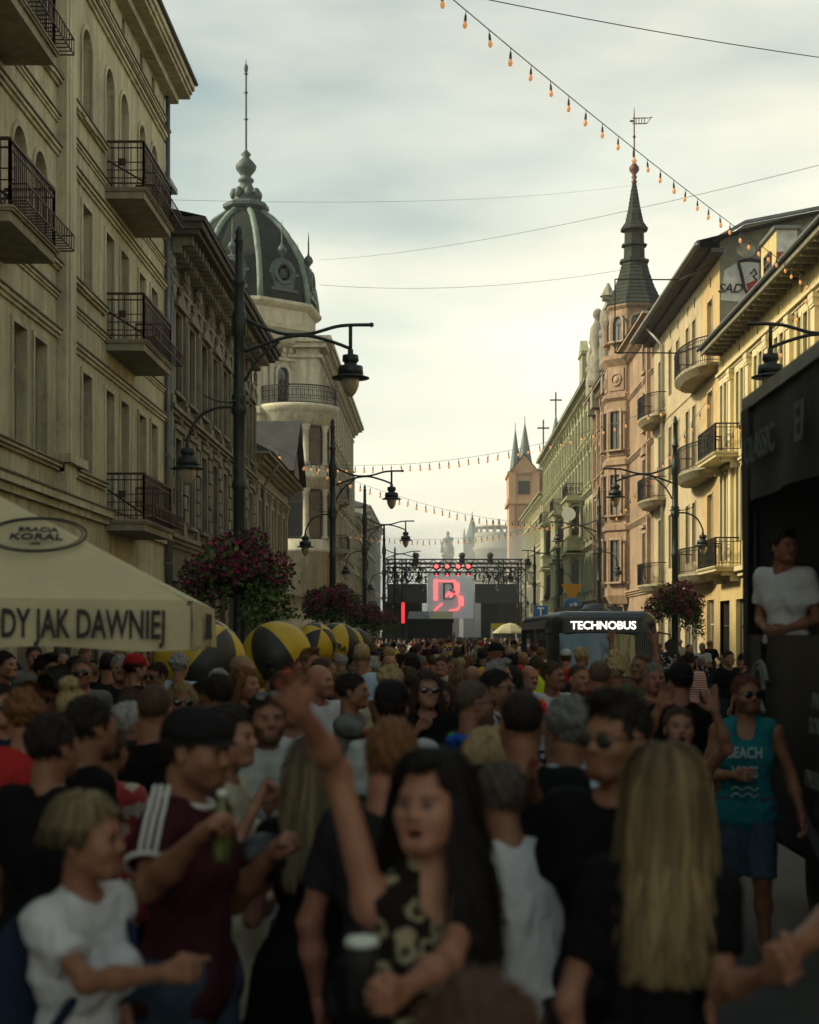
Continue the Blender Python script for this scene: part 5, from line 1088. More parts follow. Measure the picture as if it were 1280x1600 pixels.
# ================================================================== people: bodies grown from blended round limbs
class Field:
    def __init__(s, lo, hi, h):
        s.h = h; s.lo = np.asarray(lo, float) - 3*h; s.n = (np.ceil((np.asarray(hi, float) + 3*h - s.lo)/h).astype(int) + 1)
        s.F = np.full(s.n, .25, np.float32)
    def sub(s, lo, hi):
        a = np.maximum(0, np.floor((np.asarray(lo)-s.lo)/s.h).astype(int)); b = np.minimum(s.n, np.ceil((np.asarray(hi)-s.lo)/s.h).astype(int)+1)
        if np.any(b <= a): return None
        g = [s.lo[i] + s.h*np.arange(a[i], b[i]) for i in range(3)]
        return tuple(slice(a[i], b[i]) for i in range(3)), g[0][:, None, None], g[1][None, :, None], g[2][None, None, :]
    def put(s, q, d, k, op):
        A = s.F[q]
        if op == 'add':
            hh = np.maximum(k-np.abs(A-d), 0)/k if k > 0 else 0; s.F[q] = np.minimum(A, d) - hh*hh*k*.25
        elif op == 'cut':
            d = -d; hh = np.maximum(k-np.abs(A-d), 0)/k if k > 0 else 0; s.F[q] = np.maximum(A, d) + hh*hh*k*.25
    def cap(s, a, b, ra, rb=None, k=.03, op='add', cut=False):
        a = np.asarray(a, float); b = np.asarray(b, float); rb = ra if rb is None else rb; m = max(ra, rb) + k + 2*s.h
        r = s.sub(np.minimum(a, b)-m, np.maximum(a, b)+m)
        if r is None: return
        q, X, Y, Z = r; d = b-a; L2 = max(1e-9, d @ d)
        t = ((X-a[0])*d[0] + (Y-a[1])*d[1] + (Z-a[2])*d[2])/L2; tc = np.clip(t, 0, 1)
        D = np.sqrt((X-a[0]-tc*d[0])**2 + (Y-a[1]-tc*d[1])**2 + (Z-a[2]-tc*d[2])**2) - (ra+(rb-ra)*tc)
        if cut: D = np.maximum(D, (t-1)*math.sqrt(L2))
        s.put(q, D, k, op)
    def ell(s, c, r, k=.03, op='add', rot=None):
        c = np.asarray(c, float); r = np.asarray(r, float); m = r.max() + k + 2*s.h
        g = s.sub(c-m, c+m)
        if g is None: return
        q, X, Y, Z = g; x, y, z = X-c[0], Y-c[1], Z-c[2]
        if rot is not None:
            M = rot; x, y, z = (M[0][0]*x+M[1][0]*y+M[2][0]*z, M[0][1]*x+M[1][1]*y+M[2][1]*z, M[0][2]*x+M[1][2]*y+M[2][2]*z)
        k0 = np.sqrt((x/r[0])**2+(y/r[1])**2+(z/r[2])**2)+1e-6; k1 = np.sqrt((x/r[0]**2)**2+(y/r[1]**2)**2+(z/r[2]**2)**2)+1e-6
        s.put(q, k0*(k0-1)/k1, k, op)
    def half(s, fn):
        X = s.lo[0]+s.h*np.arange(s.n[0])[:, None, None]; Y = s.lo[1]+s.h*np.arange(s.n[1])[None, :, None]; Z = s.lo[2]+s.h*np.arange(s.n[2])[None, None, :]
        s.F = np.maximum(s.F, fn(X, Y, Z).astype(np.float32))
    def mesh(s):
        F = s.F; S = F < 0
        c = [S[i:S.shape[0]-1+i, j:S.shape[1]-1+j, k:S.shape[2]-1+k] for i in (0, 1) for j in (0, 1) for k in (0, 1)]
        an = c[0].copy(); al = c[0].copy()
        for q in c[1:]: an |= q; al &= q
        act = an & ~al; I = np.argwhere(act)
        if len(I) == 0: return np.zeros((0, 3)), np.zeros((0, 4), int)
        idx = np.full(act.shape, -1, np.int32); idx[tuple(I.T)] = np.arange(len(I))
        off = np.array([(i, j, k) for i in (0, 1) for j in (0, 1) for k in (0, 1)])
        vals = np.stack([F[tuple((I+o).T)] for o in off], 1)
        P = np.zeros((len(I), 3)); N = np.zeros(len(I))
        for a in range(8):
            for ax in range(3):
                if off[a][ax]: continue
                o = off[a].copy(); o[ax] = 1; b = o[0]*4+o[1]*2+o[2]
                va, vb = vals[:, a], vals[:, b]; mk = (va < 0) != (vb < 0); t = np.where(mk, va/(va-vb+1e-12), 0)
                p = off[a][None, :] + t[:, None]*(off[b]-off[a])[None, :]; P += p*mk[:, None]; N += mk
        P = s.lo + s.h*(I + P/np.maximum(N, 1)[:, None])
        Q = []
        for ax in range(3):
            u, v = [(1, 2), (2, 0), (0, 1)][ax]
            sl0 = [slice(None)]*3; sl1 = [slice(None)]*3; sl0[ax] = slice(0, -1); sl1[ax] = slice(1, None)
            E = np.argwhere(S[tuple(sl0)] != S[tuple(sl1)])
            ok = (E[:, u] > 0) & (E[:, v] > 0) & (E[:, u] < S.shape[u]-1) & (E[:, v] < S.shape[v]-1); E = E[ok]
            def at(du, dv):
                e = E.copy(); e[:, u] -= du; e[:, v] -= dv; return idx[tuple(e.T)]
            q = np.stack([at(1, 1), at(0, 1), at(0, 0), at(1, 0)], 1); fl = S[tuple(E.T)]; q[~fl] = q[~fl][:, ::-1]; Q.append(q)
        return P, np.concatenate(Q)
def np_mesh(name, V, Q, mt=None, col=None, smooth=True):
    me = bpy.data.meshes.new(name); me.vertices.add(len(V)); me.vertices.foreach_set('co', np.asarray(V, np.float32).ravel())
    n = len(Q); w = Q.shape[1]; me.loops.add(n*w); me.loops.foreach_set('vertex_index', Q.astype(np.int32).ravel())
    me.polygons.add(n); me.polygons.foreach_set('loop_start', np.arange(0, n*w, w, dtype=np.int32)); me.polygons.foreach_set('loop_total', np.full(n, w, np.int32))
    me.polygons.foreach_set('use_smooth', np.full(n, smooth)); me.update(calc_edges=True)
    if col is not None:
        ca = me.color_attributes.new('Col', 'FLOAT_COLOR', 'POINT'); c4 = np.ones((len(V), 4), np.float32); c4[:, :3] = col; ca.data.foreach_set('color', c4.ravel())
    if mt: me.materials.append(mt)
    return me
def normals(V, Q):
    fn = np.cross(V[Q[:, 2]]-V[Q[:, 0]], V[Q[:, 3]]-V[Q[:, 1]]); N = np.zeros_like(V)
    for i in range(4): np.add.at(N, Q[:, i], fn)
    return N/(np.linalg.norm(N, axis=1)[:, None]+1e-9)
def wrinkle(V, Q, amp, seed, fr=1.0):
    N = normals(V, Q); r = np.random.RandomState(seed); d = 0
    for k in range(6):
        w = r.normal(size=3)*np.array((18, 18, 30))*fr*(1+.3*k); d = d + np.sin(V @ w + r.uniform(0, 6.3))/(1+.4*k)
    return V + N*(amp*d/2.2)[:, None]
def relax(V, Q, n, lam=.5):
    E = np.concatenate([Q[:, [0, 1]], Q[:, [1, 2]], Q[:, [2, 3]], Q[:, [3, 0]]]); deg = np.bincount(E[:, 0], minlength=len(V)) + np.bincount(E[:, 1], minlength=len(V))
    for it in range(2*n):
        S = np.zeros_like(V)
        for a, b in ((0, 1), (1, 0)):
            for c in range(3): S[:, c] += np.bincount(E[:, a], V[E[:, b], c], minlength=len(V))
        V = V + (lam if it % 2 == 0 else -lam*1.02)*(S/np.maximum(deg, 1)[:, None]-V)
    return V
def folds(V, Q, amp, seed):
    "long slanting creases that run from the shoulders and gather at the waist"
    N = normals(V, Q); r = np.random.RandomState(seed+50); a = np.arctan2(V[:, 0], -V[:, 1]); z = V[:, 2]; d = 0
    for k in range(5): d = d + np.maximum(0, np.sin(a*r.uniform(2, 5)+z*r.uniform(-16, 16)+r.uniform(0, 6.3)+.8*np.sin(z*9+k)))**3*r.uniform(.5, 1)
    return V + N*(amp*(d-.6)*np.clip((1.5-z)/.3, .3, 1))[:, None]
# ------------------------------------------------------------------ heads
def head_proto(fem, mouth, h=.0042):
    f = Field((-.1, -.14, -.1), (.1, .13, .245), h); j = .93 if fem else 1.0
    f.ell((0, .018, .143), (.073, .092, .081), .02); f.ell((0, -.026, .098), (.0625*j, .066, .088), .04); f.ell((0, -.036, .055), (.047*j, .05, .052), .04)
    f.cap((-.012*j, -.078, .016), (.012*j, -.078, .016), .015 if fem else .018, k=.04)
    for s in (-1, 1):
        f.cap((s*.05*j, -.012, .045), (s*.02, -.066, .018), .012 if fem else .0165, k=.04); f.ell((s*.04*j, -.06, .08), (.026, .028, .028), .035)
    f.cap((-.03, -.079, .128), (.03, -.079, .128), .012 if not fem else .009, k=.03)
    for s in (-1, 1): f.ell((s*.031, -.104, .109), (.018, .016, .011), .018, 'cut'); f.ell((s*.031, -.079, .108), (.0135, .0125, .0115), .004)
    f.cap((0, -.088, .12), (0, -.108, .084), .0075, .0115 if fem else .0135, k=.014)
    for s in (-1, 1): f.ell((s*.0105, -.098, .079), (.0085, .011, .0075), .009)
    mz = .047
    if mouth:
        f.ell((0, -.097, mz-.006), (.017, .022, .008 if mouth == 1 else .016), .006, 'cut')
        f.cap((-.016, -.084, mz+.009), (.016, -.084, mz+.009), .006, k=.014); f.cap((-.013, -.08, mz-.022), (.013, -.08, mz-.022), .0065, k=.014)
    else: f.cap((-.017, -.0835, mz+.004), (.017, -.0835, mz+.004), .0055, k=.016); f.cap((-.013, -.082, mz-.006), (.013, -.082, mz-.006), .0068, k=.014)
    for s in (-1, 1): f.ell((s*.076, .012, .098), (.009, .02, .03), .006); f.ell((s*.084, .008, .1), (.006, .011, .018), .004, 'cut')
    f.cap((0, .026, -.09), (0, .016, .06), .05 if fem else .059, .047 if fem else .056, k=.03)
    V, Q = f.mesh(); V = relax(V, Q, 3); x, y, z = V.T
    M = {}
    M['lip'] = np.clip(1-(np.sqrt(np.maximum(0, np.abs(x)-.016)**2*1.0+(y+.086)**2*.4+(z-mz+.002)**2*2.0)-.010)/.006, 0, 1)*(y < -.07)
    if mouth: M['lip'] = np.clip(1-np.abs(np.sqrt((x/.024)**2+((z-mz+.006)/(.016 if mouth == 1 else .024))**2)-1)/.4, 0, 1)*(y < -.07)
    M['gap'] = (np.sqrt((x/.019)**2+((z-mz+.006)/(.008 if mouth == 1 else .014))**2) < 1)*(y < -.06)*1.0 if mouth else np.zeros(len(V))
    ed = np.minimum(np.sqrt((x-.031)**2+(z-.108)**2), np.sqrt((x+.031)**2+(z-.108)**2)); M['eye'] = ((np.sqrt(((np.abs(x)-.031)/.0125)**2+((z-.108)/.007)**2) < 1) & (y < -.075))*1.0
    M['iris'] = ((ed < .006) & (y < -.08))*1.0
    M['lash'] = ((np.sqrt(((np.abs(x)-.031)/.016)**2+((z-.109)/.0105)**2) < 1) & (y < -.07))*1.0
    M['brow'] = np.clip(1-np.abs(z-.1285-(np.abs(x)-.03)*-.06)/.006, 0, 1)*(y < -.06)*(np.abs(x) > .012)*(np.abs(x) < .054)
    M['beard'] = np.clip((.058+.03*np.clip(np.abs(x)/.06, 0, 1)**2-z)/.02, 0, 1)*np.clip((.02-y)/.03, 0, 1)*(z > -.012)*(1-np.clip(M['lip'], 0, 1))
    return V, Q, M
HEADS = {(fm, mo): head_proto(fm, mo) for fm in (0, 1) for mo in (0, 1, 2)}
HEADS_LOW = {(fm, 0): head_proto(fm, 0, .009) for fm in (0, 1)}
def head_cols(M, n, skin, hair, beard=0, lips=1.0, makeup=0):
    s = np.asarray(skin); hr = np.asarray(hair); C = np.tile(s, (n, 1))
    def mixc(c, w): nonlocal C; C = C*(1-w[:, None]) + np.asarray(c)[None]*w[:, None]
    mixc(hr*.6+s*.25, M['beard']*beard); mixc(s*np.array((.85, .5, .5))*lips, M['lip']*.8); mixc((.03, .012, .012), M['gap']); mixc(hr*.5+s*.1, M['brow']*.85)
    mixc((.03, .02, .018), M['lash']*(.9 if makeup else .65)); mixc((.24, .22, .21), M['eye']*.6); mixc((.03, .02, .015), M['iris'])
    return C
# ------------------------------------------------------------------ hands (wrist at the origin, fingers along +z, palm facing -y, thumb on +x)
def hand_proto(curl, spread, thumb, only=None, h=.0034):
    f = Field((-.1, -.1, -.04), (.12, .05, .21), h)
    f.cap((0, 0, -.035), (0, 0, .02), .026, .024, k=.02)
    for i, (x, L, r) in enumerate(((.030, .074, .0088), (.010, .082, .0092), (-.011, .077, .0088), (-.031, .060, .0078))):
        kx, kz = x, .092-.004*abs(i-1); f.cap((x*.5, 0, .015), (kx, 0, kz), .015, .0125, k=.022)
        c = curl if only is None or i not in only else .05
        a = c*75; d = spread*(x/.03)*14; p = np.array((kx, 0, kz)); ang = a*.75
        for ph, fr in ((0, .45), (1, .31), (2, .26)):
            dv = np.array((math.sin(R(d)), -math.sin(R(ang)), math.cos(R(ang))*math.cos(R(d)))); q = p+dv/np.linalg.norm(dv)*L*fr; f.cap(p, q, r*(1-.07*ph), r*(.95-.08*ph), k=.005); p = q; ang += a
    if thumb == 'out': ch = [(.018, -.006, .02), (.046, -.014, .05), (.066, -.016, .078), (.078, -.018, .1)]
    elif thumb == 'over': ch = [(.018, -.008, .02), (.042, -.024, .05), (.034, -.046, .075), (.012, -.056, .088)]
    else: ch = [(.018, -.006, .02), (.04, -.02, .05), (.045, -.03, .08), (.043, -.034, .104)]
    for k_ in range(3): f.cap(ch[k_], ch[k_+1], .0135-.0018*k_, .012-.0018*k_, k=.012)
    f.ell((.02, -.012, .045), (.016, .013, .026), .015); f.ell((-.022, -.01, .04), (.014, .011, .03), .015)
    return f.mesh()
HANDS = {'relax': hand_proto(.42, .35, 'in'), 'open': hand_proto(.06, 1.0, 'out'), 'fist': hand_proto(1.15, 0, 'over'), 'grip': hand_proto(.8, .1, 'in'), 'point': hand_proto(1.1, 0, 'over', only=(0,)), 'flat': hand_proto(.12, .2, 'in'), 'peace': hand_proto(1.1, .9, 'over', only=(0, 1))}
# ------------------------------------------------------------------ hair
def hair_shell(style, h=.0065):
    f = Field((-.17, -.17, -.45), (.17, .24, .34), h)
    t = {'buzz': .003, 'short': .008, 'crop': .006, 'quiff': .010, 'long': .013, 'bun': .007, 'pony': .007, 'bob': .015, 'curly': .018}[style]
    f.ell((0, .018, .145), (.075+t*.7, .095+t, .083+t), .01)
    if style == 'quiff': f.ell((0, -.05, .222), (.055, .05, .028), .03)
    if style == 'curly':
        r = np.random.RandomState(5)
        for _ in range(50):
            d = r.normal(size=3); d[2] = abs(d[2])*.9-.25; d /= np.linalg.norm(d); f.ell(np.array((0, .02, .15))+d*np.array((.082, .105, .088)), (.02,)*3, .012)
    ys = [-.2, -.1, -.06, -.035, .0, .035, .1, .2]
    zs = {'buzz': [.19, .18, .172, .13, .115, .06, .035, .03]}.get(style, [.2, .186, .172, .12, .108, .06, .03, .02])
    if style in ('long', 'bob', 'curly'): zs = [.2, .19, .17, .09, -.02, -.05, -.08, -.08]
    if style in ('bun', 'pony'): zs = [.2, .19, .172, .14, .125, .06, .03, .02]
    f.half(lambda X, Y, Z: np.interp(Y, ys, zs) - Z + 0*X)
    if style in ('long',):
        for s in (-1, 1):
            f.cap((s*.066, .0, .15), (s*.088, .02, .02), .03, .032, k=.03); f.cap((s*.088, .02, .02), (s*.105, .05, -.25), .032, .026, k=.03)
            f.cap((s*.03, .1, .12), (s*.045, .115, -.1), .04, .045, k=.04); f.cap((s*.045, .115, -.1), (s*.05, .125, -.34), .045, .02, k=.04)
    if style == 'bob':
        for s in (-1, 1): f.cap((s*.07, .0, .13), (s*.078, .005, .02), .03, .028, k=.03); f.cap((s*.035, .09, .12), (s*.04, .085, .0), .04, .036, k=.04)
    if style == 'bun': f.ell((0, .06, .255), (.05, .05, .042), .015)
    if style == 'pony': f.cap((0, .11, .16), (0, .16, .1), .026, .035, k=.02); f.cap((0, .16, .1), (0, .15, -.18), .035, .015, k=.03)
    V, Q = f.mesh(); N = normals(V, Q); r = np.random.RandomState(3); d = 0
    for k in range(8):
        w = r.normal(size=3)*np.array((120, 90, 22 if style in ('long', 'bob', 'pony') else 90)); d = d + np.sin(V @ w + r.uniform(0, 6.3))
    V = V + N*(d*.0011*(0.4 if style == 'buzz' else 1.4))[:, None]
    shade = np.clip(1 + .13*d/2 + .1*r.normal(size=len(V)), .5, 1.6)
    if style != 'buzz':
        nt = 2600 if style in ('long', 'bob') else 2000; I = r.randint(0, len(V), nt); N2 = normals(V, Q); p = V[I]; nn = N2[I]; ok = (p[:, 1] > -.09) | (p[:, 2] > .18); p, nn = p[ok], nn[ok]; nt = len(p)
        crown = np.array((0.01, .05, .235)); flow = p-crown; flow[:, 2] -= .06; flow = flow+r.normal(size=flow.shape)*.03
        if style == 'curly': flow = r.normal(size=flow.shape)
        if style == 'quiff': flow[:, 2] += np.where(p[:, 2] > .2, .09, 0)
        flow -= nn*(flow*nn).sum(1)[:, None]; flow /= np.linalg.norm(flow, axis=1)[:, None]+1e-9; L = r.uniform(.014, .034, nt)[:, None]*(.55 if style == 'curly' else 1)*(1.6 if style in ('long', 'bob') else 1); lift = r.uniform(.0, .35, nt)[:, None]
        sd = np.cross(flow, nn)*r.uniform(.0009, .0022, nt)[:, None]; p0 = p-nn*.004; p1 = p+flow*L*.5+nn*L*lift*.35; p2 = p+flow*L+nn*L*lift*.25-np.array((0, 0, .2))*L*.3
        base = len(V); V = np.concatenate([V, np.stack([p0-sd, p0+sd, p1-sd*.9, p1+sd*.9, p2-sd*.15, p2+sd*.15], 1).reshape(-1, 3)]); j = base+6*np.arange(nt)
        Q = np.concatenate([Q, np.stack([j, j+1, j+3, j+2], 1), np.stack([j+2, j+3, j+5, j+4], 1)]); shade = np.concatenate([shade, np.repeat(r.uniform(.6, 1.7, nt), 6)])
    return np_mesh('hair', V, Q, None, np.repeat(shade[:, None], 3, 1))
HAIRS = {}
def hair_mesh(st):
    if st not in HAIRS: HAIRS[st] = hair_shell(st)
    return HAIRS[st]
def hair_mat(col):
    nm = 'hair_%02d_%02d_%02d' % tuple(int(c*200) for c in col)
    if nm in MATS: return MATS[nm]
    m, t, b = new_mat(nm); N = t.nodes.new; K = t.links.new
    a = N('ShaderNodeAttribute'); a.attribute_name = 'Col'; q = N('ShaderNodeMixRGB'); q.blend_type = 'MULTIPLY'; q.inputs['Fac'].default_value = 1; q.inputs['Color2'].default_value = (*col, 1); K(a.outputs['Color'], q.inputs['Color1']); K(q.outputs[0], b.inputs['Base Color'])
    b.inputs['Roughness'].default_value = .75; b.inputs['Specular IOR Level'].default_value = .18; MATS[nm] = m; return m
def strands(name, W, col_fn, n, length, seed, spread=.11, part=0.0, front=True, wave=.012):
    "long hair as separate locks that leave the scalp, follow the skull and fall over the shoulders (head coordinates)"
    r = np.random.RandomState(seed); V = []; Q = []; C = []
    for i in range(n):
        a = r.uniform(-math.pi, math.pi)         # direction in which the lock falls, 0 = towards the face
        if abs(a) < (.62 if front else 1.5): a = math.copysign(r.uniform(.7 if front else 1.5, 2.4), a)
        dx, dy = math.sin(a), -math.cos(a); rt = r.uniform(0, 1)**.7
        ry_ = r.uniform(-.088, .075); root = np.array((part+.012*r.normal(), ry_, .150+.088*math.sqrt(max(.05, 1-((ry_-.018)/.113)**2))))
        L = length*(r.uniform(.9, 1.06) if r.uniform() < .7 else r.uniform(.6, .95)); pts = [root]; off = r.uniform(.0, .014) if r.uniform() < .93 else r.uniform(.014, .03)
        for t in np.linspace(.08, 1, 15)[0:]:
            ang = min(1, t/.32)*math.pi/2; rx, ry, rz = .082+off, .104+off, .088+off
            top = np.array((0, .018, .145))+np.array((dx*rx*math.sin(ang)*(.55+.45*rt if ang < 1.5 else 1), dy*ry*math.sin(ang)*(.55+.45*rt if ang < 1.5 else 1), rz*math.cos(ang)))
            if t > .32:
                u = (t-.32)/.68; top = np.array((dx*rx*(1+spread*2.2*u), max(dy*ry, -.05)*(1)+.02*u+.018, .145-u*L)) + np.array((math.sin(u*7+i)*wave*u, math.cos(u*5+i*1.7)*wave*u, 0))
            pts.append(top)
        pts = np.array(pts); pts[1] = pts[0]*.5+pts[2]*.5+np.array((0, 0, .012)); k = len(pts); d = np.gradient(pts, axis=0); d /= np.linalg.norm(d, axis=1)[:, None]+1e-9
        out = pts-np.array((0, .02, .1)); out[:, 2] *= .3; sd = np.cross(d, out); sd /= np.linalg.norm(sd, axis=1)[:, None]+1e-9; up = np.cross(sd, d)
        w = .0056*r.uniform(.5, 1.4)*np.interp(np.linspace(0, 1, k), [0, .3, .8, 1], [.7, 1, .9, .15])[:, None]
        base = len(V)//1; ring = [pts-sd*w, pts+up*w*.6, pts+sd*w]
        b0 = sum(len(x) for x in V) if V else 0
        V.append(np.stack(ring, 1).reshape(-1, 3)); j = np.arange(k-1)
        for a0, a1 in ((0, 1), (1, 2)): Q.append(np.stack([b0+j*3+a0, b0+j*3+a1, b0+(j+1)*3+a1, b0+(j+1)*3+a0], 1))
        C.append(np.repeat(np.array([col_fn(t, r) for t in np.linspace(0, 1, k)])*r.uniform(.45, 1.5), 3, 0))
    return np_mesh(name, np.concatenate(V), np.concatenate(Q), attr_mat('strand_hair', .6, spec=.15), np.concatenate(C))
# ------------------------------------------------------------------ accessories in head coordinates
def _glasses(up=0.0, tilt=0):
    m = MB(); z = .108
    for s in (-1, 1): m.ball((s*.033, -.098, z), .031, 12, (1, .25, .78)); m.tube([(s*.064, -.094, z+.008), (s*.078, -.04, z+.006), (s*.08, .015, z+.004)], .0035, 5)
    m.tube([(-.01, -.11, z+.006), (.01, -.11, z+.006)], .004, 5); return m
GLASSES = _glasses().mesh('sunglasses', None)
def _cap():
    m = MB(Matrix.Translation((0, .016, .15)) @ Matrix.Diagonal((.088, .108, .1, 1))); m.smooth = True
    m.lathe([(1.0, -.02), (1.0, .2), (.93, .5), (.75, .78), (.42, .96), (.05, 1.0)], (0, 0, 0), 20); m.ball((0, 0, 1.0), .06, 6)
    m.M = I4; n = 10; g = []
    for i in range(n+1):
        a = math.pi*(i/n)-math.pi/2; x = .075*math.sin(a); g.append(m._a([(x, .016-.1*math.cos(a)*1.0, .156), (x*1.05, .016-.1*math.cos(a)-.072*math.cos(a)**.6 if math.cos(a) > 0 else .016, .148-.012*abs(math.sin(a)))]))
    for i in range(n): m._f((g[i], g[i+1], g[i+1]+1, g[i]+1))
    return m.mesh('cap', None)
CAPME = _cap()
def _shoe():
    f = Field((-.07, -.22, -.02), (.07, .12, .14), .009); f.cap((0, .06, .045), (0, -.13, .036), .043, .04, k=.03); f.cap((0, .05, .05), (0, .04, .1), .042, .045, k=.03); f.half(lambda X, Y, Z: .004-Z+0*X+0*Y)
    V, Q = f.mesh(); col = np.where((V[:, 2] < .026)[:, None], np.array((.5, .5, .48)), np.array((.16, .16, .155))); return np_mesh('shoe', V, Q, attr_mat('shoe_colours', .6), col)
SHOEME = _shoe()
SKINM = attr_mat('skin', .48, bump=.15, bscale=150, spec=.3)
_t = SKINM.node_tree; _n = _t.nodes.new('ShaderNodeTexNoise'); _n.inputs['Scale'].default_value = 11; _n.inputs['Detail'].default_value = 6; _c = _t.nodes.new('ShaderNodeTexCoord'); _r = _t.nodes.new('ShaderNodeValToRGB'); _m = _t.nodes.new('ShaderNodeMixRGB'); _m.blend_type = 'MULTIPLY'; _m.inputs['Fac'].default_value = 1
_r.color_ramp.elements[0].position = .3; _r.color_ramp.elements[0].color = (.82, .66, .62, 1); _r.color_ramp.elements[1].position = .7; _r.color_ramp.elements[1].color = (1.1, 1.06, 1.02, 1)
_a = [q for q in _t.nodes if q.type == 'ATTRIBUTE'][0]; _t.links.new(_c.outputs['Object'], _n.inputs['Vector']); _t.links.new(_n.outputs['Fac'], _r.inputs['Fac']); _t.links.new(_a.outputs['Color'], _m.inputs['Color1']); _t.links.new(_r.outputs['Color'], _m.inputs['Color2']); _t.links.new(_m.outputs[0], _t.nodes['Principled BSDF'].inputs['Base Color'])
def cloth(name, col, rough=.85, **k):
    nm = 'cloth_' + name
    if nm in MATS: return MATS[nm]
    m, t, b = new_mat(nm); N = t.nodes.new; K = t.links.new
    tcn = N('ShaderNodeTexCoord'); n = N('ShaderNodeTexNoise'); n.inputs['Scale'].default_value = 9; n.inputs['Detail'].default_value = 4; n.inputs['Distortion'].default_value = .8
    mpn = N('ShaderNodeMapping'); mpn.inputs['Scale'].default_value = (1.3, 1.3, .6); K(tcn.outputs['Object'], mpn.inputs['Vector']); K(mpn.outputs[0], n.inputs['Vector'])
    u = N('ShaderNodeBump'); u.inputs['Strength'].default_value = .7; u.inputs['Distance'].default_value = .04; K(n.outputs['Fac'], u.inputs['Height']); K(u.outputs[0], b.inputs['Normal'])
    b.inputs['Roughness'].default_value = rough; b.inputs['Specular IOR Level'].default_value = .06; b.inputs['Base Color'].default_value = (*col, 1)
    if k.get('pattern') == 'leopard':
        v = N('ShaderNodeTexVoronoi'); v.inputs['Scale'].default_value = 15; v.feature = 'F1'; K(tcn.outputs['Object'], v.inputs['Vector'])
        n2 = N('ShaderNodeTexNoise'); n2.inputs['Scale'].default_value = 28; K(tcn.outputs['Object'], n2.inputs['Vector'])
        ad = N('ShaderNodeMath'); ad.operation = 'MULTIPLY_ADD'; ad.inputs[1].default_value = .55; K(n2.outputs['Fac'], ad.inputs[0]); K(v.outputs['Distance'], ad.inputs[2])
        r = N('ShaderNodeValToRGB'); e = r.color_ramp.elements; e[0].position = .4; e[0].color = (.008, .007, .006, 1); e[1].position = .62; e[1].color = (.30, .27, .17, 1); x = r.color_ramp.elements.new(.74); x.color = (.012, .010, .008, 1)
        K(ad.outputs[0], r.inputs['Fac']); K(r.outputs['Color'], b.inputs['Base Color'])
    if k.get('pattern') in ('floral', 'bw'):
        v = N('ShaderNodeTexNoise'); v.inputs['Scale'].default_value = 14; v.inputs['Detail'].default_value = 2; K(tcn.outputs['Object'], v.inputs['Vector'])
        r = N('ShaderNodeValToRGB'); e = r.color_ramp.elements; r.color_ramp.interpolation = 'CONSTANT'; e[0].color = (*k['c0'], 1); e[1].position = .5; e[1].color = (*k['c1'], 1); K(v.outputs['Fac'], r.inputs['Fac']); K(r.outputs['Color'], b.inputs['Base Color'])
    if k.get('pattern') == 'stripe':
        w = N('ShaderNodeTexWave'); w.bands_direction = 'Z'; w.inputs['Scale'].default_value = 9; K(tcn.outputs['Object'], w.inputs['Vector']); r = N('ShaderNodeValToRGB'); e = r.color_ramp.elements; r.color_ramp.interpolation = 'CONSTANT'; e[0].color = (*k['c0'], 1); e[1].position = .5; e[1].color = (*k['c1'], 1); K(w.outputs['Fac'], r.inputs['Fac']); K(r.outputs['Color'], b.inputs['Base Color'])
    if k.get('denim'):
        n2 = N('ShaderNodeTexNoise'); n2.inputs['Scale'].default_value = 12; n2.inputs['Detail'].default_value = 6; K(tcn.outputs['Object'], n2.inputs['Vector']); r = N('ShaderNodeValToRGB'); e = r.color_ramp.elements; e[0].color = (*[c*.6 for c in col], 1); e[1].color = (*[c*1.3 for c in col], 1); K(n2.outputs['Fac'], r.inputs['Fac']); K(r.outputs['Color'], b.inputs['Base Color'])
    MATS[nm] = m; return m
# ------------------------------------------------------------------ the figure itself (local: faces -y, own right hand on -x, 1.78 m tall)
def rot2(v, c, ax, deg):
    M = np.array(Matrix.Rotation(R(deg), 3, ax)); return M @ (np.asarray(v, float)-c) + c
def joints(fem, lean=0, side=0, twist=0, walk=0):
    sh, hp = (.148, .09) if fem else (.178, .086); pel = np.array((0, 0, .95)); up = lambda p: rot2(rot2(rot2(np.array(p, float), pel, 'X', lean), pel, 'Y', side), pel, 'Z', twist)
    J = {'up': up, 'neck': up((0, .012, 1.485)), 'head': up((0, -.012, 1.552)), 'pel': pel}
    for s, n in ((-1, 'R'), (1, 'L')):
        J['sh'+n] = up((s*sh, .012, 1.425)); w = walk*s
        J['hip'+n] = np.array((s*hp, 0, .92)); J['kn'+n] = np.array((s*(hp+.015), -.03-.14*w, .5)); J['an'+n] = np.array((s*(hp+.03), .035-.05*w, .085))
    return J
ARMS = {'down': ((.07, .03, -.29), (.10, -.04, -.54), 'relax'), 'loose': ((.10, .06, -.28), (.11, -.10, -.48), 'relax'), 'hold': ((.06, .05, -.29), (-.01, -.20, -.22), 'grip'), 'drink': ((.09, -.08, -.25), (-.07, -.17, -.01), 'grip'),
        'up': ((.10, -.10, .26), (.07, -.13, .52), 'open'), 'wave': ((.22, -.06, .17), (.20, -.10, .43), 'open'), 'clap': ((.09, -.12, -.25), (-.11, -.30, -.12), 'flat'), 'front': ((.04, .04, -.29), (-.10, -.16, -.36), 'relax'), 'phone': ((.08, -.12, -.24), (-.02, -.26, -.02), 'grip'), 'hip': ((.20, .06, -.22), (.05, -.04, -.40), 'fist'),
        'fist_up': ((.16, -.08, .22), (.08, -.12, .46), 'fist'), 'point': ((.08, -.22, -.12), (.04, -.45, .03), 'point'), 'fold': ((.06, -.06, -.28), (-.17, -.17, -.25), 'relax')}
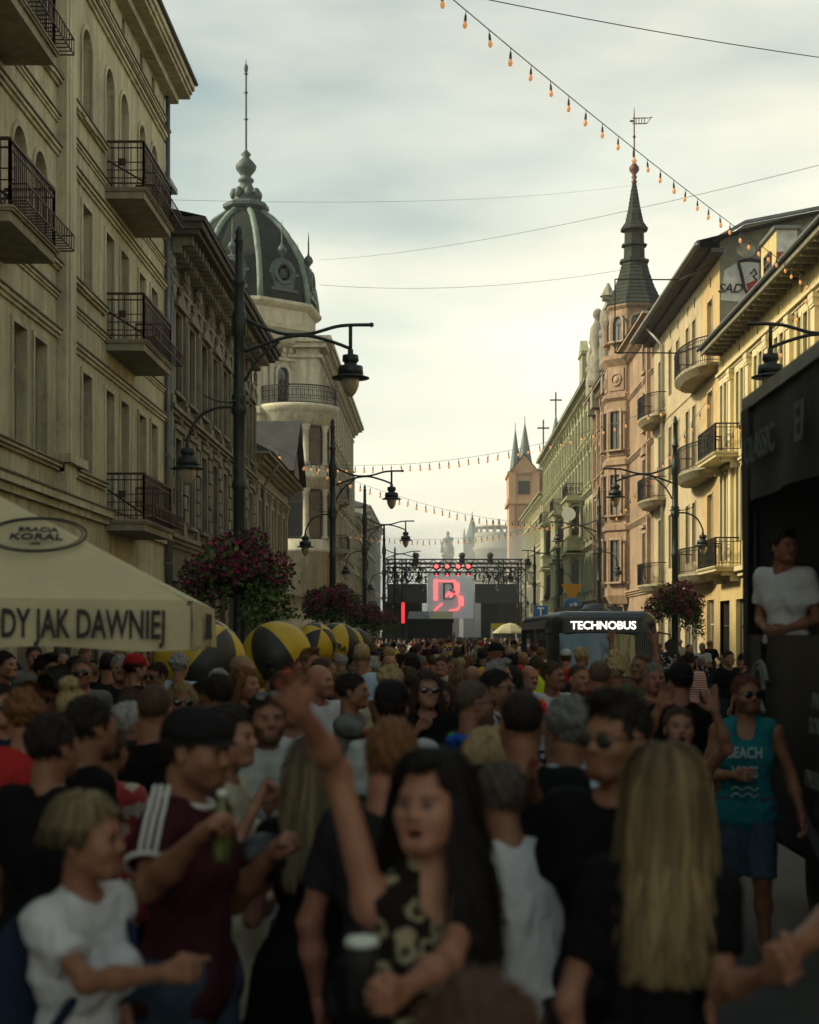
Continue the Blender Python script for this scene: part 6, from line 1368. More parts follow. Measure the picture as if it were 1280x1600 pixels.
def body_field(f, J, A, fem, infl=0.0, legs=True, arms=True, neck=True, k=.05, torso=True, build=1.0):
    up = J['up']; i = infl; w = build
    if torso:
        g_ = .86 if fem else 1.0; f.cap(up((-.07*g_, .0, 1.27)), up((.07*g_, .0, 1.27)), .098*w*g_+i, k=k); f.cap(up((-.085*g_, .012, 1.385)), up((.085*g_, .012, 1.385)), .078*w*g_+i, k=k)
        f.ell(up((0, .0, 1.1)), ((.108 if fem else .13)*w+i, .09*w+i, .17), k); f.cap((-.07, .005, .97), (.07, .005, .97), (.104 if fem else .096)*w+i, k=k)
        f.cap((-.068, .025, .91), (.068, .025, .91), .098*w+i, k=k)
        if fem:
            for s in (-1, 1): f.ell(up((s*.068, -.08, 1.262)), (.054+i, .05+i, .055+i), .03)
        for n in 'RL': f.cap(up((0, .012, 1.475)), J['sh'+n], .045+i*.6, .05*w*g_+i*.7, k=.05)
    if neck: f.cap(up((0, .02, 1.42)), J['head']+np.array((0, .035, .03)), .055 if not fem else .047, .055 if not fem else .046, k=.04)
    if arms:
        for n in 'RL':
            e, wr = A[n][:2]; g = .85 if fem else 1.0
            f.cap(J['sh'+n], e, (.048*w+i)*g, (.037*w+i)*g, k=.035); f.cap(e, e*.62+wr*.38, (.036*w+i)*g, (.039*w+i)*g, k=.03); f.cap(e*.62+wr*.38, wr, (.038*w+i)*g, (.0255+i)*g, k=.03)
    if legs:
        for n in 'RL':
            h_, k_, a_ = J['hip'+n], J['kn'+n], J['an'+n]; f.cap(h_, k_, .088*w+i, .056*w+i, k=.05); f.cap(k_, k_*.6+a_*.4+np.array((0, .02, 0)), .055+i, .056+i, k=.04); f.cap(k_*.6+a_*.4+np.array((0, .02, 0)), a_, .054+i, .034+i, k=.04)
def arm_targets(J, sp, Wi, s, n):
    "elbow and wrist of one arm in body coordinates, and the hand pose"
    sg = -1 if n == 'R' else 1; S = J['sh'+n]
    if isinstance(sp, str): e, w, hd = ARMS[sp]; e = S+np.array((sg*e[0], e[1], e[2])); w = S+np.array((sg*w[0], w[1], w[2])); return e, w, hd
    if sp[0] == 'rel': e, w, hd = sp[1:4]; return S+np.array((sg*e[0], e[1], e[2])), S+np.array((sg*w[0], w[1], w[2])), hd
    e = np.array(Wi @ Vector(sp[0]))/1.0; w = np.array(Wi @ Vector(sp[1]))
    d = e-S; l = np.linalg.norm(d); e = S+d/l*min(max(l, .2), .33); d = w-e; l = np.linalg.norm(d); w = e+d/l*min(max(l, .16), .29)
    return e, w, sp[2]
PEOPLE = []; SKINS = {'fair': (.29, .155, .105), 'tan': (.22, .112, .068), 'olive': (.20, .10, .062), 'dark': (.14, .07, .045), 'pink': (.30, .145, .10)}
GEO = {}
def figure(W, J, A, sp, h, low=False):
    "meshes of one figure in local coordinates: {part: mesh}"
    fem = sp['sex'] == 'f'; out = {}; skin = np.array(SKINS[sp.get('skin', 'fair')]); hc = np.array(sp.get('hc', (.05, .03, .02))); bw = sp.get('build', 1.0)
    pts = np.array([J[q] for q in J if q not in ('up',)] + [A[n][i] for n in 'RL' for i in (0, 1)]); lo = pts.min(0)-.2; hi = pts.max(0)+.14; lo[2] = 0
    f = Field(lo, hi, h); body_field(f, J, A, fem, build=bw); V, Q = f.mesh()
    Vs, Qs, Cs = [V], [Q], [np.tile(skin, (len(V), 1))]; nv = len(V)
    def add(v, q, c):
        nonlocal nv
        Vs.append(v); Qs.append(q+nv); Cs.append(c); nv += len(v)
    HM = np.array(sp['_headM']); mo = sp.get('mouth', 0); hv, hq, hm = (HEADS_LOW[(int(fem), 0)] if low else HEADS[(int(fem), mo)])
    add(hv @ HM[:3, :3].T + HM[:3, 3], hq, head_cols(hm, len(hv), skin, hc, sp.get('beard', 0), makeup=fem))
    if not low or sp.get('_hands'):
        for n in 'RL':
            e, w, hd = A[n]; z = (w-e)/np.linalg.norm(w-e); ref = np.array(sp.get('palm'+n, (1 if n == 'R' else -1, -.4, 0) if z[2] < .3 else (0, -1, 0)), float)
            y = -(ref-z*(ref @ z)); y /= np.linalg.norm(y)+1e-9; x = np.cross(y, z); v, q = HANDS[hd]; v = v*.96
            if (x @ np.array((0, -1, .4)) if z[2] < .3 else x @ np.array((1 if n == 'R' else -1, 0, 0))) < 0: v = v*np.array((-1, 1, 1)); q = q[:, ::-1]
            g = .9 if fem else 1.0; add(v*g @ np.stack([x, y, z]) + w - z*.006, q, np.tile(skin, (len(v), 1)) if not sp.get('nails') else np.where((v[:, 2] > .158)[:, None], np.array((.4, .02, .03)), skin[None]))
    out['body'] = np_mesh('person', np.concatenate(Vs), np.concatenate(Qs), SKINM, np.concatenate(Cs))
    top = sp.get('top')
    if top:
        kind, hem = top.get('kind', 'tee'), top.get('hem', .86); f = Field(lo, hi, h); fit = top.get('fit', .016); body_field(f, J, A, fem, fit, legs=False, arms=False, neck=False, k=.05, build=bw)
        g2 = .86 if fem else 1.0; sl = {'tee': .62, 'long': 2, 'tank': 0, 'dress': .25, 'strap': 0}[kind]
        if sl:
            for n in 'RL':
                e, w = A[n][:2]; S = J['sh'+n]
                if sl < 1: f.cap(S-(e-S)*.1, S+(e-S)*sl, .05*bw*g2+fit*.4, .049*bw*g2+fit, k=.04, cut=True)
                else: f.cap(S, e, .05*bw+fit*.8, .043*bw+fit*.8, k=.04); f.cap(e, e+(w-e)*(.93 if sl > 1.5 else .3), .043+fit*.8, .034+fit*.8, k=.03, cut=True)
        if kind == 'dress' or hem < .8:
            f.cap((-.07, .01, .93), (-.11, .01, hem), .125+fit, .15+fit, k=.08); f.cap((.07, .01, .93), (.11, .01, hem), .125+fit, .15+fit, k=.08)
        else: f.cap((-.08, .005, .9), (.08, .005, .9), (.1 if fem else .096)*bw+fit, k=.05)
        f.half(lambda X, Y, Z: hem-Z+.02*np.sin(X*9+Y*7))
        up = J['up']
        if kind in ('tank', 'strap'):
            for s in (-1, 1): f.ell(up((s*.225, .0, 1.36)), (.07, .14, .13), .02, 'cut')
            f.ell(up((0, -.1, 1.47)), (.07, .1, .1), .02, 'cut')
        if top.get('open'): f.ell(up((0, -.15, 1.34)), (.045, .09, .2), .02, 'cut')
        elif kind not in ('tank', 'strap'): f.ell(up((0, -.02, 1.52)), (.07, .075, .055), .012, 'cut')
        V, Q = f.mesh(); V = wrinkle(V, Q, .006 if not low else .004, sp.get('seed', 1)); V = folds(V, Q, .007, sp.get('seed', 1)); out['shirt' if kind != 'dress' else 'dress'] = np_mesh('shirt', V, Q)
    bot = sp.get('bottom')
    if bot:
        kind = bot.get('kind', 'long'); hem = {'long': .1, 'shorts': .52, 'short': .72, 'skirt': .55, 'tights': .1}[kind]; f = Field((-.4, -.4, 0), (.4, .4, 1.1), h); fit = .004 if kind == 'tights' else .016
        f.cap((-.08, .005, .97), (.08, .005, .97), .108*bw+fit*.7, k=.05); f.cap((-.07, .03, .91), (.07, .03, .91), .108*bw+fit*.7, k=.05)
        for n in 'RL':
            h_, k_, a_ = J['hip'+n], J['kn'+n], J['an'+n]; e_ = 1.9*fit if kind != 'tights' else .004
            f.cap(h_, k_, .09*bw+fit, .062+e_, k=.04); f.cap(k_, a_, .062+e_, .045+e_, k=.03)
        if kind == 'skirt': f.cap((-.07, .01, .93), (-.09, .01, hem), .12, .14, k=.1); f.cap((.07, .01, .93), (.09, .01, hem), .12, .14, k=.1)
        f.half(lambda X, Y, Z: np.maximum(hem-Z, Z-1.03)+0*X+0*Y)
        V, Q = f.mesh(); V = wrinkle(V, Q, .004, sp.get('seed', 1)+9); out['trousers' if kind in ('long', 'tights') else ('skirt' if kind == 'skirt' else 'shorts')] = np_mesh('trousers', V, Q)
    return out
def person(label, x, ytop, Y, yaw=180, group='people in the crowd', geo=None, zfoot=0.0, **sp):
    "stand a figure so that its head top is where the photo has it, Y metres down the street"
    P = px(x, ytop, Y); sp.setdefault('sex', 'm'); fem = sp['sex'] == 'f'
    s = (P.z - zfoot - .012)/1.78; s = max(.8, min(1.14, s)); low = sp.get('low', False); h = sp.get('h', .0115 if Y < 5.5 else (.015 if Y < 12 else .019)) if not low else .026
    J = joints(fem, sp.get('lean', 0), sp.get('side', 0), sp.get('twist', 0), sp.get('walk', .2))
    HM = Matrix.Translation(J['head']) @ Matrix.Rotation(R(sp.get('hyaw', 0)), 4, 'Z') @ Matrix.Rotation(R(sp.get('hpitch', 0)+sp.get('lean', 0)*.4), 4, 'X') @ Matrix.Rotation(R(sp.get('hroll', 0)), 4, 'Y')
    sp['_headM'] = HM
    Rz = Matrix.Rotation(R(yaw), 4, 'Z'); off = Rz @ (Vector(J['head'])*s); W = Matrix.Translation((P.x-off.x, Y-off.y, zfoot)) @ Rz @ Matrix.Scale(s, 4); Wi = W.inverted()
    A = {n: arm_targets(J, sp.get('arm'+n, 'down'), Wi, s, n) for n in 'RL'}
    key = geo
    if key and key in GEO: parts = GEO[key]
    else:
        parts = figure(W, J, A, sp, h, low)
        if key: GEO[key] = parts
    b = link('person', parts['body'], None, W); tag(b, label, 'person', group)
    W0 = W
    for nm, me in parts.items():
        if nm == 'body': continue
        mt = sp['top']['mat'] if nm in ('shirt', 'dress') else sp['bottom']['mat']
        if not me.materials: me.materials.append(mt)
        o = link(nm, me, b, W)
        if me.materials[0] != mt: o.material_slots[0].link = 'OBJECT'; o.material_slots[0].material = mt
    WH = W @ HM; hs = sp.get('hair', 'short')
    if isinstance(hs, str) and hs != 'bald':
        me = hair_mesh(hs); mt = hair_mat(sp.get('hc', (.05, .03, .02)))
        if not me.materials: me.materials.append(mt)
        o = link('hair', me, b, WH); o.material_slots[0].link = 'OBJECT'; o.material_slots[0].material = mt
    elif not isinstance(hs, str): link('hair', hs, b, WH)
    if sp.get('glasses'):
        o = link('sunglasses', GLASSES, b, WH @ (Matrix.Translation((0, -.005, .075)) @ Matrix.Rotation(R(-25), 4, 'X') if sp['glasses'] == 'up' else I4)); 
        if not GLASSES.materials: GLASSES.materials.append(GLS)
    if sp.get('cap'):
        if not CAPME.materials: CAPME.materials.append(sp['cap'])
        o = link('cap', CAPME, b, WH @ (Matrix.Rotation(R(180), 4, 'Z') @ Matrix.Translation((0, -.035, 0)) if sp.get('capback') else I4)); o.material_slots[0].link = 'OBJECT'; o.material_slots[0].material = sp['cap']
    if not low and Y < 14 or sp.get('shoes'):
        for n in 'RL': a_ = J['an'+n]; link('shoe', SHOEME, b, W @ Matrix.Translation((a_[0], a_[1], 0)) @ Matrix.Rotation(R(-8 if n == 'R' else 8), 4, 'Z'))
    PEOPLE.append((b, W.translation.x, Y)); b_info = dict(o=b, W=W, WH=WH, J=J, A=A, s=s); return b_info
GLS = mat('dark_lens', (.01, .012, .012), .08, spec=.9)
BK = cloth('black', (.007, .007, .0078)); BK2 = cloth('charcoal', (.018, .0185, .02)); WH_ = cloth('white', (.46, .47, .49)); GR = cloth('grey', (.13, .135, .13)); LG = cloth('light_grey', (.33, .35, .34)); NV = cloth('navy', (.015, .022, .045)); TEAL = cloth('teal', (.012, .13, .16)); MRN = cloth('maroon', (.045, .012, .018)); YL = cloth('mustard', (.5, .31, .03)); RDc = cloth('red', (.35, .025, .025)); PK = cloth('neon_pink', (.8, .04, .12)); LB = cloth('pale_blue', (.33, .42, .52)); BEI = cloth('beige', (.36, .31, .2)); OLV = cloth('olive', (.09, .09, .05)); BRN = cloth('brown', (.1, .06, .035)); HV = cloth('neon_yellow', (.5, .62, .03))
DEN = cloth('denim', (.04, .06, .09), denim=True); LDEN = cloth('light_denim', (.12, .2, .26), denim=True); DDEN = cloth('dark_denim', (.02, .028, .04), denim=True); LEO = cloth('leopard', (.2, .18, .1), pattern='leopard'); FLO = cloth('floral', (.4, .1, .1), pattern='floral', c0=(.33, .05, .05), c1=(.42, .36, .3)); BWP = cloth('black_white', (.1, .1, .1), pattern='bw', c0=(.015, .015, .017), c1=(.38, .38, .38)); STR = cloth('striped', (.3, .1, .1), pattern='stripe', c0=(.35, .06, .06), c1=(.45, .42, .4)); LACE = cloth('cream_lace', (.42, .40, .31)); TIG = cloth('black_tights', (.035, .022, .018), .6); CAPB = cloth('cap_black', (.012, .012, .013)); CAPR = cloth('cap_red', (.3, .02, .02))
DK, BR, LB_, BL, GY, RD_ = (.014, .010, .008), (.05, .03, .018), (.11, .07, .035), (.3, .22, .11), (.22, .22, .21), (.13, .06, .025)
T = lambda m, kind='tee', **k: dict(mat=m, kind=kind, **k)
B = lambda m, kind='long': dict(mat=m, kind=kind)
def W2(x, y, Y): return tuple(px(x, y, Y))
# ---- dark-haired woman in the leopard top, arm raised
lw_hair = strands('hair', None, lambda t, r: np.array((.008, .006, .0055))*(1+.4*t), 1700, .44, 5, spread=.34, wave=.022)
lw = person('dark-haired woman in leopard-print top raising one arm and holding a black cup', 672, 1172, 3.65, 24, sex='f', skin='fair', mouth=1, hair=lw_hair, hc=DK, hyaw=-48, hpitch=-4, top=T(LEO, 'tank', fit=.018), bottom=B(BK), seed=3, nails=1,
    armR=(W2(512, 1150, 3.60), W2(455, 1085, 3.32), 'open'), armL=(W2(700, 1500, 3.49), W2(628, 1548, 3.22), 'grip'), palmR=(0, -1, 0), twist=8)
# ---- long blonde hair, seen from behind
def blonde(t, r): return np.array((.075, .052, .03))*(1-t) + np.array((.25, .18, .085))*t
bw_hair = strands('hair', None, blonde, 1900, .47, 8, spread=.14, wave=.012)
bw = person('woman seen from behind with long straight blonde hair and black t-shirt', 1035, 1162, 3.82, 168, sex='f', hair=bw_hair, hc=(.12, .09, .05), hyaw=28, top=T(BK, fit=.014), bottom=B(BK2), seed=5,
    armL=('rel', (.08, .03, -.29), (.03, .0, -.56), 'relax'), armR=(W2(1128, 1545, 3.71), W2(1205, 1522, 3.43), 'grip'), side=-2)
# ---- people nearest the lens
person('out-of-focus brown head at the bottom edge, closest to the lens', 748, 1512, 2.07, 180, sex='f', hair='long', hc=(.06, .032, .02), top=T(BK2), bottom=B(BK), h=.014)
person('person mostly out of frame reaching in a fist at the lower edge', 1432, 1180, 3.60, -80, skin='tan', hair='short', top=T(GR), bottom=B(DEN), armR=(W2(1330, 1420, 3.49), W2(1225, 1492, 3.27), 'fist'), armL='down')
person('tall man with mirrored green sunglasses, black shirt and silver chain', 963, 1082, 4.58, -28, skin='tan', hair='quiff', hc=DK, glasses=1, hyaw=-18, beard=.35, top=T(BK), bottom=B(BK2), seed=7, build=1.05)
person('man in plain white t-shirt bending away, behind the leopard-print woman', 782, 1172, 4.80, 196, hair='short', hc=(.06, .05, .04), skin='tan', top=T(WH_, fit=.02), bottom=B(BK2), lean=16, side=8, seed=11, armL='front', armR='front', build=1.06)
ms = person('man in black cap and maroon shirt with three white sleeve stripes', 302, 1108, 4.91, 72, skin='tan', hair='crop', hc=DK, cap=CAPB, beard=.4, top=T(MRN, fit=.02, hem=.84), bottom=B(DEN), seed=13, build=1.12, hpitch=6, armR=(W2(232, 1385, 4.63), W2(318, 1300, 4.47), 'grip'), armL=('rel', (.04, -.06, -.28), (-.05, -.24, -.1), 'grip'))
px_hair = strands('hair', None, lambda t, r: np.array((.12, .095, .05))*(1.25-.75*t), 1300, .06, 31, spread=-.07, wave=.006)
wb = person('short-haired blonde woman in white shirt wearing a backpack', 138, 1238, 4.09, 62, sex='f', skin='tan', hair=px_hair, hc=(.17, .13, .08), hyaw=14, top=T(WH_, hem=.8, fit=.024), bottom=B(DEN), seed=17, armR=(W2(135, 1535, 3.87), W2(262, 1520, 3.76), 'point'), armL='front', lean=3)
person('bearded man in open pale shirt with sunglasses pushed up on his head', 418, 1078, 7.0, 12, skin='olive', hair='short', hc=DK, beard=1, glasses='up', top=T(LG, open=1, hem=.78, fit=.024), bottom=B(LDEN, 'shorts'), seed=19, armR='hold', armL='clap', hyaw=4)
gb_hair = strands('hair', None, lambda t, r: np.array((.05, .032, .022))*(1-t)+np.array((.24, .2, .11))*t, 420, .44, 21, spread=.1, front=False)
person('woman from behind in short black dress and tights with two-tone hair', 487, 1150, 5.3, 178, sex='f', hair=gb_hair, hc=BR, top=T(BK, 'dress', hem=.66, fit=.01), bottom=B(TIG, 'tights'), seed=23, armR='hold', armL='hold', hyaw=10, walk=.9)
person('woman in long cream lace dress drinking beside the maroon-shirted man', 358, 1100, 6.0, 78, sex='f', hair='long', hc=DK, top=T(LACE, 'dress', hem=.28, fit=.02), seed=25, armR='drink', armL='front', bottom=None)
person('red-haired man in dark grey t-shirt with a tattooed arm', 612, 1120, 4.75, 150, skin='pink', hair='short', hc=RD_, hyaw=35, top=T(BK2, fit=.018), bottom=B(BK), seed=27, armL=('rel', (.1, .02, -.29), (.12, -.06, -.55), 'relax'), armR='front', build=1.05)
person('man in black cap and pale shirt with a hand near his face', 612, 1064, 7.6, 205, hair='crop', hc=DK, cap=CAPB, top=T(LG), bottom=B(DEN), seed=29, armR='drink', hyaw=-25)
person('man with cropped dark hair and black t-shirt, back turned, by the white t-shirt man', 815, 1074, 5.7, 184, skin='tan', hair='buzz', hc=DK, top=T(BK, fit=.02), bottom=B(DDEN), seed=31, armR='front', armL='front', build=1.05)
person('man with curly grey hair and pale blue t-shirt, back turned', 886, 1090, 6.3, 172, skin='tan', hair='curly', hc=(.12, .12, .115), top=T(LB, fit=.024), bottom=B(DEN), seed=33, armR='front', armL='hold', hyaw=30)
person('woman with red nails hugging the man in black, arm bent up', 772, 1136, 6.1, 100, sex='f', hair='bob', hc=BL, skin='tan', top=T(BK, 'strap'), bottom=B(DEN), nails=1, armR=(W2(858, 1255, 5.6), W2(830, 1215, 5.45), 'flat'), armL='hold', seed=35)
person('excited woman shouting with both hands raised', 1062, 1100, 7.9, 0, sex='f', skin='fair', mouth=2, hair='pony', hc=BR, hpitch=-8, top=T(BK, 'strap'), bottom=B(BK), seed=37, armR=(W2(1010, 1150, 7.7), W2(1032, 1102, 7.6), 'open'), armL=(W2(1136, 1170, 7.7), W2(1117, 1110, 7.6), 'open'))
tm = person('man in teal BEACH VIBES tank top and denim shorts walking beside the float', 1166, 1052, 9.7, -14, skin='tan', hair='crop', hc=(.09, .03, .02), glasses=1, beard=.9, top=T(TEAL, 'tank', hem=.8, fit=.024), bottom=B(DEN, 'shorts'), seed=39, armR=('rel', (.07, -.02, -.28), (-.12, -.2, -.26), 'relax'), armL=('rel', (.1, .03, -.28), (.16, -.02, -.52), 'relax'), hyaw=32, shoes=1)
person('man in white t-shirt with small chest print leaning on the float rail', 1224, 824, 11.2, -38, zfoot=1.0, skin='tan', hair='quiff', hc=DK, top=T(WH_, fit=.02, hem=.98), bottom=B(BK), seed=41, armR='front', armL='front', hyaw=62, lean=6)
person('man in black cap and black t-shirt, back turned, behind the shouting woman', 1063, 1036, 11, 186, hair='crop', hc=DK, cap=CAPB, capback=1, top=T(BK, fit=.02), bottom=B(DDEN), seed=43, build=1.1)
person('grey-haired man laughing toward the lens with hand at his cheek', 1022, 1034, 12.4, 8, skin='pink', hair='short', hc=(.16, .15, .13), mouth=1, top=T(OLV), bottom=B(DEN), seed=45, armR='drink')
person('balding man in white polo, back turned, in front of the bus', 936, 1030, 11.4, 182, skin='pink', hair='buzz', hc=(.1, .06, .04), top=T(WH_, fit=.024), bottom=B(DEN), seed=47, build=1.14)
person('sunburnt man looking over beside the white polo man', 905, 1036, 13, 20, skin='pink', hair='buzz', hc=BR, top=T(BK2), bottom=B(DEN), seed=49, hyaw=10)
rl = person('man in white with a rainbow garland round his neck', 864, 1032, 13.4, 24, skin='tan', hair='crop', hc=BR, top=T(WH_), bottom=B(DEN), seed=51, armL='drink', hyaw=30)
sh = person('man with shaved head in profile wearing an orange garland', 742, 1060, 8.3, 120, skin='tan', hair='buzz', hc=(.07, .05, .035), glasses=1, beard=.5, top=T(BK2), bottom=B(DDEN), seed=53, hyaw=-10)
person('man in black and white patterned shirt beside the shaved-head man', 778, 1044, 10.5, 70, skin='tan', hair='short', hc=DK, glasses=1, top=T(BWP, fit=.022), bottom=B(BK), seed=55)
person('long-haired woman in sunglasses with a red headband', 668, 1046, 10.2, 10, sex='f', hair='long', hc=(.03, .018, .015), glasses=1, top=T(BK), bottom=B(BK), seed=57, armR='drink')
person('woman with long black hair, back turned, near the hi-vis steward', 800, 1040, 14.2, 170, sex='f', hair='long', hc=DK, top=T(BK2), bottom=B(BK), seed=59)
person('bald bearded older man in pale shirt with backpack straps', 826, 1038, 15.3, 30, skin='pink', hair='bald', hc=(.4, .38, .35), beard=1, top=T(WH_, 'long'), bottom=B(BEI), seed=61, hpitch=8)
person('steward in neon yellow vest beside the bus door', 838, 1024, 19, 160, hair='short', hc=BR, top=T(HV, 'tank', fit=.04), bottom=B(DDEN), seed=63)
person('person in neon pink shirt with cap in front of the bus flank', 800, 1022, 21, 185, hair='crop', hc=DK, cap=CAPB, top=T(PK, fit=.024), bottom=B(DDEN), seed=65)
person('second person in neon pink shirt, further from the bus', 784, 1018, 23, 160, hair='short', hc=DK, top=T(PK, fit=.024), bottom=B(BK), seed=67)
person('man in beige open jacket over white shirt facing the lens', 690, 1024, 19, -10, hair='short', hc=BR, top=T(BEI, 'long', open=1, fit=.03), bottom=B(LDEN), seed=69)
person('taller of two men in black beside the yellow house door', 1139, 1016, 25, 20, hair='short', hc=DK, top=T(BK), bottom=B(DDEN), seed=71)
person('shorter of two men in black beside the yellow house door', 1161, 1021, 24.5, -60, hair='crop', hc=DK, cap=CAPB, top=T(BK), bottom=B(DDEN), seed=73)
person('man in red striped shirt between the bus and the yellow house', 1077, 1018, 23, 175, hair='short', hc=DK, top=T(STR, 'long'), bottom=B(BEI), seed=75)
# ---- people on the shaded side
person('tall blond man in grey jacket with large ear plug', 380, 1022, 12.2, 44, skin='pink', hair='buzz', hc=(.25, .18, .1), top=T(GR, 'long', open=1, fit=.03), bottom=B(DDEN), seed=77, hyaw=12)
person('shaven man in white polo near the logo balls', 500, 1036, 11.5, 40, skin='pink', hair='bald', hc=(.1, .07, .05), beard=.4, top=T(WH_, fit=.022), bottom=B(DEN), seed=79, hyaw=20)
person('man in white t-shirt behind the raised arm', 455, 1062, 8.6, 10, skin='tan', hair='short', hc=DK, top=T(WH_, fit=.022), bottom=B(DEN), seed=81, armL='clap', armR='clap')
person('man pointing across with a white wristband', 552, 1050, 10.6, 82, skin='tan', hair='short', hc=DK, top=T(GR), bottom=B(DEN), seed=83, armR=('rel', (.06, -.22, -.05), (.02, -.47, .06), 'point'), armL='hold')
person('woman with blonde hair up wearing sunglasses behind the black-capped man', 284, 1064, 9.6, 15, sex='f', hair='bob', hc=BL, glasses=1, top=T(BK), bottom=B(BK), seed=85)
person('short-haired man in black t-shirt, back turned, next to the yellow t-shirt', 244, 1066, 7.2, 140, skin='tan', hair='buzz', hc=BR, top=T(BK, fit=.02), bottom=B(DDEN), seed=87, hyaw=30, build=1.06)
person('person in mustard yellow t-shirt, back turned', 208, 1072, 9.0, 170, hair='short', hc=BR, top=T(YL, fit=.024), bottom=B(DDEN), seed=89)
person('man in red cap under the parasol corner', 214, 1022, 14.5, 120, hair='crop', hc=DK, cap=CAPR, top=T(BK), bottom=B(BK), seed=91)
person('dark-haired man in black t-shirt leaning in beside the floral shirt', 142, 1086, 6.2, 120, skin='olive', hair='short', hc=DK, top=T(BK, fit=.02), bottom=B(DDEN), seed=93, hyaw=20)
person('woman in red and cream floral top with arms folded', 170, 1128, 6.7, 165, sex='f', hair='bun', hc=BR, skin='tan', top=T(FLO, fit=.02), bottom=B(BK), seed=95, armR='fold', armL='fold')
person('stout man in black t-shirt at the edge under the parasol', 82, 1112, 5.6, 155, skin='tan', hair='short', hc=DK, top=T(BK, fit=.022), bottom=B(DDEN), seed=97, build=1.14)
person('woman with blonde topknot between the stout man and the floral top', 116, 1072, 8.4, 165, sex='f', hair='bun', hc=BL, skin='tan', top=T(BK, 'strap'), bottom=B(BK), seed=98)
person('smiling woman with reddish hair and dark sunglasses under the parasol', 44, 1064, 9.4, 12, sex='f', hair='bob', hc=(.14, .055, .03), glasses=1, mouth=1, top=T(BK), bottom=B(BK), seed=99)
person('man in navy shirt at the picture edge holding a clear cup', 4, 1066, 8.6, 30, hair='short', hc=DK, glasses=1, top=T(NV), bottom=B(DDEN), seed=101, armL='hold')
person('man with dark quiff in black shirt under the parasol lettering', 74, 1022, 12.8, 60, hair='quiff', hc=DK, top=T(BK2), bottom=B(DDEN), seed=103)
person('grey-haired man facing out from under the parasol', 188, 1022, 14.6, 10, hair='short', hc=GY, top=T(BK2), bottom=B(DDEN), seed=105)
person('dark-haired person from behind under the parasol middle', 170, 1019, 15.2, 180, hair='short', hc=DK, top=T(BK), bottom=B(DDEN), seed=107)
person('balding man with blue-tinted glasses under the parasol', 128, 1026, 13.2, 8, hair='buzz', hc=BR, glasses=1, skin='pink', top=T(GR), bottom=B(DDEN), seed=109)
person('man in dark teal shirt at the parasol edge', 8, 1016, 14.2, 70, hair='short', hc=DK, top=T(cloth('dark_teal', (.012, .04, .06))), bottom=B(DDEN), seed=111)
person('man with sunglasses between the red cap and the tall blond man', 244, 1034, 13.5, -30, hair='short', hc=DK, glasses=1, skin='tan', top=T(BK), bottom=B(BK), seed=113)
person('woman with brown ponytail looking down near the tall blond man', 322, 1058, 10.6, 60, sex='f', hair='pony', hc=BR, hpitch=15, top=T(BK2), bottom=B(BK), seed=115)
person('woman with long hair behind the bearded man', 370, 1098, 8.2, 100, sex='f', hair='long', hc=DK, top=T(BK), bottom=B(BK), seed=117, skin='tan')
person('woman filming with a red phone behind the raised hand', 440, 1048, 12.5, 190, sex='f', hair='long', hc=BR, top=T(BK), bottom=B(BK), seed=119, armR='phone')
# ---- accessories
def held(W, name, m, mt, label, cat): o = m.build(name, mt); tag(o, label, cat); return o
GLC = mat('clear_plastic', (.5, .52, .45), .15, trans=.7); BOTG = mat('green_bottle', (.16, .17, .06), .15, trans=.4)
c = px(566, 1503, 3.22); e = empty('coffee_cup', (c.x, c.y, c.z-.09), 'black cup with pale lid in the leopard-print woman\'s hand', 'cup')
m = MB(); m.lathe([(.026, -.1), (.033, .035), (.033, .04)], c, 20); m.build('cup', mat('matte_black_card', (.012, .012, .012), .6), e); m = MB(); m.lathe([(.036, .035), (.036, .046), (.03, .053), (.001, .055)], c, 20); m.build('lid', mat('pale_lid', (.5, .55, .5), .5), e)
c = px(347, 1296, 4.54); e = empty('drink_bottle', (c.x, c.y, c.z-.12), 'pale green drink bottle held by the maroon-shirted man', 'bottle')
m = MB(); m.lathe([(.001, -.1), (.032, -.095), (.034, -.01), (.032, .03), (.015, .07), (.013, .1)], c, 16); m.build('bottle', BOTG, e); m = MB(); m.lathe([(.015, .098), (.015, .116), (.001, .118)], c, 12); m.build('lid', SW, e)
# white sleeve stripes, collar on the maroon shirt
def on_body(info, pts, r, name, mt, n=6):
    m = MB(info['W']); m.tube(pts, r, n); return m.build(name, mt, info['o'])
S, E = ms['J']['shR'], ms['A']['R'][0]; wm = cloth('stripe_white', (.5, .5, .48)); ax = (E-S)/np.linalg.norm(E-S); fw = np.array((-1, -.25, .25)); fw = fw-ax*(fw @ ax); fw /= np.linalg.norm(fw); sd = np.cross(ax, fw)
for k in (-1, 0, 1):
    pts = []
    for t in np.linspace(-.55, .6, 12): base = S+(E-S)*t; rr = .086 if t > 0 else .086-.02*(-t); pts.append(base+fw*rr*math.cos(k*.28)*(1 if t > -.1 else .9)+sd*rr*math.sin(k*.28)+np.array((0, 0, .02))*max(0, -t))
    on_body(ms, pts, .0075, 'sleeve_stripe', wm)
m = MB(ms['W']); cc = S+(E-S)*.62; m.tube([cc+(fw*math.cos(a)+sd*math.sin(a))*.082 for a in np.linspace(0, 2*math.pi, 21)], .009, 6, cap=False); m.build('cuff', wm, ms['o'])
m = MB(ms['W']); nk = ms['J']['neck']; m.tube([nk+np.array((.078*math.cos(a), .074*math.sin(a)-.01, .018+.02*math.sin(a))) for a in np.linspace(0, 2*math.pi, 25)], .011, 6, cap=False); m.build('collar', wm, ms['o'])
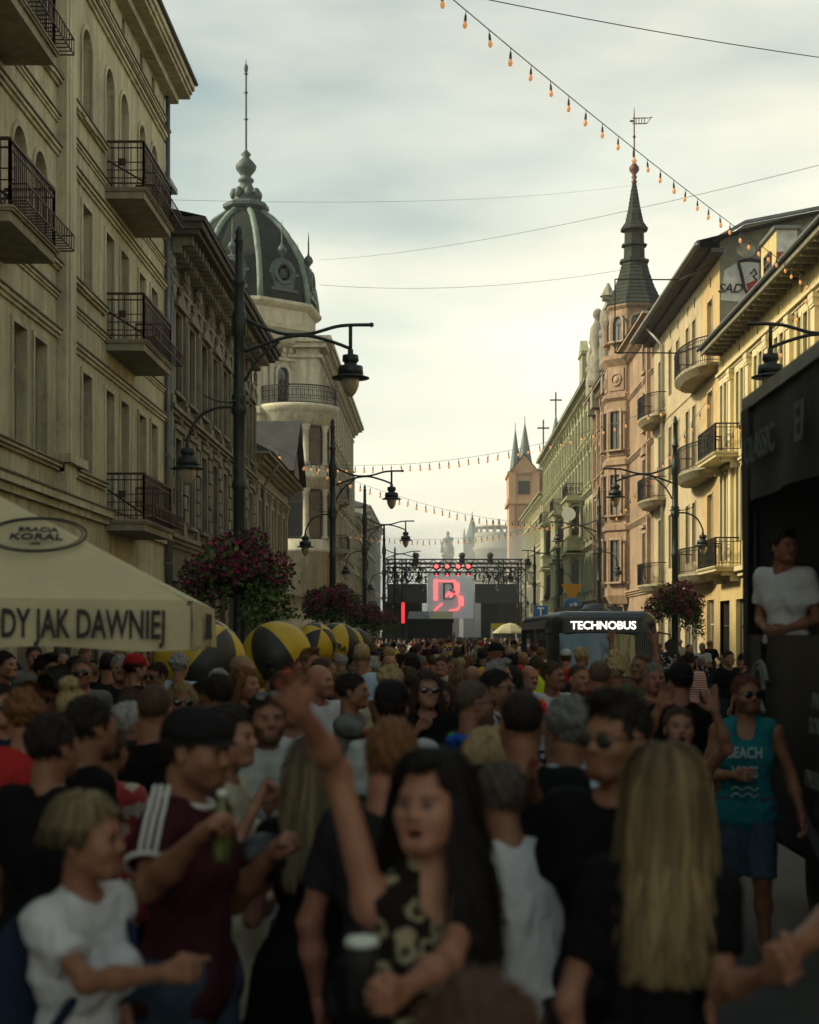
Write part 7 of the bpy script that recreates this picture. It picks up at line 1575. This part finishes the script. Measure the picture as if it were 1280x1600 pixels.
# garlands
def garland(info, name, cols, r=.12):
    for k, cl in enumerate(cols):
        m = MB(info['W']); nk = info['J']['neck']; a0, a1 = 2*math.pi*k/len(cols), 2*math.pi*(k+1)/len(cols); rd = random.Random(k)
        for a in np.linspace(a0, a1, 7):
            for _ in range(3): m.ball(nk+np.array((r*math.sin(a)+rd.uniform(-.02, .02), -.03-.11*math.cos(a)+rd.uniform(-.02, .02), -.03-.16*max(0, math.cos(a))+rd.uniform(-.025, .025))), .026, 6)
        m.build(name, cloth('garland_%s_%d' % (name, k), cl), info['o'])
garland(rl, 'garland', [(.7, .5, .02), (.03, .35, .06), (.02, .08, .4), (.2, .02, .3), (.02, .1, .5), (.05, .4, .05), (.75, .55, .02), (.85, .12, .02), (.8, .03, .02), (.85, .2, .02)], .14)
garland(sh, 'garland', [(.85, .12, .02), (.85, .06, .03), (.02, .06, .3), (.02, .04, .2), (.85, .1, .02)], .13)
# lettering on the tank top
tw = tm['W']; tx = mat('teal_print', (.3, .42, .42), .7)
for z, t_, s_ in ((1.30, 'BEACH', .095), (1.18, 'VIBES', .095)): text('print', t_, tw @ facing((0.0, -.158, z), (1, 0, 0), (0, -1, 0)), s_, tx, tm['o'], xs=.72)
for z in (1.08, 1.04): on_body(tm, [(x_, -.15, z+.01*math.sin(x_*85)) for x_ in np.linspace(-.085, .085, 30)], .0045, 'print', tx, 5)
# chain, backpack
for nm_, inf in (('backpack', wb),):
    f = Field((-.2, .05, .95), (.2, .36, 1.5), .012); f.ell((0, .19, 1.2), (.15, .1, .22), .05); f.ell((0, .27, 1.12), (.11, .06, .11), .04); V, Q = f.mesh(); bp = link('backpack', np_mesh('backpack', V, Q, NV), None, inf['W']); tag(bp, 'dark blue backpack on the short-haired blonde woman', 'backpack')
    for s_ in (-1, 1): m = MB(inf['W']); m.tube([(s_*.1, .14, 1.4), (s_*.11, .0, 1.48), (s_*.115, -.11, 1.38), (s_*.12, -.12, 1.25), (s_*.14, .0, 1.08), (s_*.12, .12, 1.05)], .018, 6); m.build('strap', NV, bp)
f = Field((-.14, -.1, -.14), (.14, .1, .14), .01); f.ell((0, 0, 0), (.11, .05, .085), .03); V, Q = f.mesh(); o = link('handbag', np_mesh('handbag', V, Q, mat('black_leather', (.012, .012, .013), .4)), None, Matrix.Translation(px(412, 1340, 5.2)) @ Matrix.Rotation(R(20), 4, 'Z')); tag(o, 'small black handbag beside the woman in the black dress', 'handbag')

# ================================================================== the rest of the crowd: individuals as far as they can be told apart
rc = random.Random(21)
POSES = [('down', 'down'), ('hold', 'down'), ('loose', 'hold'), ('up', 'down'), ('phone', 'loose'), ('fold', 'fold'), ('wave', 'hold'), ('drink', 'down')]
TOPS = [(BK, 'black'), (BK, 'black'), (BK, 'black'), (BK2, 'charcoal'), (BK2, 'charcoal'), (NV, 'navy'), (NV, 'navy'), (GR, 'grey'), (WH_, 'white'), (WH_, 'white'), (LG, 'light grey'), (LB, 'pale blue'), (OLV, 'olive'), (MRN, 'maroon'), (RDc, 'red'), (BEI, 'beige'), (BRN, 'brown'), (YL, 'mustard'), (DEN, 'denim blue'), (BWP, 'black and white')]
HC = [(DK, 'black'), (DK, 'black'), (BR, 'brown'), (BR, 'brown'), (LB_, 'light brown'), (BL, 'blonde'), (GY, 'grey'), (RD_, 'red')]
SIL = [((p.x if hasattr(p, 'x') else x)/y*F+VX, VY-((o.matrix_basis.to_scale().z*1.78+o.matrix_basis.translation.z)-CAM_H)*F/y, y) for o, x, y in PEOPLE for p in (0,)]
XY = [(x, y) for o, x, y in PEOPLE]
KEEP = [(LX, 26.7, .6), (LX, 50.5, .6), (LX, 72.7, .6), (LX, 98.9, .6), (RX, 49.8, .6), (RX, 73.3, .6), (RX, 98, .6), (px(432, 1024, 20).x, 20, .8), (px(312, 1036, 17).x, 17, .85), (px(527, 1008, 30).x, 30, .8), (px(553, 1008, 36).x, 36, .8), (px(492, 1006, 26).x, 26, .7), (AP.x, AP.y, .5)]
def blocked(X, Y):
    if bx0-.6 < X < bx1+.6 and by0-.9 < Y < by1+.6: return True
    if X > fx-.5 and Y < fy1+.7: return True
    if px(637, 0, 120).x-.5 < X < px(707, 0, 120).x+.5 and 118 < Y < 122.5: return True
    return any(math.hypot(X-a, Y-c) < r for a, c, r in KEEP) or any(math.hypot(X-a, Y-c) < (.46 if Y < 20 else .55) for a, c in XY)
def seen(x, yt, Y):
    hw, hh = .08*F/Y, .23*F/Y; n = k = 0
    for u in (-.7, 0, .7):
        for v in (.08, .35, .7, .95):
            X, Z = x+u*hw, yt+v*hh; n += 1
            if X < 4 or X > 1276: continue
            if Y > by0 and 806 < X < 1030 and Z > 958: continue
            if X > 1172 and Y > 12: continue
            if any(ys < Y and ((abs(X-xs) < .085*F/ys and Z > yt2) or (abs(X-xs) < .22*F/ys and Z > yt2+.26*F/ys)) for xs, yt2, ys in SIL): continue
            k += 1
    return k/n
def where(X, Y):
    if X < -2.0 and Y < 16: return 'under the parasol'
    if X < -2.2: return 'below big basket' if Y < 30 else 'by logo balls' if Y < 52 else 'past the balls'
    if X > 5.4: return 'beyond the float' if Y < 30 else 'by tan house' if Y < 55 else 'on sunlit kerb'
    if X > 2.2: return 'before the bus' if Y < 37 else 'behind the bus'
    return 'in near street' if Y < 16 else 'beside big ball' if Y < 26 else 'level with bus' if Y < 52 else 'past the bus' if Y < 80 else 'near the tent'
crowd = []; tries = 0
while len(crowd) < 215 and tries < 9000:
    tries += 1; Y = 7.5*math.exp(rc.random()*math.log(105/7.5)); lo_, hi_ = max(-7.0, (0-VX)*Y/F), min(10.8, (1280-VX)*Y/F); X = rc.uniform(lo_, hi_)
    if Y < 12 and -1.2 < X < 2: continue
    if 2.0 < X < 6.0 and 14 < Y < 37: continue
    if Y < 16 and rc.random() < .35: continue
    if X > 5.5 and Y > 20 and rc.random() < .55: continue
    if blocked(X, Y): continue
    fem = rc.random() < .42; ht = (rc.gauss(1.66, .07) if fem else rc.gauss(1.79, .08)); ht = min(1.96, max(1.5, ht)); x = X*F/Y+VX; yt = VY-(ht+.012-CAM_H)*F/Y
    if seen(x, yt, Y) < .3: continue
    XY.append((X, Y)); SIL.append((x, yt, Y)); crowd.append((X, Y, x, yt, fem))
names = {}; specs = []
for X, Y, x, yt, fem in sorted(crowd, key=lambda c: c[0]/c[1]):
    tp, tn = rc.choice(TOPS); hcc, hn = rc.choice(HC); hs = rc.choice(['long', 'long', 'bob', 'bun', 'pony'] if fem else ['short', 'short', 'crop', 'buzz', 'quiff', 'bald', 'curly']); ps = rc.randrange(len(POSES)); ps = (ps if ps not in (3, 6) or rc.random() < .25 else 0) if rc.random() < .5 else rc.choice((0, 1, 2))
    away = rc.random() < .62; yaw = rc.gauss(180, 35) if away else rc.gauss(0, 50)
    doing = {3: 'arm raised', 4: 'phone up', 5: 'arms folded', 6: 'waving', 7: 'drinking'}.get(ps, 'back turned' if away else 'facing lens')
    hd = {'bald': 'bald head', 'buzz': hn+' buzz cut', 'long': 'long '+hn+' hair', 'bob': hn+' bob', 'bun': hn+' bun', 'pony': hn+' ponytail', 'curly': 'curly '+hn+' hair'}.get(hs, 'short '+hn+' hair')
    lb = '%s, %s, %s top, %s, %s' % ('woman' if fem else 'man', hd, tn, doing, where(X, Y)); names[lb] = names.get(lb, 0)+1; specs.append((X, Y, x, yt, fem, tp, hcc, hs, ps, yaw, lb, names[lb]))
nph = 0; PHL = ['black phone', 'dark phone', 'slim black phone', 'phone in dark case', 'small black phone', 'glossy dark phone']
ORD = ['first', 'second', 'third', 'fourth', 'fifth', 'sixth']
for X, Y, x, yt, fem, tp, hcc, hs, ps, yaw, lb, k in specs:
    if names[lb] > 1: lb = ORD[min(5, k-1)] + ' ' + lb
    lowres = Y > 34
    sk = rc.choice(['fair', 'tan', 'pink', 'tan']); hat = None
    if not fem and hs != 'curly' and rc.random() < .16: hat = rc.choice([CAPB, CAPB, CAPR, cloth('cap_white', (.4, .4, .4)), cloth('cap_blue', (.02, .05, .12))]); lb = lb.replace('man, ', 'man in cap, ', 1) if len(lb.split()) < 15 else lb
    inf = person(lb, x, yt, Y, yaw, geo=('crowd', fem, ps, lowres, sk), cap=hat, capback=rc.random() < .3, sex='f' if fem else 'm', low=lowres, _hands=(ps in (3, 6)), h=.02, hair=hs, hc=hcc, skin=sk, armR=POSES[ps][0], armL=POSES[ps][1], top=T(tp, 'tee' if not fem or ps % 2 else 'strap', fit=.018), bottom=B(DDEN), glasses=(rc.random() < .3 and Y < 34), seed=ps)
    if ps == 4 and Y < 34 and nph < len(PHL):
        w_ = inf['A']['R'][1]; m = MB(inf['W']); m.box(w_[0]-.04, w_[0]+.04, w_[1]-.05, w_[1]-.04, w_[2]+.06, w_[2]+.22); tag(m.build('phone', mat('phone_black', (.01, .01, .011), .2)), PHL[nph] + ' held up by the ' + lb.split(',')[0].split(' ', 1)[-1] + ' with' + lb.split(',')[1], 'phone', 'phones held up'); nph += 1
# ---- the crowd too far to count
def far_figure(h):
    J = joints(0); A = {n: arm_targets(J, 'down', I4, 1, n) for n in 'RL'}; f = Field((-.4, -.3, 0), (.4, .3, 1.8), h); body_field(f, J, A, 0, .012); f.ell(J['head']+np.array((0, 0, .115)), (.085, .1, .12), .02); return f.mesh()
fv, fq = far_figure(.05); nr = np.random.RandomState(4); VV = []; QQ = []; CC = []; k = 0; pal = np.array([(.012, .012, .014), (.012, .012, .014), (.03, .03, .035), (.02, .03, .06), (.4, .4, .42), (.13, .13, .13), (.3, .03, .03), (.3, .27, .2), (.05, .06, .09), (.35, .4, .45)])
while k < 620:
    Y = nr.uniform(88, 162); X = nr.uniform(-6.5, 9.5)
    if px(637, 0, 120).x-.5 < X < px(707, 0, 120).x+.5 and 118 < Y < 122.5: continue
    a = nr.uniform(0, 6.28); s = nr.uniform(.9, 1.05); M = np.array(((math.cos(a), -math.sin(a), 0), (math.sin(a), math.cos(a), 0), (0, 0, 1)))*s; v = fv @ M.T + np.array((X, Y, 0))
    z = fv[:, 2]; c = np.tile(pal[nr.randint(len(pal))], (len(fv), 1)); c[z < .9] = (.02, .025, .035); c[z > 1.5] = (.3, .17, .11); c[(z > 1.68) | ((z > 1.55) & (fv[:, 1] > .02))] = pal[nr.randint(3)]*2
    VV.append(v); QQ.append(fq+k*len(fv)); CC.append(c); k += 1
o = link('crowd', np_mesh('crowd', np.concatenate(VV), np.concatenate(QQ), attr_mat('far_clothes', .9), np.concatenate(CC))); tag(o, 'dense distant crowd reaching up to the stage', 'crowd', kind='stuff')
# ================================================================== air
def volume_box(name, lo, hi, dens, col, aniso=.2):
    m = MB(); m.box(lo[0], hi[0], lo[1], hi[1], lo[2], hi[2]); mt = bpy.data.materials.new(name); mt.use_nodes = True; t = mt.node_tree; t.nodes.clear(); v = t.nodes.new('ShaderNodeVolumePrincipled'); oo = t.nodes.new('ShaderNodeOutputMaterial')
    v.inputs['Color'].default_value = (*col, 1); v.inputs['Density'].default_value = dens; v.inputs['Anisotropy'].default_value = aniso; t.links.new(v.outputs[0], oo.inputs['Volume']); o = m.build(name, mt); tag(o, kind='stuff'); return o
volume_box('haze', (-310, -70, -1), (310, 910, 46), HAZE, (.96, .94, .88))

def smoke(name, c, r, dens, col, lbl='pale stage smoke drifting round the festival stage'):
    m = MB(Matrix.Translation(c) @ Matrix.Diagonal((*r, 1))); m.ball((0, 0, 0), 1, 24); o = m.build(name, None); mt = bpy.data.materials.new(name); mt.use_nodes = True; t = mt.node_tree; t.nodes.clear(); v = t.nodes.new('ShaderNodeVolumePrincipled'); oo = t.nodes.new('ShaderNodeOutputMaterial')
    v.inputs['Color'].default_value = (*col, 1); v.inputs['Density'].default_value = dens; t.links.new(v.outputs[0], oo.inputs['Volume']); o.data.materials.append(mt); tag(o, lbl, 'smoke', kind='stuff')
smoke('stage_smoke', (2, 203, 2), (26, 42, 15), .011, (.9, .95, .95))
smoke('low_stage_smoke', (2.0, 178, 1), (6, 9.5, 7.5), .05, (.95, .97, .97), 'dense white smoke low in front of the stage backdrop')
